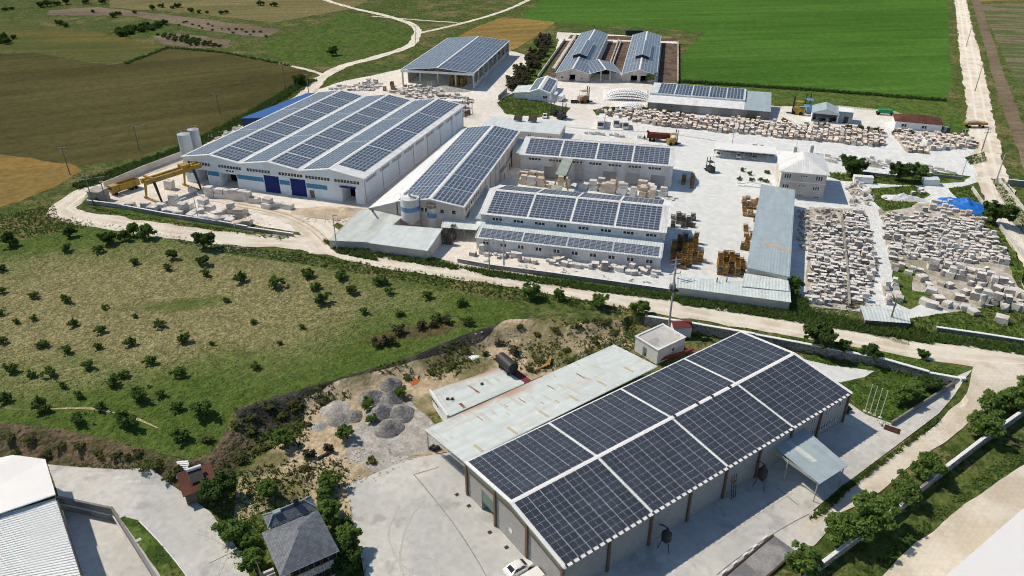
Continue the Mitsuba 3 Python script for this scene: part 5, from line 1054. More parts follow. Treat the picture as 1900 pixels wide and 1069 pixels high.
# ---------------------------------------------------------------- stone blocks
def rock_mesh(seed):
    r = np.random.default_rng(seed); p = r.uniform(-.5, .5, (26, 3)) ** 1.0; p = p / np.maximum(np.abs(p).max(1, keepdims=True), .33) * .5 * r.uniform(.82, 1.0, (26, 1)); p[:, 2] += .5
    q = m3.Manifold.hull_points(p).to_mesh(); return np.asarray(q.vert_properties[:, :3]), np.asarray(q.tri_verts)
def block_mesh(seed):
    r = np.random.default_rng(seed); c = np.array([[x, y, z] for z in (0, 1) for x, y in ((-.5, -.5), (.5, -.5), (.5, .5), (-.5, .5))]); c = c + r.uniform(-.07, .07, c.shape) * [1, 1, .9]; c[:4, 2] = 0
    m = m3.Manifold.hull_points(np.vstack([c * [.93, 1, 1], c * [1, .93, 1], np.vstack([c[:4], c[4:] - [0, 0, .06]]), c * [.94, .94, 1]])); q = m.to_mesh(); return np.asarray(q.vert_properties[:, :3]), np.asarray(q.tri_verts)
BM = [block_mesh(s) for s in range(8)] + [rock_mesh(s) for s in range(40, 44)]
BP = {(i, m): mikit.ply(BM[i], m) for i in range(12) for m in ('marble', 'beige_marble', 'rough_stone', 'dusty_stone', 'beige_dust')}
blocks = []      # (x, y, z, yaw, sx, sy, sz, variant, material, yard)
def blk(x, y, z, yaw, s, m, yard): blocks.append((x, y, z, yaw, *s, int(rng.integers(8) if m not in ('rough_stone', 'dusty_stone') or rng.random() < .55 else rng.integers(8, 12)), m, yard))
def block_rows(px, dirpx, along, across, size, m, yard, keep=.9, stack=.25, jit=.2, turn=.12):
    poly = Polygon(pts(px)).buffer(0); d = np.array(at(*dirpx[1])[:2]) - np.array(at(*dirpx[0])[:2]); a = math.atan2(d[1], d[0]); c = poly.centroid; R = math.sqrt(poly.area) * 2.2
    u, v = np.array([math.cos(a), math.sin(a)]), np.array([-math.sin(a), math.cos(a)])
    for j in np.arange(-R, R, across):
        i = -R + rng.uniform(0, along); gap = rng.uniform(.92, 1.1)
        while i < R:
            sx = rng.uniform(*size[0]); q = np.array([c.x, c.y]) + u * i + v * (j + rng.normal(0, jit)); i += sx * gap + rng.exponential(along)
            if not poly.contains(shapely.Point(*q)) or rng.random() > keep: continue
            s = (sx, rng.uniform(*size[1]), rng.uniform(*size[2])); mm = m if isinstance(m, str) else m[int(rng.random() ** 1.5 * len(m))]
            blk(q[0], q[1], U, a + rng.normal(0, turn), s, mm, yard)
            if rng.random() < stack: blk(q[0] + rng.normal(0, .15), q[1] + rng.normal(0, .15), U + s[2] * .97, a + rng.normal(0, turn), (s[0] * rng.uniform(.7, 1), s[1] * rng.uniform(.75, 1), rng.uniform(*size[2]) * .85), mm, yard)
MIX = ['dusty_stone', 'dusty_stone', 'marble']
big = ((1.0, 1.75), (.95, 1.25), (.7, 1.1))
block_rows([(1508, 422), (1556, 420), (1566, 480), (1570, 566), (1498, 566), (1502, 480)], ((1500, 500), (1570, 508)), .1, 1.5, big, MIX, 'inner', .96, .35, .1, .05)
block_rows([(1512, 388), (1552, 388), (1556, 420), (1506, 424)], ((1500, 500), (1570, 508)), .5, 1.9, ((.8, 1.8), (.8, 1.4), (.5, 1.0)), ['rough_stone', 'marble'], 'inner', .85, .3, .4, .6)
block_rows([(1564, 396), (1602, 394), (1612, 430), (1626, 490), (1618, 530), (1606, 560), (1578, 566)], ((1570, 500), (1630, 508)), .1, 1.5, big, MIX, 'inner', .96, .35, .1, .05)
block_rows([(1634, 396), (1690, 404), (1716, 392), (1726, 404), (1785, 408), (1822, 420), (1850, 445), (1872, 482), (1872, 494), (1800, 489), (1758, 492), (1712, 482), (1652, 484), (1642, 450)], ((1650, 430), (1850, 452)), .16, 1.75, big, MIX, 'outer', .88, .2, .2, .1)
block_rows([(1726, 378), (1764, 378), (1800, 402), (1836, 412), (1790, 406), (1724, 392)], ((1650, 430), (1850, 452)), .3, 2.4, big, ['marble', 'beige_marble'], 'outer', .95, .2)
block_rows([(1722, 494), (1800, 505), (1876, 528), (1874, 540), (1800, 525), (1735, 512)], ((1720, 497), (1876, 532)), .15, 2.3, ((1.6, 2.4), (1.5, 1.9), (1.2, 1.7)), ['dusty_stone', 'marble'], 'outer', .97, .55, .1)
block_rows([(1652, 490), (1718, 500), (1716, 514), (1654, 503)], ((1651, 490), (1717, 508)), .5, 2.6, big, ['dusty_stone', 'marble'], 'outer', .9, .15)
block_rows([(1800, 549), (1905, 570), (1925, 592), (1902, 586), (1800, 562)], ((1800, 553), (1900, 578)), .1, 2.2, ((1.6, 2.3), (1.5, 1.9), (1.4, 1.9)), ['dusty_stone', 'marble'], 'outer', .99, .6, .08)
block_rows([(1640, 528), (1662, 528), (1672, 555), (1660, 575), (1644, 560)], ((1650, 520), (1665, 570)), .4, 2.2, ((1.2, 2.0), (1.1, 1.6), (.8, 1.3)), ['marble', 'rough_stone'], 'outer', .9, .4)
for x, y in ((1710, 520), (1722, 532), (1727, 545), (1745, 530), (1760, 533), (1790, 545), (1800, 530), (1815, 540), (1830, 545), (1850, 540), (1870, 545), (1885, 548), (1740, 560), (1755, 568), (1778, 556), (1715, 565), (1728, 570), (1770, 570), (1790, 575), (1805, 583), (1857, 598), (1820, 530), (1840, 532), (1900, 553)):
    q = at(x, y); s = rng.uniform(1.1, 2.0); blk(q[0], q[1], U, rng.uniform(0, 3), (s * 1.2, s, s * .75), 'marble' if rng.random() < .4 else 'dusty_stone', 'outer')
sm = ((1.2, 1.9), (1.1, 1.6), (.8, 1.25))
block_rows([(1108, 208), (1200, 206), (1232, 218), (1240, 236), (1190, 230), (1130, 216)], ((1205, 205), (1200, 240)), .12, 1.9, sm, ['beige_dust', 'beige_dust', 'marble'], 'back', .95, .4, .4)
block_rows([(1200, 206), (1300, 221), (1398, 226), (1396, 250), (1330, 247), (1300, 241), (1225, 236)], ((1300, 218), (1290, 250)), .12, 1.9, sm, ['beige_dust', 'beige_dust', 'marble'], 'back', .95, .4, .15, .06)
block_rows([(1402, 226), (1500, 233), (1640, 246), (1640, 275), (1560, 267), (1450, 257), (1403, 251)], ((1500, 230), (1492, 262)), .12, 1.9, sm, ['beige_dust', 'beige_dust', 'marble'], 'back', .95, .4, .15, .06)
block_rows([(1655, 248), (1700, 248), (1720, 285), (1680, 285)], ((1660, 250), (1690, 285)), .12, 1.9, sm, ['beige_dust', 'beige_dust', 'marble'], 'back', .95, .4, .15, .06)
block_rows([(1710, 250), (1760, 252), (1818, 268), (1800, 276), (1728, 280)], ((1710, 250), (1735, 280)), .12, 1.9, sm, ['beige_dust', 'beige_dust', 'marble'], 'back', .95, .4, .2, .08)
block_rows([(1534, 288), (1556, 294), (1554, 308), (1534, 300)], ((1530, 285), (1560, 290)), .4, 2.4, sm, ['marble'], 'office', .85, .2)
block_rows([(1604, 297), (1650, 302), (1660, 312), (1610, 312)], ((1600, 300), (1660, 310)), .5, 2.6, sm, ['marble'], 'office', .8, .2)
block_rows([(1690, 305), (1725, 308), (1770, 322), (1740, 324), (1690, 312)], ((1690, 305), (1770, 322)), .5, 2.6, sm, ['marble'], 'office', .8, .2)
block_rows([(1478, 392), (1500, 388), (1498, 472), (1480, 474)], ((1478, 400), (1500, 404)), .4, 1.5, ((.7, 1.6), (.6, 1.1), (.4, .9)), ['rough_stone'], 'slabs', .85, .3, .4, .6)
# beige marble between the halls
bm = ((1.9, 3.0), (1.6, 2.2), (1.3, 1.9))
block_rows([(966, 326), (1008, 330), (1012, 347), (968, 345)], ((966, 330), (1080, 344)), .3, 2.9, bm, ['beige_marble', 'beige_marble', 'marble'], 'court', .98, .9, .15)
block_rows([(1016, 336), (1086, 340), (1088, 353), (1018, 350)], ((966, 330), (1080, 344)), .6, 3.0, bm, ['beige_marble', 'marble'], 'court', .75, .7, .25)
block_rows([(1094, 342), (1205, 352), (1245, 362), (1220, 372), (1096, 358)], ((1094, 346), (1240, 366)), .8, 2.9, bm, ['beige_marble', 'marble', 'marble'], 'court', .98, .9, .2)
for i in range(14): q = at(1215 + rng.uniform(0, 40), 362 + rng.uniform(0, 10)); blk(q[0], q[1], U, rng.uniform(0, 3), (rng.uniform(.8, 1.8), .8, .35), 'marble', 'court')
# big white blocks of the left yard
Lb_ = [(392, 364, 2), (410, 366, 2), (424, 368, 2), (437, 370, 2), (450, 371, 2), (463, 374, 2), (474, 376, 1), (497, 386, 2), (516, 384, 1), (535, 387, 1), (316, 350, 1.4), (357, 356, .9), (243, 386, 1.1), (272, 386, 1.2), (284, 392, 1.2), (300, 388, 1), (312, 396, 1), (322, 398, 1), (333, 401, 1), (325, 380, 2), (344, 396, 1.3), (350, 386, 1), (357, 406, 1), (369, 408, 1), (379, 388, 1.5), (392, 392, 1), (388, 410, 1), (400, 413, 1), (412, 396, 1), (414, 412, 1), (430, 394, 1.6), (428, 416, 1), (446, 408, 1.5), (443, 420, 1), (450, 398, 1), (459, 418, 1), (362, 398, .8), (338, 388, 1), (403, 402, 1), (372, 398, 1)]
for x, y, n in Lb_:
    q = at(x, y); s = (rng.uniform(2.2, 3.0), rng.uniform(1.7, 2.2), rng.uniform(1.4, 1.8)); yaw = -.3 + rng.normal(0, .12) + (.9 if y > 380 and rng.random() < .3 else 0)
    m = 'beige_marble' if x > 440 and y > 395 else 'marble'
    blk(q[0], q[1], U, yaw, s if n >= 1 else tuple(t * .8 for t in s), m, 'left')
    if n >= 1.3: blk(q[0] + rng.normal(0, .2), q[1] + rng.normal(0, .2), U + s[2] * .97, yaw + rng.normal(0, .06), tuple(t * rng.uniform(.85, 1) for t in s), m, 'left')
# small blocks along the front of the two-storey hall
for u in np.r_[np.linspace(1, 16, 13), np.linspace(20, LM1 - .5, 34)]:
    q = FM1.p(u + rng.normal(0, .3), -DM1 - rng.uniform(1.0, 3.6)); s = rng.uniform(.8, 1.5); m = 'marble' if rng.random() < .3 else 'dusty_stone'
    blk(q[0], q[1], U, FM1.yaw + rng.normal(0, .2), (s * 1.2, s, s * .8), m, 'front')
    if rng.random() < .25: blk(q[0], q[1], U + s * .78, FM1.yaw + rng.normal(0, .2), (s, s * .9, s * .8), m, 'front')
for i in range(40):
    q = FM1.p(rng.uniform(-2, LM1), -DM1 - rng.uniform(5, 10)); blk(q[0], q[1], U, rng.uniform(0, 3), (rng.uniform(.4, 1.2), rng.uniform(.3, .6), rng.uniform(.1, .3)), 'rough_stone', 'chips')
# slab piles behind the three-gabled hall, offcuts elsewhere
block_rows([(722, 172), (760, 160), (800, 166), (880, 186), (880, 194), (800, 188), (760, 184)], ((730, 170), (870, 190)), .6, 2.6, ((1.6, 2.8), (1.0, 1.6), (.5, 1.1)), MIX, 'slabs', .85, .3, .3, .3)
block_rows([(655, 158), (690, 150), (712, 158), (690, 170), (640, 168)], ((660, 160), (710, 160)), .6, 2.2, ((1.2, 2.4), (.9, 1.5), (.5, 1.0)), MIX, 'slabs', .85, .3, .3, .4)
block_rows([(600, 163), (640, 157), (650, 166), (610, 170)], ((600, 160), (640, 160)), 1.5, 2.6, ((1.2, 2.4), (.9, 1.5), (.5, 1.0)), MIX, 'slabs', .7, .2, .3, .4)
block_rows([(1085, 246), (1235, 259), (1235, 264), (1085, 251)], ((1085, 247), (1235, 260)), .6, 2.4, ((1.2, 2.4), (.9, 1.5), (.7, 1.1)), ['marble'], 'slabs', .9, .2)
block_rows([(1568, 340), (1600, 342), (1624, 365), (1622, 384), (1580, 382)], ((1570, 350), (1620, 360)), .4, 1.9, ((.7, 1.8), (.5, 1.1), (.4, .9)), ['rough_stone', 'marble', 'beige_marble'], 'slabs', .9, .4, .4, .8)
block_rows([(380, 253), (452, 234), (440, 246), (400, 262)], ((380, 255), (450, 236)), .8, 1.7, ((.7, 2.0), (.6, 1.2), (.4, .9)), ['beige_marble', 'marble'], 'slabs', .7, .2, .5, .6)
block_rows([(1330, 268), (1440, 278), (1440, 281), (1330, 272)], ((1330, 270), (1440, 279)), .8, 2.2, ((1.0, 2.0), (.8, 1.3), (.5, .9)), ['marble'], 'slabs', .7, .1)
block_rows([(1690, 352), (1720, 354), (1718, 362), (1692, 362)], ((1690, 355), (1720, 356)), .8, 2.0, ((1.0, 2.0), (.8, 1.4), (.6, 1.2)), MIX, 'slabs', .9, .3, .3, .5)
YL = {'inner': ('the tight rows right of the grey shed', 'stone blocks right of the grey shed'), 'outer': ('the wide yard by the blue tarpaulin', 'stone blocks in the wide right yard'),
      'back': ('the rows behind the carport', 'pale blocks in the back rows'), 'office': ('the small yard by the office trees', 'blocks behind the office'), 'court': ('the stacks between the grimy halls', 'beige blocks between the halls'),
      'left': ('the left yard below the crane', 'white blocks in the left yard'), 'front': ('the line before the two-storey hall', 'small blocks before the two-storey hall'), 'chips': ('', ''), 'slabs': ('', '')}
def apparent(b): return (b[4] * b[6] + b[4] * b[5]) / ((b[0] ** 2 + b[1] ** 2 + 83 ** 2))
order = sorted((i for i, b in enumerate(blocks) if b[9] not in ('chips', 'slabs')), key=lambda i: -apparent(blocks[i])); single = set(order[:300])
heap = {}; rank = {}
for yd in YL:
    t = [(blocks[i][0] ** 2 + blocks[i][1] ** 2) ** .5 for i in single if blocks[i][9] == yd]; rank[yd] = [np.quantile(t, (.33, .67))] if t else [(0, 0)]
for i, b in enumerate(blocks):
    x, y, z, yaw, sx, sy, sz, var, m, yd = b
    if i in single:
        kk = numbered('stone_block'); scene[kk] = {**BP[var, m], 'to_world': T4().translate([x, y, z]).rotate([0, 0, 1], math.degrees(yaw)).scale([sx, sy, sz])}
        d = rank[yd][0]; t = (x * x + y * y) ** .5; part = 'near part' if t < d[0] else ('middle part' if t < d[1] else 'far part')
        tone = {'marble': 'white', 'beige_marble': 'beige', 'rough_stone': 'grey', 'dusty_stone': 'shade_painted', 'beige_dust': 'pinkish'}[m]; up = 'on another' if z > U + .2 else 'on the ground'
        lab(kk, f'{tone} block {up}, {part} of ' + YL[yd][0], 'stone block', f'{tone} blocks {up}, {part}, {YL[yd][1]}')
    else:
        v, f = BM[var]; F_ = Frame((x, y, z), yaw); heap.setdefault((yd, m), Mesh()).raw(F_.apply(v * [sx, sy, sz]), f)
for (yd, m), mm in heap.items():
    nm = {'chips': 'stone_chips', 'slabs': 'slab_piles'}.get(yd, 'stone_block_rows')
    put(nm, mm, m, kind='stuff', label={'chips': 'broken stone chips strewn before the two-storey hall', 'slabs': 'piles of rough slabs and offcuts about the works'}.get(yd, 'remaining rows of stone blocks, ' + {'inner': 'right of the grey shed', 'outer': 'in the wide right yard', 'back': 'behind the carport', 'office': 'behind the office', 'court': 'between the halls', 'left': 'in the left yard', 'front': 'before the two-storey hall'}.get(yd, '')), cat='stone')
# ---------------------------------------------------------------- crates
def crate_mesh():
    m = Mesh(); f = Frame((0, 0, 0), 0)
    for x in (-.55, .55):
        for y in (-.5, .5): m.box(f, x - .06, x + .06, y - .06, y + .06, 0, 1.0)
    for z in (.03, .38, .72):
        for s in (-1, 1): m.box(f, -.6, .6, s * .53 - .02, s * .53 + .02, z, z + .2); m.box(f, s * .58 - .02, s * .58 + .02, -.5, .5, z + .003, z + .197)
    m.box(f, -.54, .54, -.49, .49, .05, .12); return m.get()[:2]
CR = {m: mikit.ply(crate_mesh(), m) for m in ('pallet_wood', 'grey_wood')}
def stacks(n, px, hmax, label, group, m='pallet_wood', yaw=-.23, cell=(1.32, 1.16)):
    poly = Polygon(pts(px)); c = poly.centroid; F_ = Frame((c.x, c.y, U), yaw); cells = [(i, j) for i in range(-12, 13) for j in range(-12, 13) if poly.contains(shapely.Point(*F_.p(i * cell[0], j * cell[1])[:2]))]
    rng.shuffle(cells)
    for i, j in cells[:n]:
        k = thing('crate_stack', label, 'crate stack', group)
        for z in range(int(rng.integers(max(1, hmax - 2), hmax + 1))):
            q = F_.p(i * cell[0] + rng.normal(0, .06), j * cell[1] + rng.normal(0, .06), z * 1.02); mm = m if rng.random() < .8 else 'grey_wood'
            kk = numbered(f'{k}__crate'); scene[kk] = {**CR[mm], 'to_world': T4().translate(q.tolist()).rotate([0, 0, 1], math.degrees(yaw) + rng.normal(0, 3))}
stacks(46, [(1246, 446), (1296, 448), (1300, 488), (1262, 500), (1238, 490)], 3, 'stack of slatted wooden crates beside the end of the two-storey hall', 'crates beside the two-storey hall')
stacks(14, [(1244, 402), (1292, 402), (1292, 424), (1242, 424)], 2, 'stack of greyed crates in the shade of the two-storey hall', 'greyed crates by the two-storey hall', 'grey_wood')
stacks(28, [(1330, 486), (1378, 484), (1382, 512), (1330, 512)], 3, 'stack of slatted wooden crates before the lower end of the long grey shed', 'crates before the long grey shed')
stacks(14, [(1372, 366), (1408, 370), (1402, 420), (1376, 412)], 2, 'stack of flat brown crates along the upper part of the long grey shed', 'crates along the long grey shed')
stacks(8, [(1376, 420), (1400, 424), (1392, 470), (1372, 462)], 2, 'stack of brown crates under the edge of the long grey shed roof', 'crates under the long grey shed')
stacks(7, [(1262, 330), (1292, 332), (1292, 350), (1260, 350)], 2, 'stack of orange-brown crates beside the hall behind the blocks', 'crates beside the polishing hall')
stacks(5, [(708, 158), (736, 158), (734, 170), (708, 170)], 2, 'stack of brown crates before the open storage hall', 'crates before the storage hall')
stacks(8, [(815, 440), (838, 432), (846, 450), (826, 460)], 4, 'stack of weathered crates under the low roofs by the silos', 'crates by the silos', 'grey_wood')
m = Mesh()
for i in range(34): q = at(1372 + rng.uniform(0, 56), 338 + rng.uniform(0, 10)); m.box(Frame(q, -.25), -.9, .9, -.35, .35, 0, .35)
k = thing('slab_rack', 'rows of white slabs lying on racks before the office', 'slab rack'); put(f'{k}__slab', m, 'trim_white', kind='stuff')
# ---------------------------------------------------------------- cranes, vehicles, machines
k = thing('gantry_crane', 'yellow twin-beam gantry crane over the left block yard', 'gantry crane')
A0, A1, B0, B1 = at(272, 369), at(301, 376), at(343, 345), at(373, 351); hz = 7.0
ca, cb_ = (A0 + A1) / 2, (B0 + B1) / 2; f, l = frame2(ca, cb_, U); hw = 1.1
for s in (-1, 1): put(f'{k}__girder', Mesh().box(f, -1.8, l + 3.5, s * hw - .35, s * hw + .35, hz - 1.3, hz), 'crane_yellow')
for u in (0, l): put(f'{k}__cross_beam', Mesh().box(f, u - .3, u + .3, -2.4, 2.4, hz + .003, hz + .5), 'crane_yellow')
for n, (p, mm) in enumerate(((A0, 'crane_yellow'), (A1, 'dark_steel'), (B0, 'crane_yellow'), (B1, 'dark_steel'))):
    u, v = f.loc(p); put(f'{k}__leg', Mesh().tube([f.p(u, v, 0), f.p(u, math.copysign(1.5, v), hz - 1.2)], [.28, .42], 6), mm)
for u in (f.loc(A0)[0], f.loc(B0)[0]): put(f'{k}__sill_beam', Mesh().box(f, u - .2, u + .2, min(f.loc(A0)[1], f.loc(A1)[1]) - 1, max(f.loc(A0)[1], f.loc(A1)[1]) + 1, .1, .6), 'crane_yellow')
put(f'{k}__trolley', Mesh().box(f, l * .8, l * .8 + 2.6, -1.3, 1.3, hz + .03, hz + .9), 'crane_yellow')
k = thing('covered_crane', 'old gantry crane with a green sheet roof above the beige marble blocks', 'gantry crane')
a, b = at(1041, 324, U + 7.0), at(1060, 283, U + 7.0); f, l = frame2(a, b, U)
put(f'{k}__roof', Mesh().slab(f.p(-1, -1.6, 7.2), f.p(l + 1, -1.6, 7.2), f.p(l + 1, 1.6, 7.3), f.p(-1, 1.6, 7.3), .12), 'crane_roof')
for s in (-1, 1): put(f'{k}__girder', Mesh().box(f, -1, l + 1, s * 1.2 - .2, s * 1.2 + .2, 5.9, 7.0), 'dark_steel' if s < 0 else 'crane_yellow')
for u in (.5, l - .5):
    for s in (-1, 1): put(f'{k}__leg', Mesh().tube([f.p(u, s * 2.6, 0), f.p(u, s * 1.2, 6.2)], .22, 6), 'crane_yellow')
g = f.at(-4, .5); put(f'{k}__cabin', Mesh().box(g, -1.3, 1.3, -1.2, 1.2, 2.4, 4.3), 'crane_yellow'); put(f'{k}__cabin_roof', Mesh().box(g, -1.7, 1.7, -1.6, 1.6, 4.303, 4.5), 'crane_roof')
for s in (-1, 1): put(f'{k}__cabin_leg', Mesh().tube([g.p(s, -1, 0), g.p(s, -1, 2.4)], .15, 6).tube([g.p(s, 1, 0), g.p(s, 1, 2.4)], .15, 6), 'crane_yellow')
def wheels(k, F, xs, w, r=.5):
    for x in xs:
        for s in (-1, 1): c = F.p(x, s * (w / 2 - .15), r); put(f'{k}__wheel', Mesh().tube([c - F.w * .18, c + F.w * .18], r, 12), 'tyre', smooth=40)
k = thing('dump_truck', 'yellow dump truck parked behind the left yard wall', 'truck'); f, l = frame2(at(207, 363), at(250, 349), U)
put(f'{k}__cab', Mesh().box(f, 0, 2.1, -1.25, 1.25, .8, 3.0), 'crane_yellow'); put(f'{k}__windscreen', Mesh().box(f, -.03, -.003, -1.05, 1.05, 1.8, 2.7), 'window_glass'); put(f'{k}__chassis', Mesh().box(f, .1, 8.6, -.5, .5, .6, .95), 'dark_steel')
bed = mbox(2.4, 8.8, -1.3, 1.3, 1.0, 2.9) - mbox(2.55, 8.65, -1.15, 1.15, 1.2, 3.2); mput(f'{k}__bed', bed, f, 'crane_yellow'); wheels(k, f, (1.0, 6.0, 7.4), 2.5)
for i in range(6): put(f'{k}__bed_rib', Mesh().box(f, 2.8 + i * 1.1, 2.95 + i * 1.1, -1.38, -1.303, 1.05, 2.85), 'crane_yellow')
k = thing('gate_hut', 'small grey concrete hut at the road bend', 'hut'); f = Frame(at(178, 377), -.2); mput(f'{k}__wall', mbox(-1.8, 2.0, -.2, 3.8, -.3, 3.4) - mbox(.4, 1.4, -1, .5, -.4, 2), f, 'grey_wall'); put(f'{k}__roof', Mesh().box(f, -2.0, 2.2, -.4, 4.0, 3.403, 3.6), 'rubble')
def bus(label, px, L, yaw, W=2.5, H=3.1):
    k = thing('bus', label, 'bus', 'buses parked by the back rows'); f = Frame(at(*px), yaw)
    body = m3.Manifold.batch_hull([mbox(.1, L - .1, -W / 2, W / 2, .35, H - .35), mbox(.35, L - .2, -W / 2 + .15, W / 2 - .15, .35, H)]) if hasattr(m3.Manifold, 'batch_hull') else mbox(0, L, -W / 2, W / 2, .35, H)
    mput(f'{k}__body', body, f, 'bus_white'); put(f'{k}__windscreen', Mesh().box(f, .06, .2, -W / 2 + .15, W / 2 - .15, 1.2, 2.5), 'window_glass'); wheels(k, f, (1.8, L - 2.2), W, .48)
    for s in (-1, 1): put(f'{k}__side_window', Mesh().box(f, .8, L - .5, s * (W / 2 + .01) - .015, s * (W / 2 + .01) + .015, 1.55, 2.4), 'window_glass')
    for s in (-1, 1): put(f'{k}__headlight', Mesh().box(f, .05, .2, s * .85 - .2, s * .85 + .2, .65, .85), 'silver_paint')
    put(f'{k}__roof_hatch', Mesh().box(f, L * .4, L * .55, -.5, .5, H + .003, H + .14), 'trim_white')
bus('large white bus with a dark windscreen, left of three', (1114, 240), 10.5, math.radians(80)); bus('white minibus, middle of three parked vehicles', (1143.5, 237), 7, math.radians(86), 2.2, 2.8); bus('white minibus, right of three parked vehicles', (1160.5, 241), 7, math.radians(86), 2.2, 2.8)
k = thing('trailer', 'dark red farm trailer behind the polishing hall', 'trailer'); f = Frame(at(1222, 262), -.22)
put(f'{k}__body', Mesh().box(f, -4.2, 4.0, -1.1, 1.1, 1.2, 2.9), 'maroon_paint'); put(f'{k}__drawbar', Mesh().box(f, 4.0, 5.8, -.2, .2, 1.0, 1.4), 'maroon_paint'); wheels(k, f, (-3, -1.8, 3), 2.2, .55); put(f'{k}__chute', Mesh().tube([f.p(-3.6, 0, 2.9), f.p(-4.4, 0, 3.5)], .4), 'maroon_paint')
def forklift(label, px, yaw, paint, cat='forklift', s=1.0, name='forklift'):
    k = thing(name, label, cat); f = Frame(at(*px), yaw)
    put(f'{k}__body', Mesh().box(f, -1.4 * s, .7 * s, -.7 * s, .7 * s, .4, 1.4 * s), paint); put(f'{k}__roof', Mesh().box(f, -.9 * s, .6 * s, -.65 * s, .65 * s, 2.5 * s, 2.6 * s), paint)
    for x in (-.85, .55):
        for y in (-.6, .6): put(f'{k}__post', Mesh().tube([f.p(x * s, y * s, 1.3 * s), f.p(x * s, y * s, 2.5 * s)], .05, 5), 'dark_steel')
    put(f'{k}__mast', Mesh().box(f, .8 * s, .95 * s, -.5 * s, -.35 * s, .1, 3.4 * s).box(f, .8 * s, .95 * s, .35 * s, .5 * s, .1, 3.4 * s), 'dark_steel', kind='stuff'); put(f'{k}__fork', Mesh().box(f, .96 * s, 2.0 * s, -.4 * s, .4 * s, .15, .25), 'dark_steel'); wheels(k, f, (-.9 * s, .5 * s), 1.4 * s, .38 * s)
forklift('grey forklift crossing the white court', (1316, 318), 1.9, 'dark_steel', s=1.3); forklift('loader with a white cab roof beside the dark red trailer', (1248, 268), .3, 'crane_yellow', 'loader', 1.5, 'wheel_loader')
forklift('rusty orange tractor in the farm court', (1084, 190), .4, 'rust', 'tractor', 1.9, 'tractor'); forklift('yellow excavator beside the repair shed', (1478, 212), 2.6, 'crane_yellow', 'excavator', 2.0, 'excavator'); forklift('blue tractor left of the repair shed', (1498, 208), 1.5, 'silo_blue', 'tractor', 2.0, 'tractor')
forklift('dark tractor by the grass island', (1043, 220), 1.0, 'dark_steel', 'tractor', 1.7, 'tractor'); forklift('dark harrow tractor on the grass island', (1028, 214), 2.0, 'dark_steel', 'tractor', 1.5, 'tractor')
car('parked_van', 'white van beside the small gabled farm house', Frame(at(1042, 186), math.radians(250)), 5.6, 2.0, 2.4, cat='van', van=True); car('parked_car', 'white pickup-like car by the grass island', Frame(at(1011, 218), math.radians(265)), 4.8, 1.9, 1.7)
k = thing('skip', 'low dark metal skip in the farm court', 'skip'); mput(f'{k}__body', mbox(-2, 2, -.8, .8, 0, 1) - mbox(-1.9, 1.9, -.7, .7, .1, 2), Frame(at(1068, 191), 0), 'dark_steel')
k = thing('seed_drill', 'green farm implement beside the bungalow', 'farm implement'); f = Frame(at(1641, 213), -.2); put(f'{k}__hopper', Mesh().box(f, -2.6, 2.6, -.9, .9, .9, 2.2), 'green_paint'); put(f'{k}__frame', Mesh().box(f, -3, 3, -.2, .2, .5, .85), 'rust'); wheels(k, f, (-2.6, 2.6), 2, .6)
k = thing('farm_trailer', 'pale wooden farm trailer by the right road', 'trailer'); f = Frame(at(1808, 236), 0); put(f'{k}__bed', Mesh().box(f, -4, 4, -1.3, 1.3, 1.2, 1.9), 'pallet_wood'); put(f'{k}__load', Mesh().box(f, -3.6, 1, -1.2, 1.2, 1.903, 2.6), 'beige_marble'); wheels(k, f, (-2.5, 2.5), 2.4, .5)
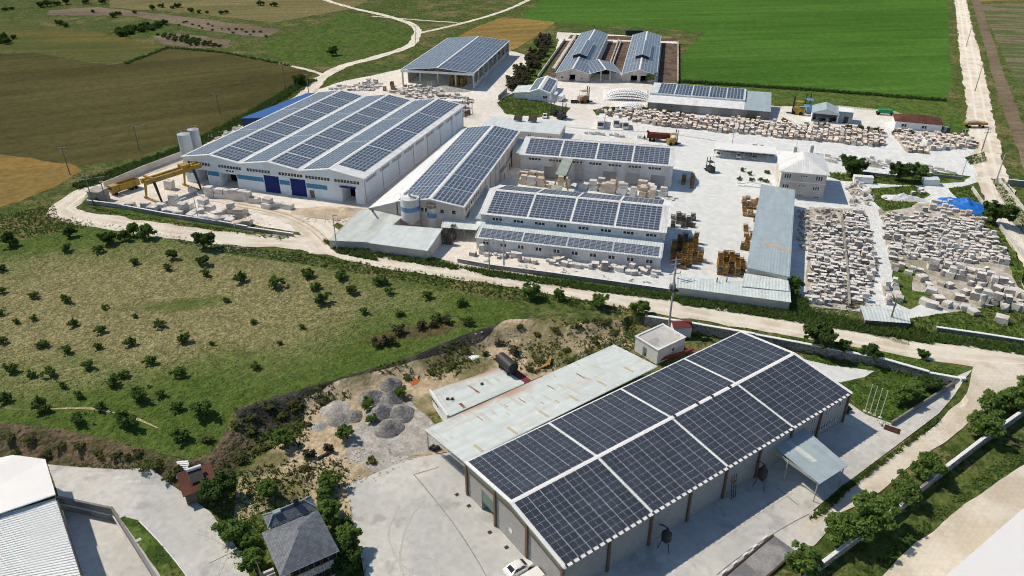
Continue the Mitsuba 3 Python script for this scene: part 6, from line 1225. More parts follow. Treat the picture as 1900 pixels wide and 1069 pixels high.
# people: one worker walking on the yard road
def bone(a, b, ra, rb): return m3.Manifold.batch_hull([m3.Manifold.sphere(ra, 12).translate(list(a)), m3.Manifold.sphere(rb, 12).translate(list(b))])
def person(label, px, yaw):
    k = thing('person', label, 'person'); f = Frame(at(*px), yaw)
    legs = [bone((0, .1, .92), (.12, .11, .5), .1, .07), bone((.12, .11, .5), (.02, .11, .08), .068, .045), bone((.02, .11, .05), (.2, .11, .04), .045, .035), bone((0, -.1, .92), (-.05, -.11, .5), .1, .07), bone((-.05, -.11, .5), (-.3, -.11, .12), .068, .045), bone((-.3, -.11, .1), (-.14, -.11, .04), .045, .035)]
    torso = [bone((0, -.08, .95), (0, .08, .95), .12, .12), bone((0, 0, 1.0), (.02, 0, 1.3), .15, .16), bone((.02, -.17, 1.42), (.02, .17, 1.42), .075, .075), bone((.02, 0, 1.3), (.02, 0, 1.45), .15, .09)]
    arms, hands = [], []
    for s, dx in ((1, -.14), (-1, .16)):
        sh, el, wr = np.array((.02, s * .21, 1.42)), np.array((.02 + dx * .5, s * .26, 1.14)), np.array((.05 + dx * 1.4, s * .25, .9)); arms += [bone(sh, el, .06, .048), bone(el, wr, .046, .032)]
        hands.append(bone(wr, wr + [.02, 0, -.09], .032, .036))
        for i in range(4): hands.append(bone(wr + [.03 * i - .035, 0, -.1], wr + [.03 * i - .03, s * -.01, -.17 - .012 * (1.5 - abs(i - 1.5))], .009, .008))
        hands.append(bone(wr + [.05, 0, -.05], wr + [.08, s * -.02, -.1], .01, .009))
    head = [bone((.02, 0, 1.45), (.03, 0, 1.56), .055, .055), bone((.02, 0, 1.67), (.05, 0, 1.6), .1, .075), bone((.13, 0, 1.64), (.14, 0, 1.62), .018, .02)] + [bone((.02, s * .1, 1.65), (.02, s * .105, 1.62), .02, .015) for s in (-1, 1)]
    def mk(parts): q = m3.Manifold.batch_boolean(parts, m3.OpType.Add); return q
    mput(f'{k}__body', mk(legs + torso + arms + hands + head), f, 'skin', smooth=60)
    mput(f'{k}__trousers', mk([bone((0, .1, .93), (.12, .11, .5), .115, .085), bone((.12, .11, .5), (.03, .11, .12), .083, .065), bone((0, -.1, .93), (-.05, -.11, .5), .115, .085), bone((-.05, -.11, .5), (-.27, -.11, .16), .083, .065)]), f, 'dark_cloth', smooth=60)
    mput(f'{k}__shirt', mk([bone((0, -.08, .98), (0, .08, .98), .13, .13), bone((0, 0, 1.0), (.02, 0, 1.3), .165, .175), bone((.02, -.17, 1.42), (.02, .17, 1.42), .085, .085), bone((.02, .2, 1.42), (-.05, .26, 1.16), .072, .06), bone((.02, -.2, 1.42), (.1, -.26, 1.16), .072, .06)]), f, 'dark_cloth', smooth=60)
    mput(f'{k}__hair', mk([bone((.0, 0, 1.69), (-.02, 0, 1.65), .103, .1)]), f, 'black_paint', smooth=60)
person('person in dark clothes walking across the yard road', (1195.5, 259), .2)
# power poles and lamps
def pole(name, label, base, top, mt='pole_wood', arms=1, r=.14, lamp=False, trafo=False, group=None):
    k = thing(name, label, 'pole' if not lamp else 'lamp post', group); b = onto(*base); h = height(*base, top, b[2]); f = Frame(b, .3)
    put(f'{k}__shaft', Mesh().tube([b - [0, 0, .3], b + [0, 0, h]], [r * 1.3, r * .8], 8), mt)
    for i in range(arms):
        z = h - .3 - i * 1.1; put(f'{k}__cross_arm', Mesh().box(f, -1.3, 1.3, -.07, .07, z - .07, z + .07), 'steel')
        for x in (-1.15, 0, 1.15): put(f'{k}__insulator', Mesh().tube([f.p(x, 0, z + .07), f.p(x, 0, z + .35)], [.07, .04], 6), 'dark_steel')
    if lamp: put(f'{k}__lamp', Mesh().box(f, -.1, 1.1, -.12, .12, h - .1, h + .06), 'steel')
    if trafo:
        put(f'{k}__platform', Mesh().box(f, -1.1, 1.1, -.7, .7, h * .64, h * .64 + .12), 'dark_steel'); put(f'{k}__transformer', Mesh().box(f, -.7, .7, .16, .66, h * .64 + .123, h * .64 + 1.3), 'steel')
        for x in (-.5, 0, .5): put(f'{k}__bushing', Mesh().tube([f.p(x, .4, h * .64 + 1.3), f.p(x, .4, h * .64 + 1.75)], .07), 'dark_steel')
    return b + [0, 0, h]
g1 = 'poles along the left field road'
tops = [pole('power_pole', lb, b, t, arms=a) for lb, b, t, a in (('leaning wooden pole nearest the road bend at left', (174, 382), 324, 2), ('wooden pole just right of the road bend', (199, 380), 327, 1), ('wooden pole at the corner of the golden field', (130, 324), 272, 2), ('thin pole at the edge of the brown field, second from the bend', (259, 280), 234, 1), ('thin pole beside the track above the blue shed', (530, 165), 113, 1), ('dark pole at the far end of the blue shed', (573, 174), 137, 1), ('thin pole at the edge of the brown field, third from the bend', (408, 212), 172, 1))]
pole('power_pole', 'steel pole with a transformer beside the white hut', (1240, 612), 497, 'pole_concrete', 2, .2, trafo=True)
pole('power_pole', 'concrete pole at the end of the white court by the road wall', (1248, 537), 480, 'pole_concrete', 2, .16)
pole('power_pole', 'left of two concrete poles before the two-storey hall', (908, 504), 443, 'pole_concrete', 2, .15); pole('power_pole', 'right of two concrete poles before the two-storey hall', (935, 496), 437, 'pole_concrete', 1, .18)
pole('power_pole', 'slim pole at the road bend beside the low sheet roofs', (626, 467), 400, 'pole_concrete', 0, .12, True); pole('power_pole', 'slim lamp pole among the white blocks at left', (369, 410), 355, 'pole_concrete', 0, .1, True)
pole('power_pole', 'leaning wooden pole beside the small roof at the right', (1650, 602), 553, 'pole_wood', 0, .16); pole('power_pole', 'concrete pole at the right road junction', (1846, 343), 285, 'pole_concrete', 0, .16, True)
pole('power_pole', 'thin lamp pole on the grass tip at the right junction', (1784, 329), 298, 'pole_concrete', 0, .1, True); pole('power_pole', 'lattice-armed pole at the end of the back rows', (1821, 281), 239, 'pole_wood', 2, .16); pole('power_pole', 'pole along the right road beside the green field', (1809, 169), 121, 'pole_wood', 1, .14); pole('power_pole', 'farther pole along the right road', (1792, 88), 45, 'pole_wood', 1, .14)
pole('power_pole', 'concrete pole before the open storage hall', (802, 182), 151, 'pole_concrete', 2, .16); pole('power_pole', 'pole at the fork of the field tracks', (772, 84), 48, 'pole_wood', 1, .14); pole('power_pole', 'mast behind the carport', (1358, 270), 248, 'steel', 0, .1)
w_ = Mesh()
def wire(a, b, sag=.8):
    t = np.linspace(0, 1, 14)[:, None]; w_.tube(np.asarray(a) * (1 - t) + np.asarray(b) * t - np.array([0, 0, 1.0]) * (sag * 4 * t * (1 - t)), .022, 3, False)
for a, b in ((tops[0], tops[2]), (tops[2], tops[3]), (tops[3], tops[6]), (tops[6], tops[4]), (tops[0], tops[1])):
    for d in (-1.1, 0, 1.1): wire(a + [d * .95, d * .3, 0], b + [d * .95, d * .3, 0])
put('power_line', w_, 'dark_steel', kind='stuff', label='thin power lines between the poles at left', cat='wire')
k0 = 'flagpoles on the front lawn'
for i, (x, y) in enumerate(((1604.7, 763), (1613.5, 766.5), (1622.5, 771), (1632.5, 775))):
    k = thing('flagpole', f'bare white flagpole, {("first", "second", "third", "last")[i]} from the left on the front lawn', 'flagpole', k0); b = np.array([*at(x, y, 0)[:2], 0]); put(f'{k}__shaft', Mesh().tube([b, b + [0, 0, 5.9]], [.07, .045], 8), 'trim_white'); put(f'{k}__base', Mesh().tube([b - [0, 0, .2], b + [0, 0, .15]], .35, 10), 'concrete'); put(f'{k}__finial', Mesh().tube([b + [0, 0, 5.9], b + [0, 0, 6.02]], .08, 6), 'trim_white')
# weighbridge and drain grate
k = thing('weighbridge', 'long steel weighbridge with rusty side rails at the lower edge', 'weighbridge'); a, b = at(1455, 1010, 0), at(1345, 1105, 0); f, l = frame2(a, b, .14)
put(f'{k}__deck', Mesh().box(f, 0, l, -1.7, 1.7, -.1, .12), 'deck_steel')
for s in (-1, 1):
    put(f'{k}__kerb_rail', Mesh().box(f, 0, l, s * 1.9 - .12, s * 1.9 + .12, -.1, .25), 'dark_rust')
    for i in range(6 if s < 0 else 0): put(f'{k}__marker', Mesh().box(f, 1 + i * 2.4, 2 + i * 2.4, s * 2.3 - .12, s * 2.3 + .12, -.1, .35), 'trim_white')
k = thing('drain_grate', 'square metal drain grate in the concrete by the lawn', 'drain grate'); f = Frame(np.r_[at(1655, 798, 0)[:2], .15], -.6); put(f'{k}__frame', Mesh().box(f, -1.3, 1.3, -.8, .8, -.1, .02), 'dark_steel')
for i in range(12): put(f'{k}__bar', Mesh().box(f, -1.2 + i * .21, -1.1 + i * .21, -.72, .72, .021, .06), 'maroon_paint')
for i, (x, y) in enumerate(((856, 915), (917, 985), (878, 936), (948, 1013))): put(numbered('floor_drain'), Mesh().box(Frame(np.r_[at(x - 8, y + 4, 0)[:2], .15], .6), -.3, .3, -.3, .3, -.1, .02), 'dark_steel', label=f'small square drain cover, {("first", "third", "second", "fourth")[i]} along the end wall of the front warehouse', cat='drain cover', group='drain covers by the end wall')
# ---------------------------------------------------------------- heaps and tarpaulins
def mound(name, label, cat, base, r, h, matn, seed, squash=1.0, yaw=0, rough=.25, part=None, group=None):
    k = thing(name, label, cat, group); f = Frame(base, yaw); nr, na = 14, 30; v = []; F_ = []
    for i in range(nr + 1):
        for j in range(na):
            a = j * 2 * math.pi / na; q = i / nr; x, y = math.cos(a) * q * r, math.sin(a) * q * r * squash
            n = meshkit.fbm(np.array([[x * .9 + seed, y * .9, seed * 2.0]]), 3)[0] - .5; n2 = meshkit.fbm(np.array([[math.cos(a) * 1.2 + seed, math.sin(a) * 1.2, 4.0]]), 2)[0] - .5
            s = 1 + .5 * n2; v.append((x * s, y * s, max(-.15, h * (1 - q) ** .9 * (1 - .15 * q) + rough * n * (1.2 - q) * h - (.2 if i == nr else 0))))
    for i in range(nr):
        for j in range(na): F_.append((i * na + j, (i + 1) * na + j, (i + 1) * na + (j + 1) % na, i * na + (j + 1) % na))
    put(f'{k}__heap' if part is None else f'{k}__{part}', (f.apply(np.array(v)), np.array(F_)), matn, smooth=50); return k
for i, (x, y, r) in enumerate(((688, 739, 2.9), (724, 716, 2.7), (727, 740, 2.5), (706, 767, 3.0), (744, 768, 3.1), (722, 795, 3.2))): mound('gravel_heap', f'cone of grey gravel, {("upper left", "uppermost", "upper right", "middle left", "middle right", "nearest")[i]} of the six beside the annex', 'gravel heap', onto(x, y), r * .9, 1.9, 'gravel', i * 3.1, group='gravel heaps beside the annex')
mound('rubble_heap', 'heap of white and grey rubble below the dark bank', 'rubble heap', onto(621, 760), 2.8, 1.1, 'rubble', 21); mound('rubble_heap', 'small dark rubble heap beside the white rubble', 'rubble heap', onto(630, 782), 2.2, .8, 'gravel', 22); mound('rubble_heap', 'purple-grey rubble heap left of the gravel cones', 'rubble heap', onto(655, 774), 2.0, .9, 'gravel', 23); mound('rubble_heap', 'small patch of white rubble under the bank', 'rubble heap', onto(592, 791), 1.6, .5, 'rubble', 24)
mound('dirt_mound', 'pale spoil mound before the end door of the three-gabled hall', 'spoil mound', at(600, 396), 9, 1.3, 'spoil', 31, .5, -.3, .4); mound('dirt_mound', 'pale spoil mound left of the low sheet roofs', 'spoil mound', at(648, 394), 6, 1.5, 'spoil', 32, .6, -.3, .4); mound('dirt_mound', 'pale rubble spoil before the open storage hall', 'spoil mound', at(830, 166), 13, 1.6, 'rubble', 33, .35, -.25, .4)
mound('tarpaulin', 'bright blue tarpaulin draped over a heap in the right yard', 'tarpaulin', at(1790, 384), 8.2, 2.6, 'tarp_blue', 41, .55, -.75, .9, 'sheet'); mound('tarpaulin', 'crumpled white tarpaulin over a heap by the right track', 'tarpaulin', at(1674, 369), 7.0, 1.5, 'tarp_white', 43, .42, -.1, .9, 'sheet')
for i, (x, y, r, rows, lb) in enumerate(((1163, 187, 9.5, 13, 'large pile of white sacks in the farm court'), (1172, 207, 6.0, 9, 'smaller pile of white sacks nearer the block rows'))):
    k = thing('sack_pile', lb, 'sack pile'); f = Frame(at(x, y), -.12); sp_ = trimesh.creation.icosphere(1); m = Mesh()
    for a in range(rows * 2):
        for b in range(14):
            u = (a - rows) / rows; v = b / 13; hh = (1 - abs(u) ** 2.5) * math.sin(math.pi * min(1, v * 1.15 + .1)) * (3.4 if i == 0 else 2.4)
            m.raw(Frame(f.p(u * r + (.35 if b % 2 else 0), v * r * 1.75, max(.15, hh)), rng.uniform(-.3, .3)).apply(sp_.vertices * [.46, .85, .34]), sp_.faces)
    put(f'{k}__sack', m, 'sack_white', kind='stuff')
k = thing('lean_to_roof', 'small pale sheet roof among weeds at the end of the block rows', 'shed'); quad_roof(k, [at(1605, 594, U + 1.6), at(1690, 600, U + 1.6), at(1684, 577, U + 2.2), at(1596, 567, U + 2.2)], 'pale_sheet', .1, 'grey_wood')
k = thing('pallet_frame', 'dark timber frame beside the small pale roof', 'frame'); f = Frame(at(1585, 568), -.2)
for i in range(6): put(f'{k}__slat', Mesh().box(f, -2.2, 2.2, -1.8 + i * .7, -1.65 + i * .7, .6, .75), 'grey_wood')
for x, y in ((-2, -1.7), (2, -1.7), (2, 1.7), (-2, 1.7)): put(f'{k}__post', Mesh().tube([f.p(x, y, 0), f.p(x, y, 1.4)], .09), 'grey_wood')
k = thing('container_hut', 'small pale hut tipped beside the office trees', 'hut'); f = Frame(at(1726, 342), -.2); mput(f'{k}__body', m3.Manifold.hull_points(np.array([(-2.3, -1.2, 0), (2.3, -1.2, 0), (2.3, 1.2, 0), (-2.3, 1.2, 0), (-2.5, -1.2, 1.7), (2.0, -1.2, 2.0), (2.0, 1.2, 2.2), (-2.5, 1.2, 2.0)], float)), f, 'pale_sheet')
k = thing('container_hut', 'white cabin on the rubble edge right of the office', 'hut'); f = Frame(at(1600, 338), -.2); mput(f'{k}__body', mbox(-2.8, 2.8, -1.1, 1.1, 0, 2.0), f, 'trim_white')
k = thing('debris', 'crumpled white sheet lying on the bare soil', 'debris'); put(f'{k}__sheet', trimesh.Trimesh(Frame(onto(880, 664), .3).apply(trimesh.creation.icosphere(2).vertices * [1.3, .8, .4] * (1 + .5 * (meshkit.noise(trimesh.creation.icosphere(2).vertices * 3)[:, None] - .5))), trimesh.creation.icosphere(2).faces, process=False), 'trim_white')
k = thing('log', 'dark felled log lying on the rough ground', 'log'); put(f'{k}__trunk', Mesh().tube([onto(592, 852) + [0, 0, .25], onto(619, 838) + [0, 0, .3]], [.3, .22], 9), 'bark')
k = thing('timber', 'pile of brown boards behind the annex', 'timber pile')
for i in range(6): put(f'{k}__board', Mesh().box(Frame(onto(1005 + i * 3, 684 - i * 2), .4 + i * .2), -1.6, 1.6, -.2, .2, .05 + .12 * i, .15 + .12 * i), 'pallet_wood')
k = thing('rack', 'dark steel frame full of scrap behind the big hall', 'frame'); f = Frame(at(862, 214), 1.2)
for x in (-3, 0, 3):
    for y in (-2, 2): put(f'{k}__post', Mesh().tube([f.p(x, y, 0), f.p(x, y, 5)], .12, 5), 'dark_steel')
for y in (-2, 2): put(f'{k}__rail', Mesh().tube([f.p(-3, y, 4.8), f.p(3, y, 4.8)], .1, 5), 'dark_steel'); put(f'{k}__rail', Mesh().tube([f.p(-3, y, 2.4), f.p(3, y, 2.4)], .1, 5), 'dark_steel')
for i in range(10): put(f'{k}__scrap', Mesh().box(f.at(rng.uniform(-2.4, 2.4), rng.uniform(-1.6, 1.6), 0, rng.uniform(0, 3)), -.7, .7, -.4, .4, 0, rng.uniform(.5, 2)), ('rust', 'steel', 'rough_stone')[i % 3])
k = thing('site_cabin', 'pale cabin behind the far corner of the big hall', 'cabin'); mput(f'{k}__body', mbox(-3.2, 3.2, -1.4, 1.4, 0, 2.8), Frame(at(848, 199), -.25), 'cream_wall'); put(f'{k}__roof', Mesh().box(Frame(at(848, 199), -.25), -3.3, 3.3, -1.5, 1.5, 2.803, 2.95), 'trim_white')
# ---------------------------------------------------------------- vegetation
def crown_mesh(seed, r, h, n, leaf, blobs, z0, flat=.8):
    """Leaves in many small clumps on an uneven spread of twigs, with gaps between the clumps."""
    g = np.random.default_rng(seed); m = blobs * 5; B = []
    lobes = [(g.uniform(0, 6.283), g.uniform(.25, .7), g.uniform(.35, .62), g.uniform(.3, .8)) for _ in range(max(3, blobs // 2))]
    for i in range(m):
        a, q, w, zz = lobes[i % len(lobes)]; d = g.normal(size=3); d /= np.linalg.norm(d); e = g.uniform(.45, 1.05) * w
        B.append((r * (q * math.cos(a) * .8 + d[0] * e), r * (q * math.sin(a) * .8 + d[1] * e), z0 + h * np.clip(.18 + .5 * zz + .42 * d[2] * e / .6, .0, 1.05), r * g.uniform(.1, .24)))
    B = np.array(B); k = g.choice(m, n, p=B[:, 3] ** 2 / (B[:, 3] ** 2).sum()); d = g.normal(size=(n, 3)); d /= np.linalg.norm(d, axis=1, keepdims=True)
    rad = B[k, 3] * g.uniform(.1, 1.25, n) ** .6; c = B[k, :3] + d * rad[:, None] * [1, 1, flat]; c[:, 2] = np.maximum(c[:, 2], z0 * .5 + .05)
    nn = d * .6 + g.normal(size=(n, 3)) * .5 + [0, 0, .55]; nn /= np.linalg.norm(nn, axis=1, keepdims=True); t = np.cross(nn, g.normal(size=(n, 3))); t /= np.linalg.norm(t, axis=1, keepdims=True); b = np.cross(nn, t)
    s = leaf * g.uniform(.55, 1.3, n)[:, None]; v = np.stack([c - t * s, c - b * s * .6, c + t * s, c + b * s * .6], 1).reshape(-1, 3); i = np.arange(n)[:, None] * 4
    return v, np.vstack([i + [0, 1, 2], i + [0, 2, 3]])
def trunk_mesh(seed, r, h, z0):
    g = np.random.default_rng(seed + 50); m = Mesh(); tr = max(.05, r * .055); m.tube([[0, 0, -.2], [.03, .02, z0 * .6], [g.normal(0, .08), g.normal(0, .08), z0 + h * .35]], [tr * 1.3, tr, tr * .6], 7)
    for i in range(5):
        a = g.uniform(0, 6.283); m.tube([[0, 0, z0 * (.5 + .1 * i)], [r * .3 * math.cos(a), r * .3 * math.sin(a), z0 + h * .3], [r * .6 * math.cos(a), r * .6 * math.sin(a), z0 + h * g.uniform(.4, .65)]], [tr * .6, tr * .4, tr * .15], 5)
    return m
def species(name, variants, r, h, n, leaf, blobs, z0, mat_leaf):
    for i in range(variants):
        v, f = crown_mesh(hash_(name) + i, r, h, n, leaf, blobs, z0); t = trunk_mesh(i, r, h, z0)
        scene[f'{name}_model_{i}'] = {'type': 'shapegroup', 'crown': mikit.ply((v, f), mat_leaf), 'trunk': mikit.ply(t.get()[:2], 'bark')}
def hash_(s): return sum(ord(c) * (i + 3) for i, c in enumerate(s)) % 1000
species('round_tree', 5, 2.7, 3.6, 4600, .23, 12, 1.0, 'leaf_green')
species('dark_tree', 3, 3.0, 4.2, 4500, .26, 13, .8, 'leaf_dark')
species('fruit_tree', 5, 1.2, 1.5, 700, .17, 13, .15, 'leaf_mid')
species('scrub', 4, 1.3, 1.1, 520, .19, 8, .12, 'leaf_olive')
species('far_bush', 3, 2.4, 2.6, 420, .5, 8, .4, 'leaf_dark')
species('thorn', 3, 1.6, 2.6, 520, .26, 8, .15, 'leaf_brown')
NV = {'round_tree': 5, 'dark_tree': 3, 'fruit_tree': 5, 'scrub': 4, 'far_bush': 3, 'thorn': 3}
def plant(model, name, label, cat, p, s, group=None, sz=None, kind=None):
    k = numbered(name); scene[k] = {'type': 'instance', 'ref': {'type': 'ref', 'id': f'{model}_model_{int(rng.integers(NV[model]))}'}, 'to_world': T4().translate([float(p[0]), float(p[1]), float(p[2]) - .05]).rotate([0, 0, 1], float(rng.uniform(0, 360))).scale([s, s, (sz or s)])}
    lab(k, label, cat, group, kind)
# little fruit trees in the dry orchard
_o = [(125, 466, 1.3), (184, 468, 1.25), (251, 491, 1.1), (313, 500, 1.1), (381, 513, 1.15), (446, 524, 1.5), (513, 533, 1.7), (569, 515, 1.3), (636, 515, 1.3), (586, 537, 1.2), (600, 562, 1.7), (6, 503, 1.1), (64, 553, 1.0), (126, 561, 1.2), (4, 544, 1.), (3, 583, .9), (64, 594, .8), (136, 606, 1.0), (188, 617, 1.05), (195, 573, .7), (297, 607, 1.1), (341, 634, 1.35), (241, 642, 1.1), (80, 644, 1.1), (183, 648, .9), (124, 656, 1.1), (6, 637, 1.0), (22, 691, 1.3), (93, 698, 1.2), (166, 684, 1.2), (211, 714, 1.3), (280, 675, 1.1), (334, 698, 1.2), (475, 684, .9), (75, 760, 1.4), (86, 766, 1.), (264, 740, 1.7), (146, 738, .9), (150, 784, 1.3), (240, 790, 1.9), (379, 772, 2.0), (335, 815, 1.5), (8, 748, 1.2), (652, 545, 1.4), (706, 527, 1.6), (722, 545, 1.), (571, 513, 1.3), (634, 520, 1.3), (793, 553, 1.1), (856, 566, 1.2), (742, 586, .9), (811, 595, 1.1), (868, 602, 1.2), (676, 582, 1.), (300, 735, .9), (60, 700, .9), (420, 560, .8), (230, 700, 1.0), (190, 760, 1.0), (120, 720, .8), (30, 600, .7), (250, 590, .6), (395, 640, .6), (560, 610, .7), (520, 640, .6), (470, 600, .7), (330, 760, 1.0)]
for i, (x, y, s) in enumerate(_o):
    big = s >= 1.45
    plant('fruit_tree', 'fruit_tree', 'larger round fruit tree casting a clear shadow in the sloping orchard' if big else 'small round fruit tree standing alone in the sloping orchard grass', 'fruit tree', onto(x, y), s * 1.05, 'larger fruit trees of the orchard' if big else 'small fruit trees of the orchard')
for x, y, s, m, lb in ((249, 437, .85, 'round_tree', 'left of the twin leafy bushes beside the road bend'), (277, 442, .95, 'round_tree', 'right of the twin leafy bushes beside the road bend'), (379, 462, 1.05, 'dark_tree', 'dense dark round tree beside the dirt road at left'), (202, 452, .8, 'dark_tree', 'low dark bush on the stony verge below the road'), (232, 446, .6, 'dark_tree', 'small dark bush on the stony verge'), (131, 440, .6, 'dark_tree', 'dark bush at the end of the stony verge'), (322, 480, .55, 'dark_tree', 'dark bush below the dirt road, left of the dense round tree'), (377, 492, .6, 'dark_tree', 'dark bush just below the dense round tree'), (20, 456, .8, 'dark_tree', 'dark bush at the left edge under the brown field'),
                       (982, 552, .85, 'round_tree', 'first of four bushes along the near side of the dirt road'), (1037, 556, .65, 'round_tree', 'second of four bushes along the near side of the dirt road'), (1115, 570, .8, 'round_tree', 'third of four bushes along the near side of the dirt road'), (1185, 580, .85, 'round_tree', 'bush at the start of the stone retaining wall')):
    plant(m, 'bush', lb, 'bush', onto(x, y), s)
# trees of the front yard and gardens
for x, y, s, m, lb in ((1520, 646, 1.25, 'dark_tree', 'tall leafy tree leaning over the stone retaining wall'), (1612, 664, .7, 'dark_tree', 'dark bush at the foot of the stone retaining wall'), (1560, 652, .6, 'dark_tree', 'low bush in the shade of the retaining wall'), (1711, 664, .45, 'dark_tree', 'tiny dark tree on the road verge'), (1670, 748, 1.0, 'round_tree', 'bright leafy tree right of the flagpoles'), (1722, 724, .75, 'dark_tree', 'dark narrow tree near the end of the garden wall'), (1700, 740, .6, 'round_tree', 'small bush beside the garden wall'), (1570, 765, .3, 'dark_tree', 'tiny bush left of the flagpoles'),
                       (1618, 975, 1.4, 'round_tree', 'big tree by the boundary wall, second from the lower edge'), (1572, 1012, 1.4, 'round_tree', 'big tree by the boundary wall, nearest the lane'), (1488, 1068, 1.2, 'round_tree', 'tree cut by the lower edge beside the weighbridge'), (1682, 925, 1.1, 'round_tree', 'tree by the boundary wall, third from the lower edge'), (1722, 888, 1.15, 'round_tree', 'tree by the boundary wall in the middle of the row'), (1822, 808, 1.2, 'round_tree', 'tree by the boundary wall, fourth from the far end'), (1846, 765, 1.15, 'round_tree', 'tree by the boundary wall, third from the far end'), (1876, 762, 1.2, 'round_tree', 'tree by the boundary wall, second from the far end'), (1905, 742, 1.2, 'round_tree', 'tree by the boundary wall at the right edge'), (1660, 905, .4, 'scrub', 'low bush between the lane and the boundary wall'),
                       (413, 925, 1.05, 'dark_tree', 'dense dark tree beside the brown-roofed hut'), (385, 935, .5, 'dark_tree', 'low bush below the brown-roofed hut'), (497, 922, .75, 'round_tree', 'small tree on the pale gravel above the stone house'), (437, 998, 1.0, 'round_tree', 'leafy tree left of the stone house'), (475, 1060, .95, 'round_tree', 'leafy tree overhanging the lower left yard'), (617, 965, .95, 'round_tree', 'upper tree right of the stone house'), (648, 1025, 1.05, 'round_tree', 'bright tree right of the stone house beside the apron'), (640, 1062, .9, 'dark_tree', 'dark tree at the lower edge right of the stone house'), (618, 905, .75, 'round_tree', 'tree on the slope above the corner of the apron'), (600, 930, .6, 'round_tree', 'bush between the slope and the stone house'), (462, 1015, .6, 'round_tree', 'small bush behind the leafy tree left of the stone house'), (645, 815, .65, 'round_tree', 'thin young tree left of the grey gravel cones'), (684, 760, .55, 'round_tree', 'bright bush among the rubble heaps'), (530, 830, .75, 'round_tree', 'green bush above the felled log'), (690, 785, .4, 'round_tree', 'dark little bush left of the gravel cones'), (745, 735, .5, 'round_tree', 'weedy bush right of the gravel cones'),
                       (1580, 325, 1.55, 'dark_tree', 'big round tree right of the office'), (1667, 336, 1.4, 'dark_tree', 'tall dark tree in the middle of the three by the office'), (1707, 333, 1.15, 'round_tree', 'paler tree, right of the three by the office'), (1843, 418, 1.55, 'dark_tree', 'large dark tree beside the right road'), (1208, 154, 1.1, 'round_tree', 'leafy tree at the corner of the right cattle barn'), (1470, 545, 1.0, 'round_tree', 'dark bush in the shade behind the low L-shaped roof'),
                       (555, 157, 1.2, 'dark_tree', 'dark bush on the corner of the brown field'), (618, 103, 1.1, 'dark_tree', 'lone dark bush in the upper meadow')):
    plant(m, 'tree' if s > .7 else 'bush', lb, 'tree' if s > .7 else 'bush', onto(x, y), s)
for i, (x, y) in enumerate(((1378, 318), (1391, 325), (1372, 335), (1394, 337), (1423, 322), (1411, 337), (1421, 340))): plant('fruit_tree', 'courtyard_shrub', f'shrub number {i + 1} counting from the left, in the small paved garden before the office' if 0 else 'small trimmed shrub in the pale garden before the office', 'shrub', at(x, y), .9, 'shrubs before the office')
for i, (x, y) in enumerate(((1142, 206), (1158, 208), (1196, 207), (1454, 228), (1516, 234), (1534, 237), (1573, 240), (1595, 241), (1611, 244), (1630, 246), (1665, 250), (1690, 252), (1240, 212), (1265, 214), (1385, 222), (1403, 224), (1222, 211))): plant('scrub', 'scrub_bush', 'scrubby bush along the back of the long block rows', 'bush', at(x, y), 1.6, 'bushes behind the back block rows')
# hedges and scrub far off
for i, (x, y, s) in enumerate(((75, 14, 1.5), (88, 12, 1.6), (106, 10, 1.2), (123, 8, 1.6), (160, 7, 1.2), (190, 7, 1.3), (283, 18, 1.3), (300, 14, 1.0), (320, 16, .8), (330, 14, 1.2), (355, 22, 1.1), (370, 25, .9), (385, 25, .7), (410, 26, .9), (420, 25, .8), (483, 10, 1.2), (509, 12, 1.1), (10, 20, .9), (22, 18, .8), (4, 78, 1.8), (12, 82, 1.3), (26, 72, .9), (110, 46, 1.1), (122, 50, 1.0), (173, 24, .8), (210, 32, 1.2), (220, 28, 1.0), (250, 25, .8))):
    plant('far_bush', 'far_bush', 'dark bush on the far field boundaries at upper left', 'bush', at(x, y), s, 'far bushes at upper left')
for i in range(34):
    a = rng.random(); x, y = 216 + 95 * a + rng.normal(0, 2), 61 - 18 * a + rng.uniform(-2, 9); plant('far_bush', 'grove_tree', 'dark tree of the small grove among the upper left fields', 'tree', at(x, y), rng.uniform(.8, 1.3), 'trees of the upper left grove')
for i in range(7):
    for j in range(6):
        x, y = 294 + j * 11 + i * 10 + rng.normal(0, 1.5), 66 + i * 3.4 + j * .6 - (2 if i > 3 else 0); plant('far_bush', 'orchard_tree', 'tiny orchard tree in the planted rows beyond the brown field', 'tree', at(x, y), rng.uniform(.45, .7), 'trees in the far planted rows')
for i in range(20): plant('far_bush', 'orchard_tree', 'tiny orchard tree scattered on the bare strip at upper left', 'tree', at(330 + i * 9 + rng.normal(0, 4), 42 + i * 1.4 + rng.uniform(-6, 6)), rng.uniform(.35, .5), 'trees on the bare strip')
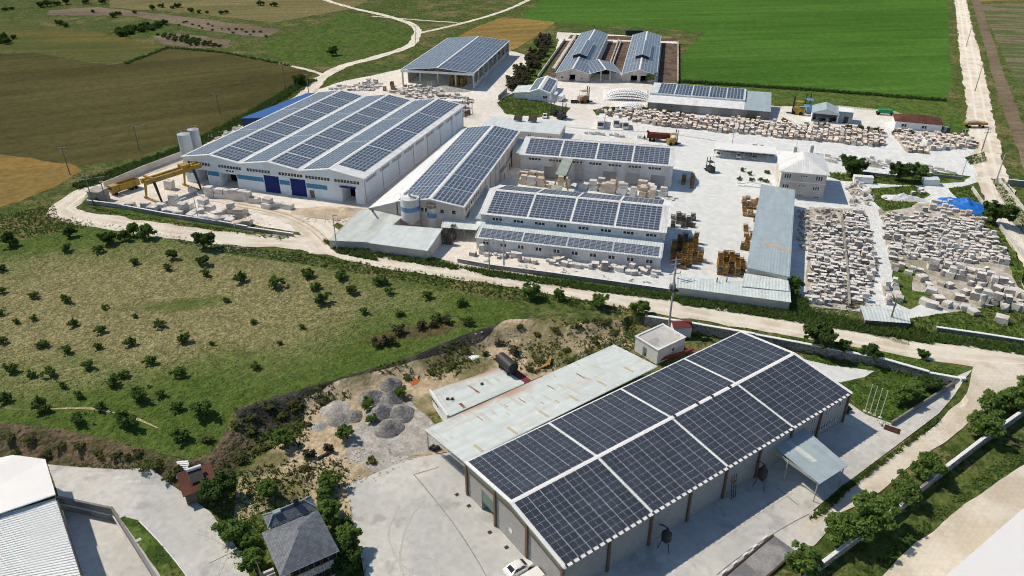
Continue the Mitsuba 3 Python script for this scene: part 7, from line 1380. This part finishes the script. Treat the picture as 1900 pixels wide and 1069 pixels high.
# masses nobody could count
def scatter(px, n, z=None, world=None):
    poly = world if world is not None else Polygon(pts(px, U if z is None else z)).buffer(0); x0, y0, x1, y1 = poly.bounds; P = np.zeros((0, 2))
    while len(P) < n: q = rng.uniform((x0, y0), (x1, y1), (n * 2, 2)); P = np.vstack([P, q[shapely.contains_xy(poly, q[:, 0], q[:, 1])]])
    P = P[:n]; return np.c_[P, ground(P[:, 0], P[:, 1])]
def tufts(P, h, w, blades=4):
    n = len(P); a = rng.uniform(0, 6.283, (n, blades)); q = rng.uniform(0, .55, (n, blades)) * w; hh = h * rng.uniform(.5, 1.25, (n, blades)); ln = rng.uniform(.1, .7, (n, blades)) * hh
    c = P[:, None] + np.stack([np.cos(a * 2.7) * q, np.sin(a * 2.7) * q, a * 0 - .03], -1); d = np.stack([np.cos(a), np.sin(a), a * 0], -1); e = np.stack([-np.sin(a), np.cos(a), a * 0], -1) * (w * .28)
    v = np.stack([c - e, c + e, c + d * ln[..., None] + np.stack([a * 0, a * 0, hh], -1)], 2).reshape(-1, 3); return v, np.arange(len(v)).reshape(-1, 3)
def cover(name, label, mat_, P, h, w, blades=4): put(name, tufts(P, h, w, blades), mat_, kind='stuff', label=label, cat='grass' if 'weed' not in name else 'weeds')
def thin(P, keep): return P[rng.random(len(P)) < keep(P)]
dry = lambda P: np.clip((1.05 - np.sqrt(((P[:, 0] + 84) / 56) ** 2 + ((P[:, 1] - 141) / 30) ** 2) - .5 * (meshkit.fbm(np.c_[P[:, 0] * .07, P[:, 1] * .1, P[:, 0] * 0 + 2.2], 3) - .5)) * 2.2, 0, 1)
PO = scatter(None, 52000, world=ORCH)
cover('dry_grass', 'dry straw-coloured grass on the orchard slope', 'leaf_straw', thin(PO, lambda P: .4 * dry(P)), .16, .5, 3)
cover('meadow_grass', 'green grass of the orchard slope towards the bank', 'leaf_green', thin(PO, lambda P: .45 * (1 - dry(P))), .2, .5, 3)
_weed = [[(600, 448), (625, 470), (700, 485), (690, 456), (655, 452)], [(690, 462), (850, 494), (848, 502), (700, 478)], [(850, 496), (1100, 530), (1256, 550), (1256, 560), (1100, 541), (900, 512)], [(1256, 550), (1468, 566), (1500, 578), (1600, 598), (1690, 606), (1735, 622), (1730, 640), (1600, 618), (1400, 586), (1260, 566)], [(1740, 622), (1900, 645), (1990, 660), (1990, 672), (1880, 656), (1740, 636)], [(1466, 540), (1500, 560), (1500, 578), (1466, 568)]]
PW_ = np.vstack([scatter(w, int(Polygon(pts(w)).area * 9)) for w in _weed]); cover('tall_weeds', 'tall green weeds growing along the road walls of the works', 'leaf_mid', PW_, 1.0, .6, 5)
_v = [[(150, 376), (163, 384), (300, 408), (410, 424), (545, 442), (520, 447), (400, 428), (280, 408), (185, 394)], [(130, 345), (150, 355), (350, 280), (470, 222), (590, 150), (560, 152), (440, 215), (330, 275), (180, 330)], [(0, 400), (100, 380), (110, 405), (300, 445), (560, 470), (700, 492), (1000, 540), (1190, 575), (1180, 588), (950, 556), (700, 512), (420, 468), (180, 418), (0, 450)], [(920, 192), (960, 168), (1030, 196), (1058, 200), (1050, 212), (1000, 218), (940, 212)], [(1100, 205), (1125, 198), (1150, 205), (1130, 214)], [(1615, 350), (1700, 345), (1720, 360), (1690, 385), (1640, 392)], [(1760, 350), (1800, 345), (1840, 400), (1895, 500), (1895, 560), (1870, 470)], [(1690, 592), (1900, 560), (1990, 575), (1990, 650), (1730, 630)], [(1838, 332), (1862, 332), (1990, 520), (1950, 500)], [(1500, 318), (1660, 325), (1800, 328), (1680, 345), (1560, 335)], [(1790, 292), (1825, 282), (1832, 300), (1800, 306)]]
PV = np.vstack([scatter(w, int(Polygon(pts(w)).buffer(0).area * 2.2)) for w in _v]); half = rng.random(len(PV)) < .6
cover('verge_grass', 'uneven green grass of verges and islands', 'leaf_mid', PV[half], .45, .6, 4); cover('verge_weeds', 'olive weeds of verges and islands', 'leaf_olive', PV[~half], .55, .6, 4)
_y = [[(1000, 690), (1180, 612), (1300, 612), (1640, 672), (1780, 704), (1640, 796), (1580, 740), (1480, 655), (1370, 612)], [(1500, 1060), (1640, 950), (1830, 800), (1900, 745), (1960, 700), (1960, 730), (1900, 772), (1730, 895), (1530, 1060)], [(1572, 1080), (1668, 1002), (1766, 924), (1920, 802), (1985, 755), (1990, 775), (1900, 855), (1700, 1003), (1620, 1076)], [(1740, 1076), (1800, 1030), (1900, 958), (1960, 925), (1960, 960), (1830, 1040), (1790, 1076)], [(222, 958), (256, 968), (300, 1012), (345, 1068), (340, 1076), (310, 1076)], [(392, 905), (440, 890), (520, 940), (490, 1000), (440, 1060), (400, 1000)], [(590, 930), (650, 905), (662, 1000), (690, 1076), (620, 1076)], [(110, 862), (300, 868), (335, 895), (300, 885)]]
PY = np.vstack([thin(scatter(w, int(Polygon(pts(w, 0)).buffer(0).area * 5), 0.0), lambda P: np.clip(2.2 * meshkit.fbm(np.c_[P[:, :2] * .3, P[:, 0] * 0], 3) - .3, 0, 1)) for w in _y])
_hard = unary_union([Polygon(pts([(1480, 664), (1545, 680), (1622, 690), (1604, 702), (1560, 712), (1505, 702)], 0))]); PY = PY[~shapely.contains_xy(_hard, PY[:, 0], PY[:, 1])]
cover('lawn_grass', 'rough green grass of the front lawns and verges', 'leaf_green', PY, .4, .5, 4)
_kw = [(1500, 965), (1555, 912), (1600, 880), (1660, 838), (1722, 790), (1738, 775), (1745, 780), (1700, 815), (1640, 862), (1580, 906), (1520, 962)]
cover('kerb_weeds', 'strip of weeds between the concrete and the dirt lane', 'leaf_mid', scatter(_kw, int(Polygon(pts(_kw, 0)).area * 14), 0.0), .7, .5, 5)
_r = [[(440, 770), (560, 738), (640, 706), (760, 672), (870, 632), (940, 602), (1180, 598), (1180, 640), (1000, 690), (900, 660), (790, 725), (690, 715), (600, 760), (560, 830), (500, 830), (440, 860), (400, 870)], [(440, 870), (560, 840), (640, 850), (660, 900), (560, 930), (450, 950)]]
PR = np.vstack([thin(scatter(w, int(Polygon(pts(w, .8)).buffer(0).area * 4), .8), lambda P: np.clip(3.2 * meshkit.fbm(np.c_[P[:, :2] * .16, P[:, 0] * 0 + 5], 3) - 1.15, 0, 1)) for w in _r]); half = rng.random(len(PR)) < .5
cover('scrub_weeds', 'olive scrub on the rough ground below the bank', 'leaf_olive', PR[half], .55, .6, 5); cover('scrub_grass', 'green scrub on the rough ground below the bank', 'leaf_mid', PR[~half], .45, .6, 4)
for i in range(58):
    a = [(20, 812), (60, 818), (110, 826), (150, 832), (180, 845), (215, 848), (240, 858), (275, 868), (310, 885), (90, 845), (30, 838), (255, 842), (445, 790), (470, 800), (520, 770), (560, 760), (600, 745), (490, 830), (540, 800), (575, 790), (450, 850), (930, 640), (955, 655), (900, 665), (870, 650), (1000, 625), (1030, 615), (1060, 650), (1090, 655), (1010, 670), (985, 690), (1050, 675), (1110, 640), (1150, 620), (800, 690), (830, 680), (760, 700), (780, 610), (745, 620), (720, 632), (800, 602), (830, 600), (700, 640), (380, 820), (360, 870), (330, 875), (400, 880), (300, 862), (460, 780), (500, 760), (540, 750), (610, 840), (580, 850), (560, 870), (690, 860), (970, 610), (1075, 605), (1130, 600)][i]
    plant('thorn' if i in (21, 22, 37, 38, 39, 40, 41, 42, 51, 52) else 'scrub', 'scrub_bush', 'low scrub bush on the rough ground round the dark bank', 'bush', onto(a[0] + rng.normal(0, 4), a[1] + rng.normal(0, 2)), rng.uniform(.7, 1.3), 'scrub round the dark bank', sz=rng.uniform(.5, .9))
PT = scatter([(937, 166), (955, 138), (985, 105), (1000, 78), (1012, 64), (1022, 72), (1012, 108), (990, 138), (966, 170)], 46)
for i, p in enumerate(PT):
    k = 'thicket' if i == 0 else f'thicket__{i:03d}'; scene[k] = {'type': 'instance', 'ref': {'type': 'ref', 'id': f'thorn_model_{i % 3}'}, 'to_world': T4().translate(p.tolist()).rotate([0, 0, 1], float(rng.uniform(0, 360))).scale([1.9, 1.9, 1.5])}
lab('thicket', 'dark brown leafless thicket beside the storage hall road', 'thicket', None, 'stuff')
PH = np.vstack([scatter(w, n) for w, n in (([(1262, 150), (1530, 168), (1755, 186), (1755, 189), (1530, 171), (1262, 154)], 900), ([(590, 150), (560, 160), (470, 222), (350, 282), (150, 352), (135, 345), (340, 272), (460, 212), (560, 150)], 2600), ([(230, 118), (312, 88), (420, 98), (540, 122), (540, 124), (420, 100), (312, 90), (236, 120)], 300))])
cover('field_margin_weeds', 'dark weeds along the field margins', 'leaf_dark', PH, 1.1, 1.2, 5)
PC = np.vstack([scatter(w, n) for w, n in (([(110, 405), (300, 445), (420, 468), (560, 482), (640, 500), (560, 478), (430, 455), (250, 425), (130, 402)], 260), ([(850, 620), (1180, 590), (1180, 640), (900, 700)], 220), ([(560, 850), (700, 800), (780, 830), (660, 900)], 170), ([(556, 393), (660, 388), (648, 414), (560, 412)], 260), ([(210, 372), (300, 380), (470, 400), (540, 425), (300, 395)], 160), ([(1300, 560), (1700, 600), (1680, 570), (1500, 560)], 160))]); m = Mesh()
for p in PC: s = rng.uniform(.1, .3); v, f = BM[int(rng.integers(8))]; m.raw(Frame(p, rng.uniform(0, 6.28)).apply(v * [s * 1.4, s, s * .7]), f)
put('loose_stones', m, 'rough_stone', kind='stuff', label='loose pale stones strewn over verges and rough ground', cat='stones')
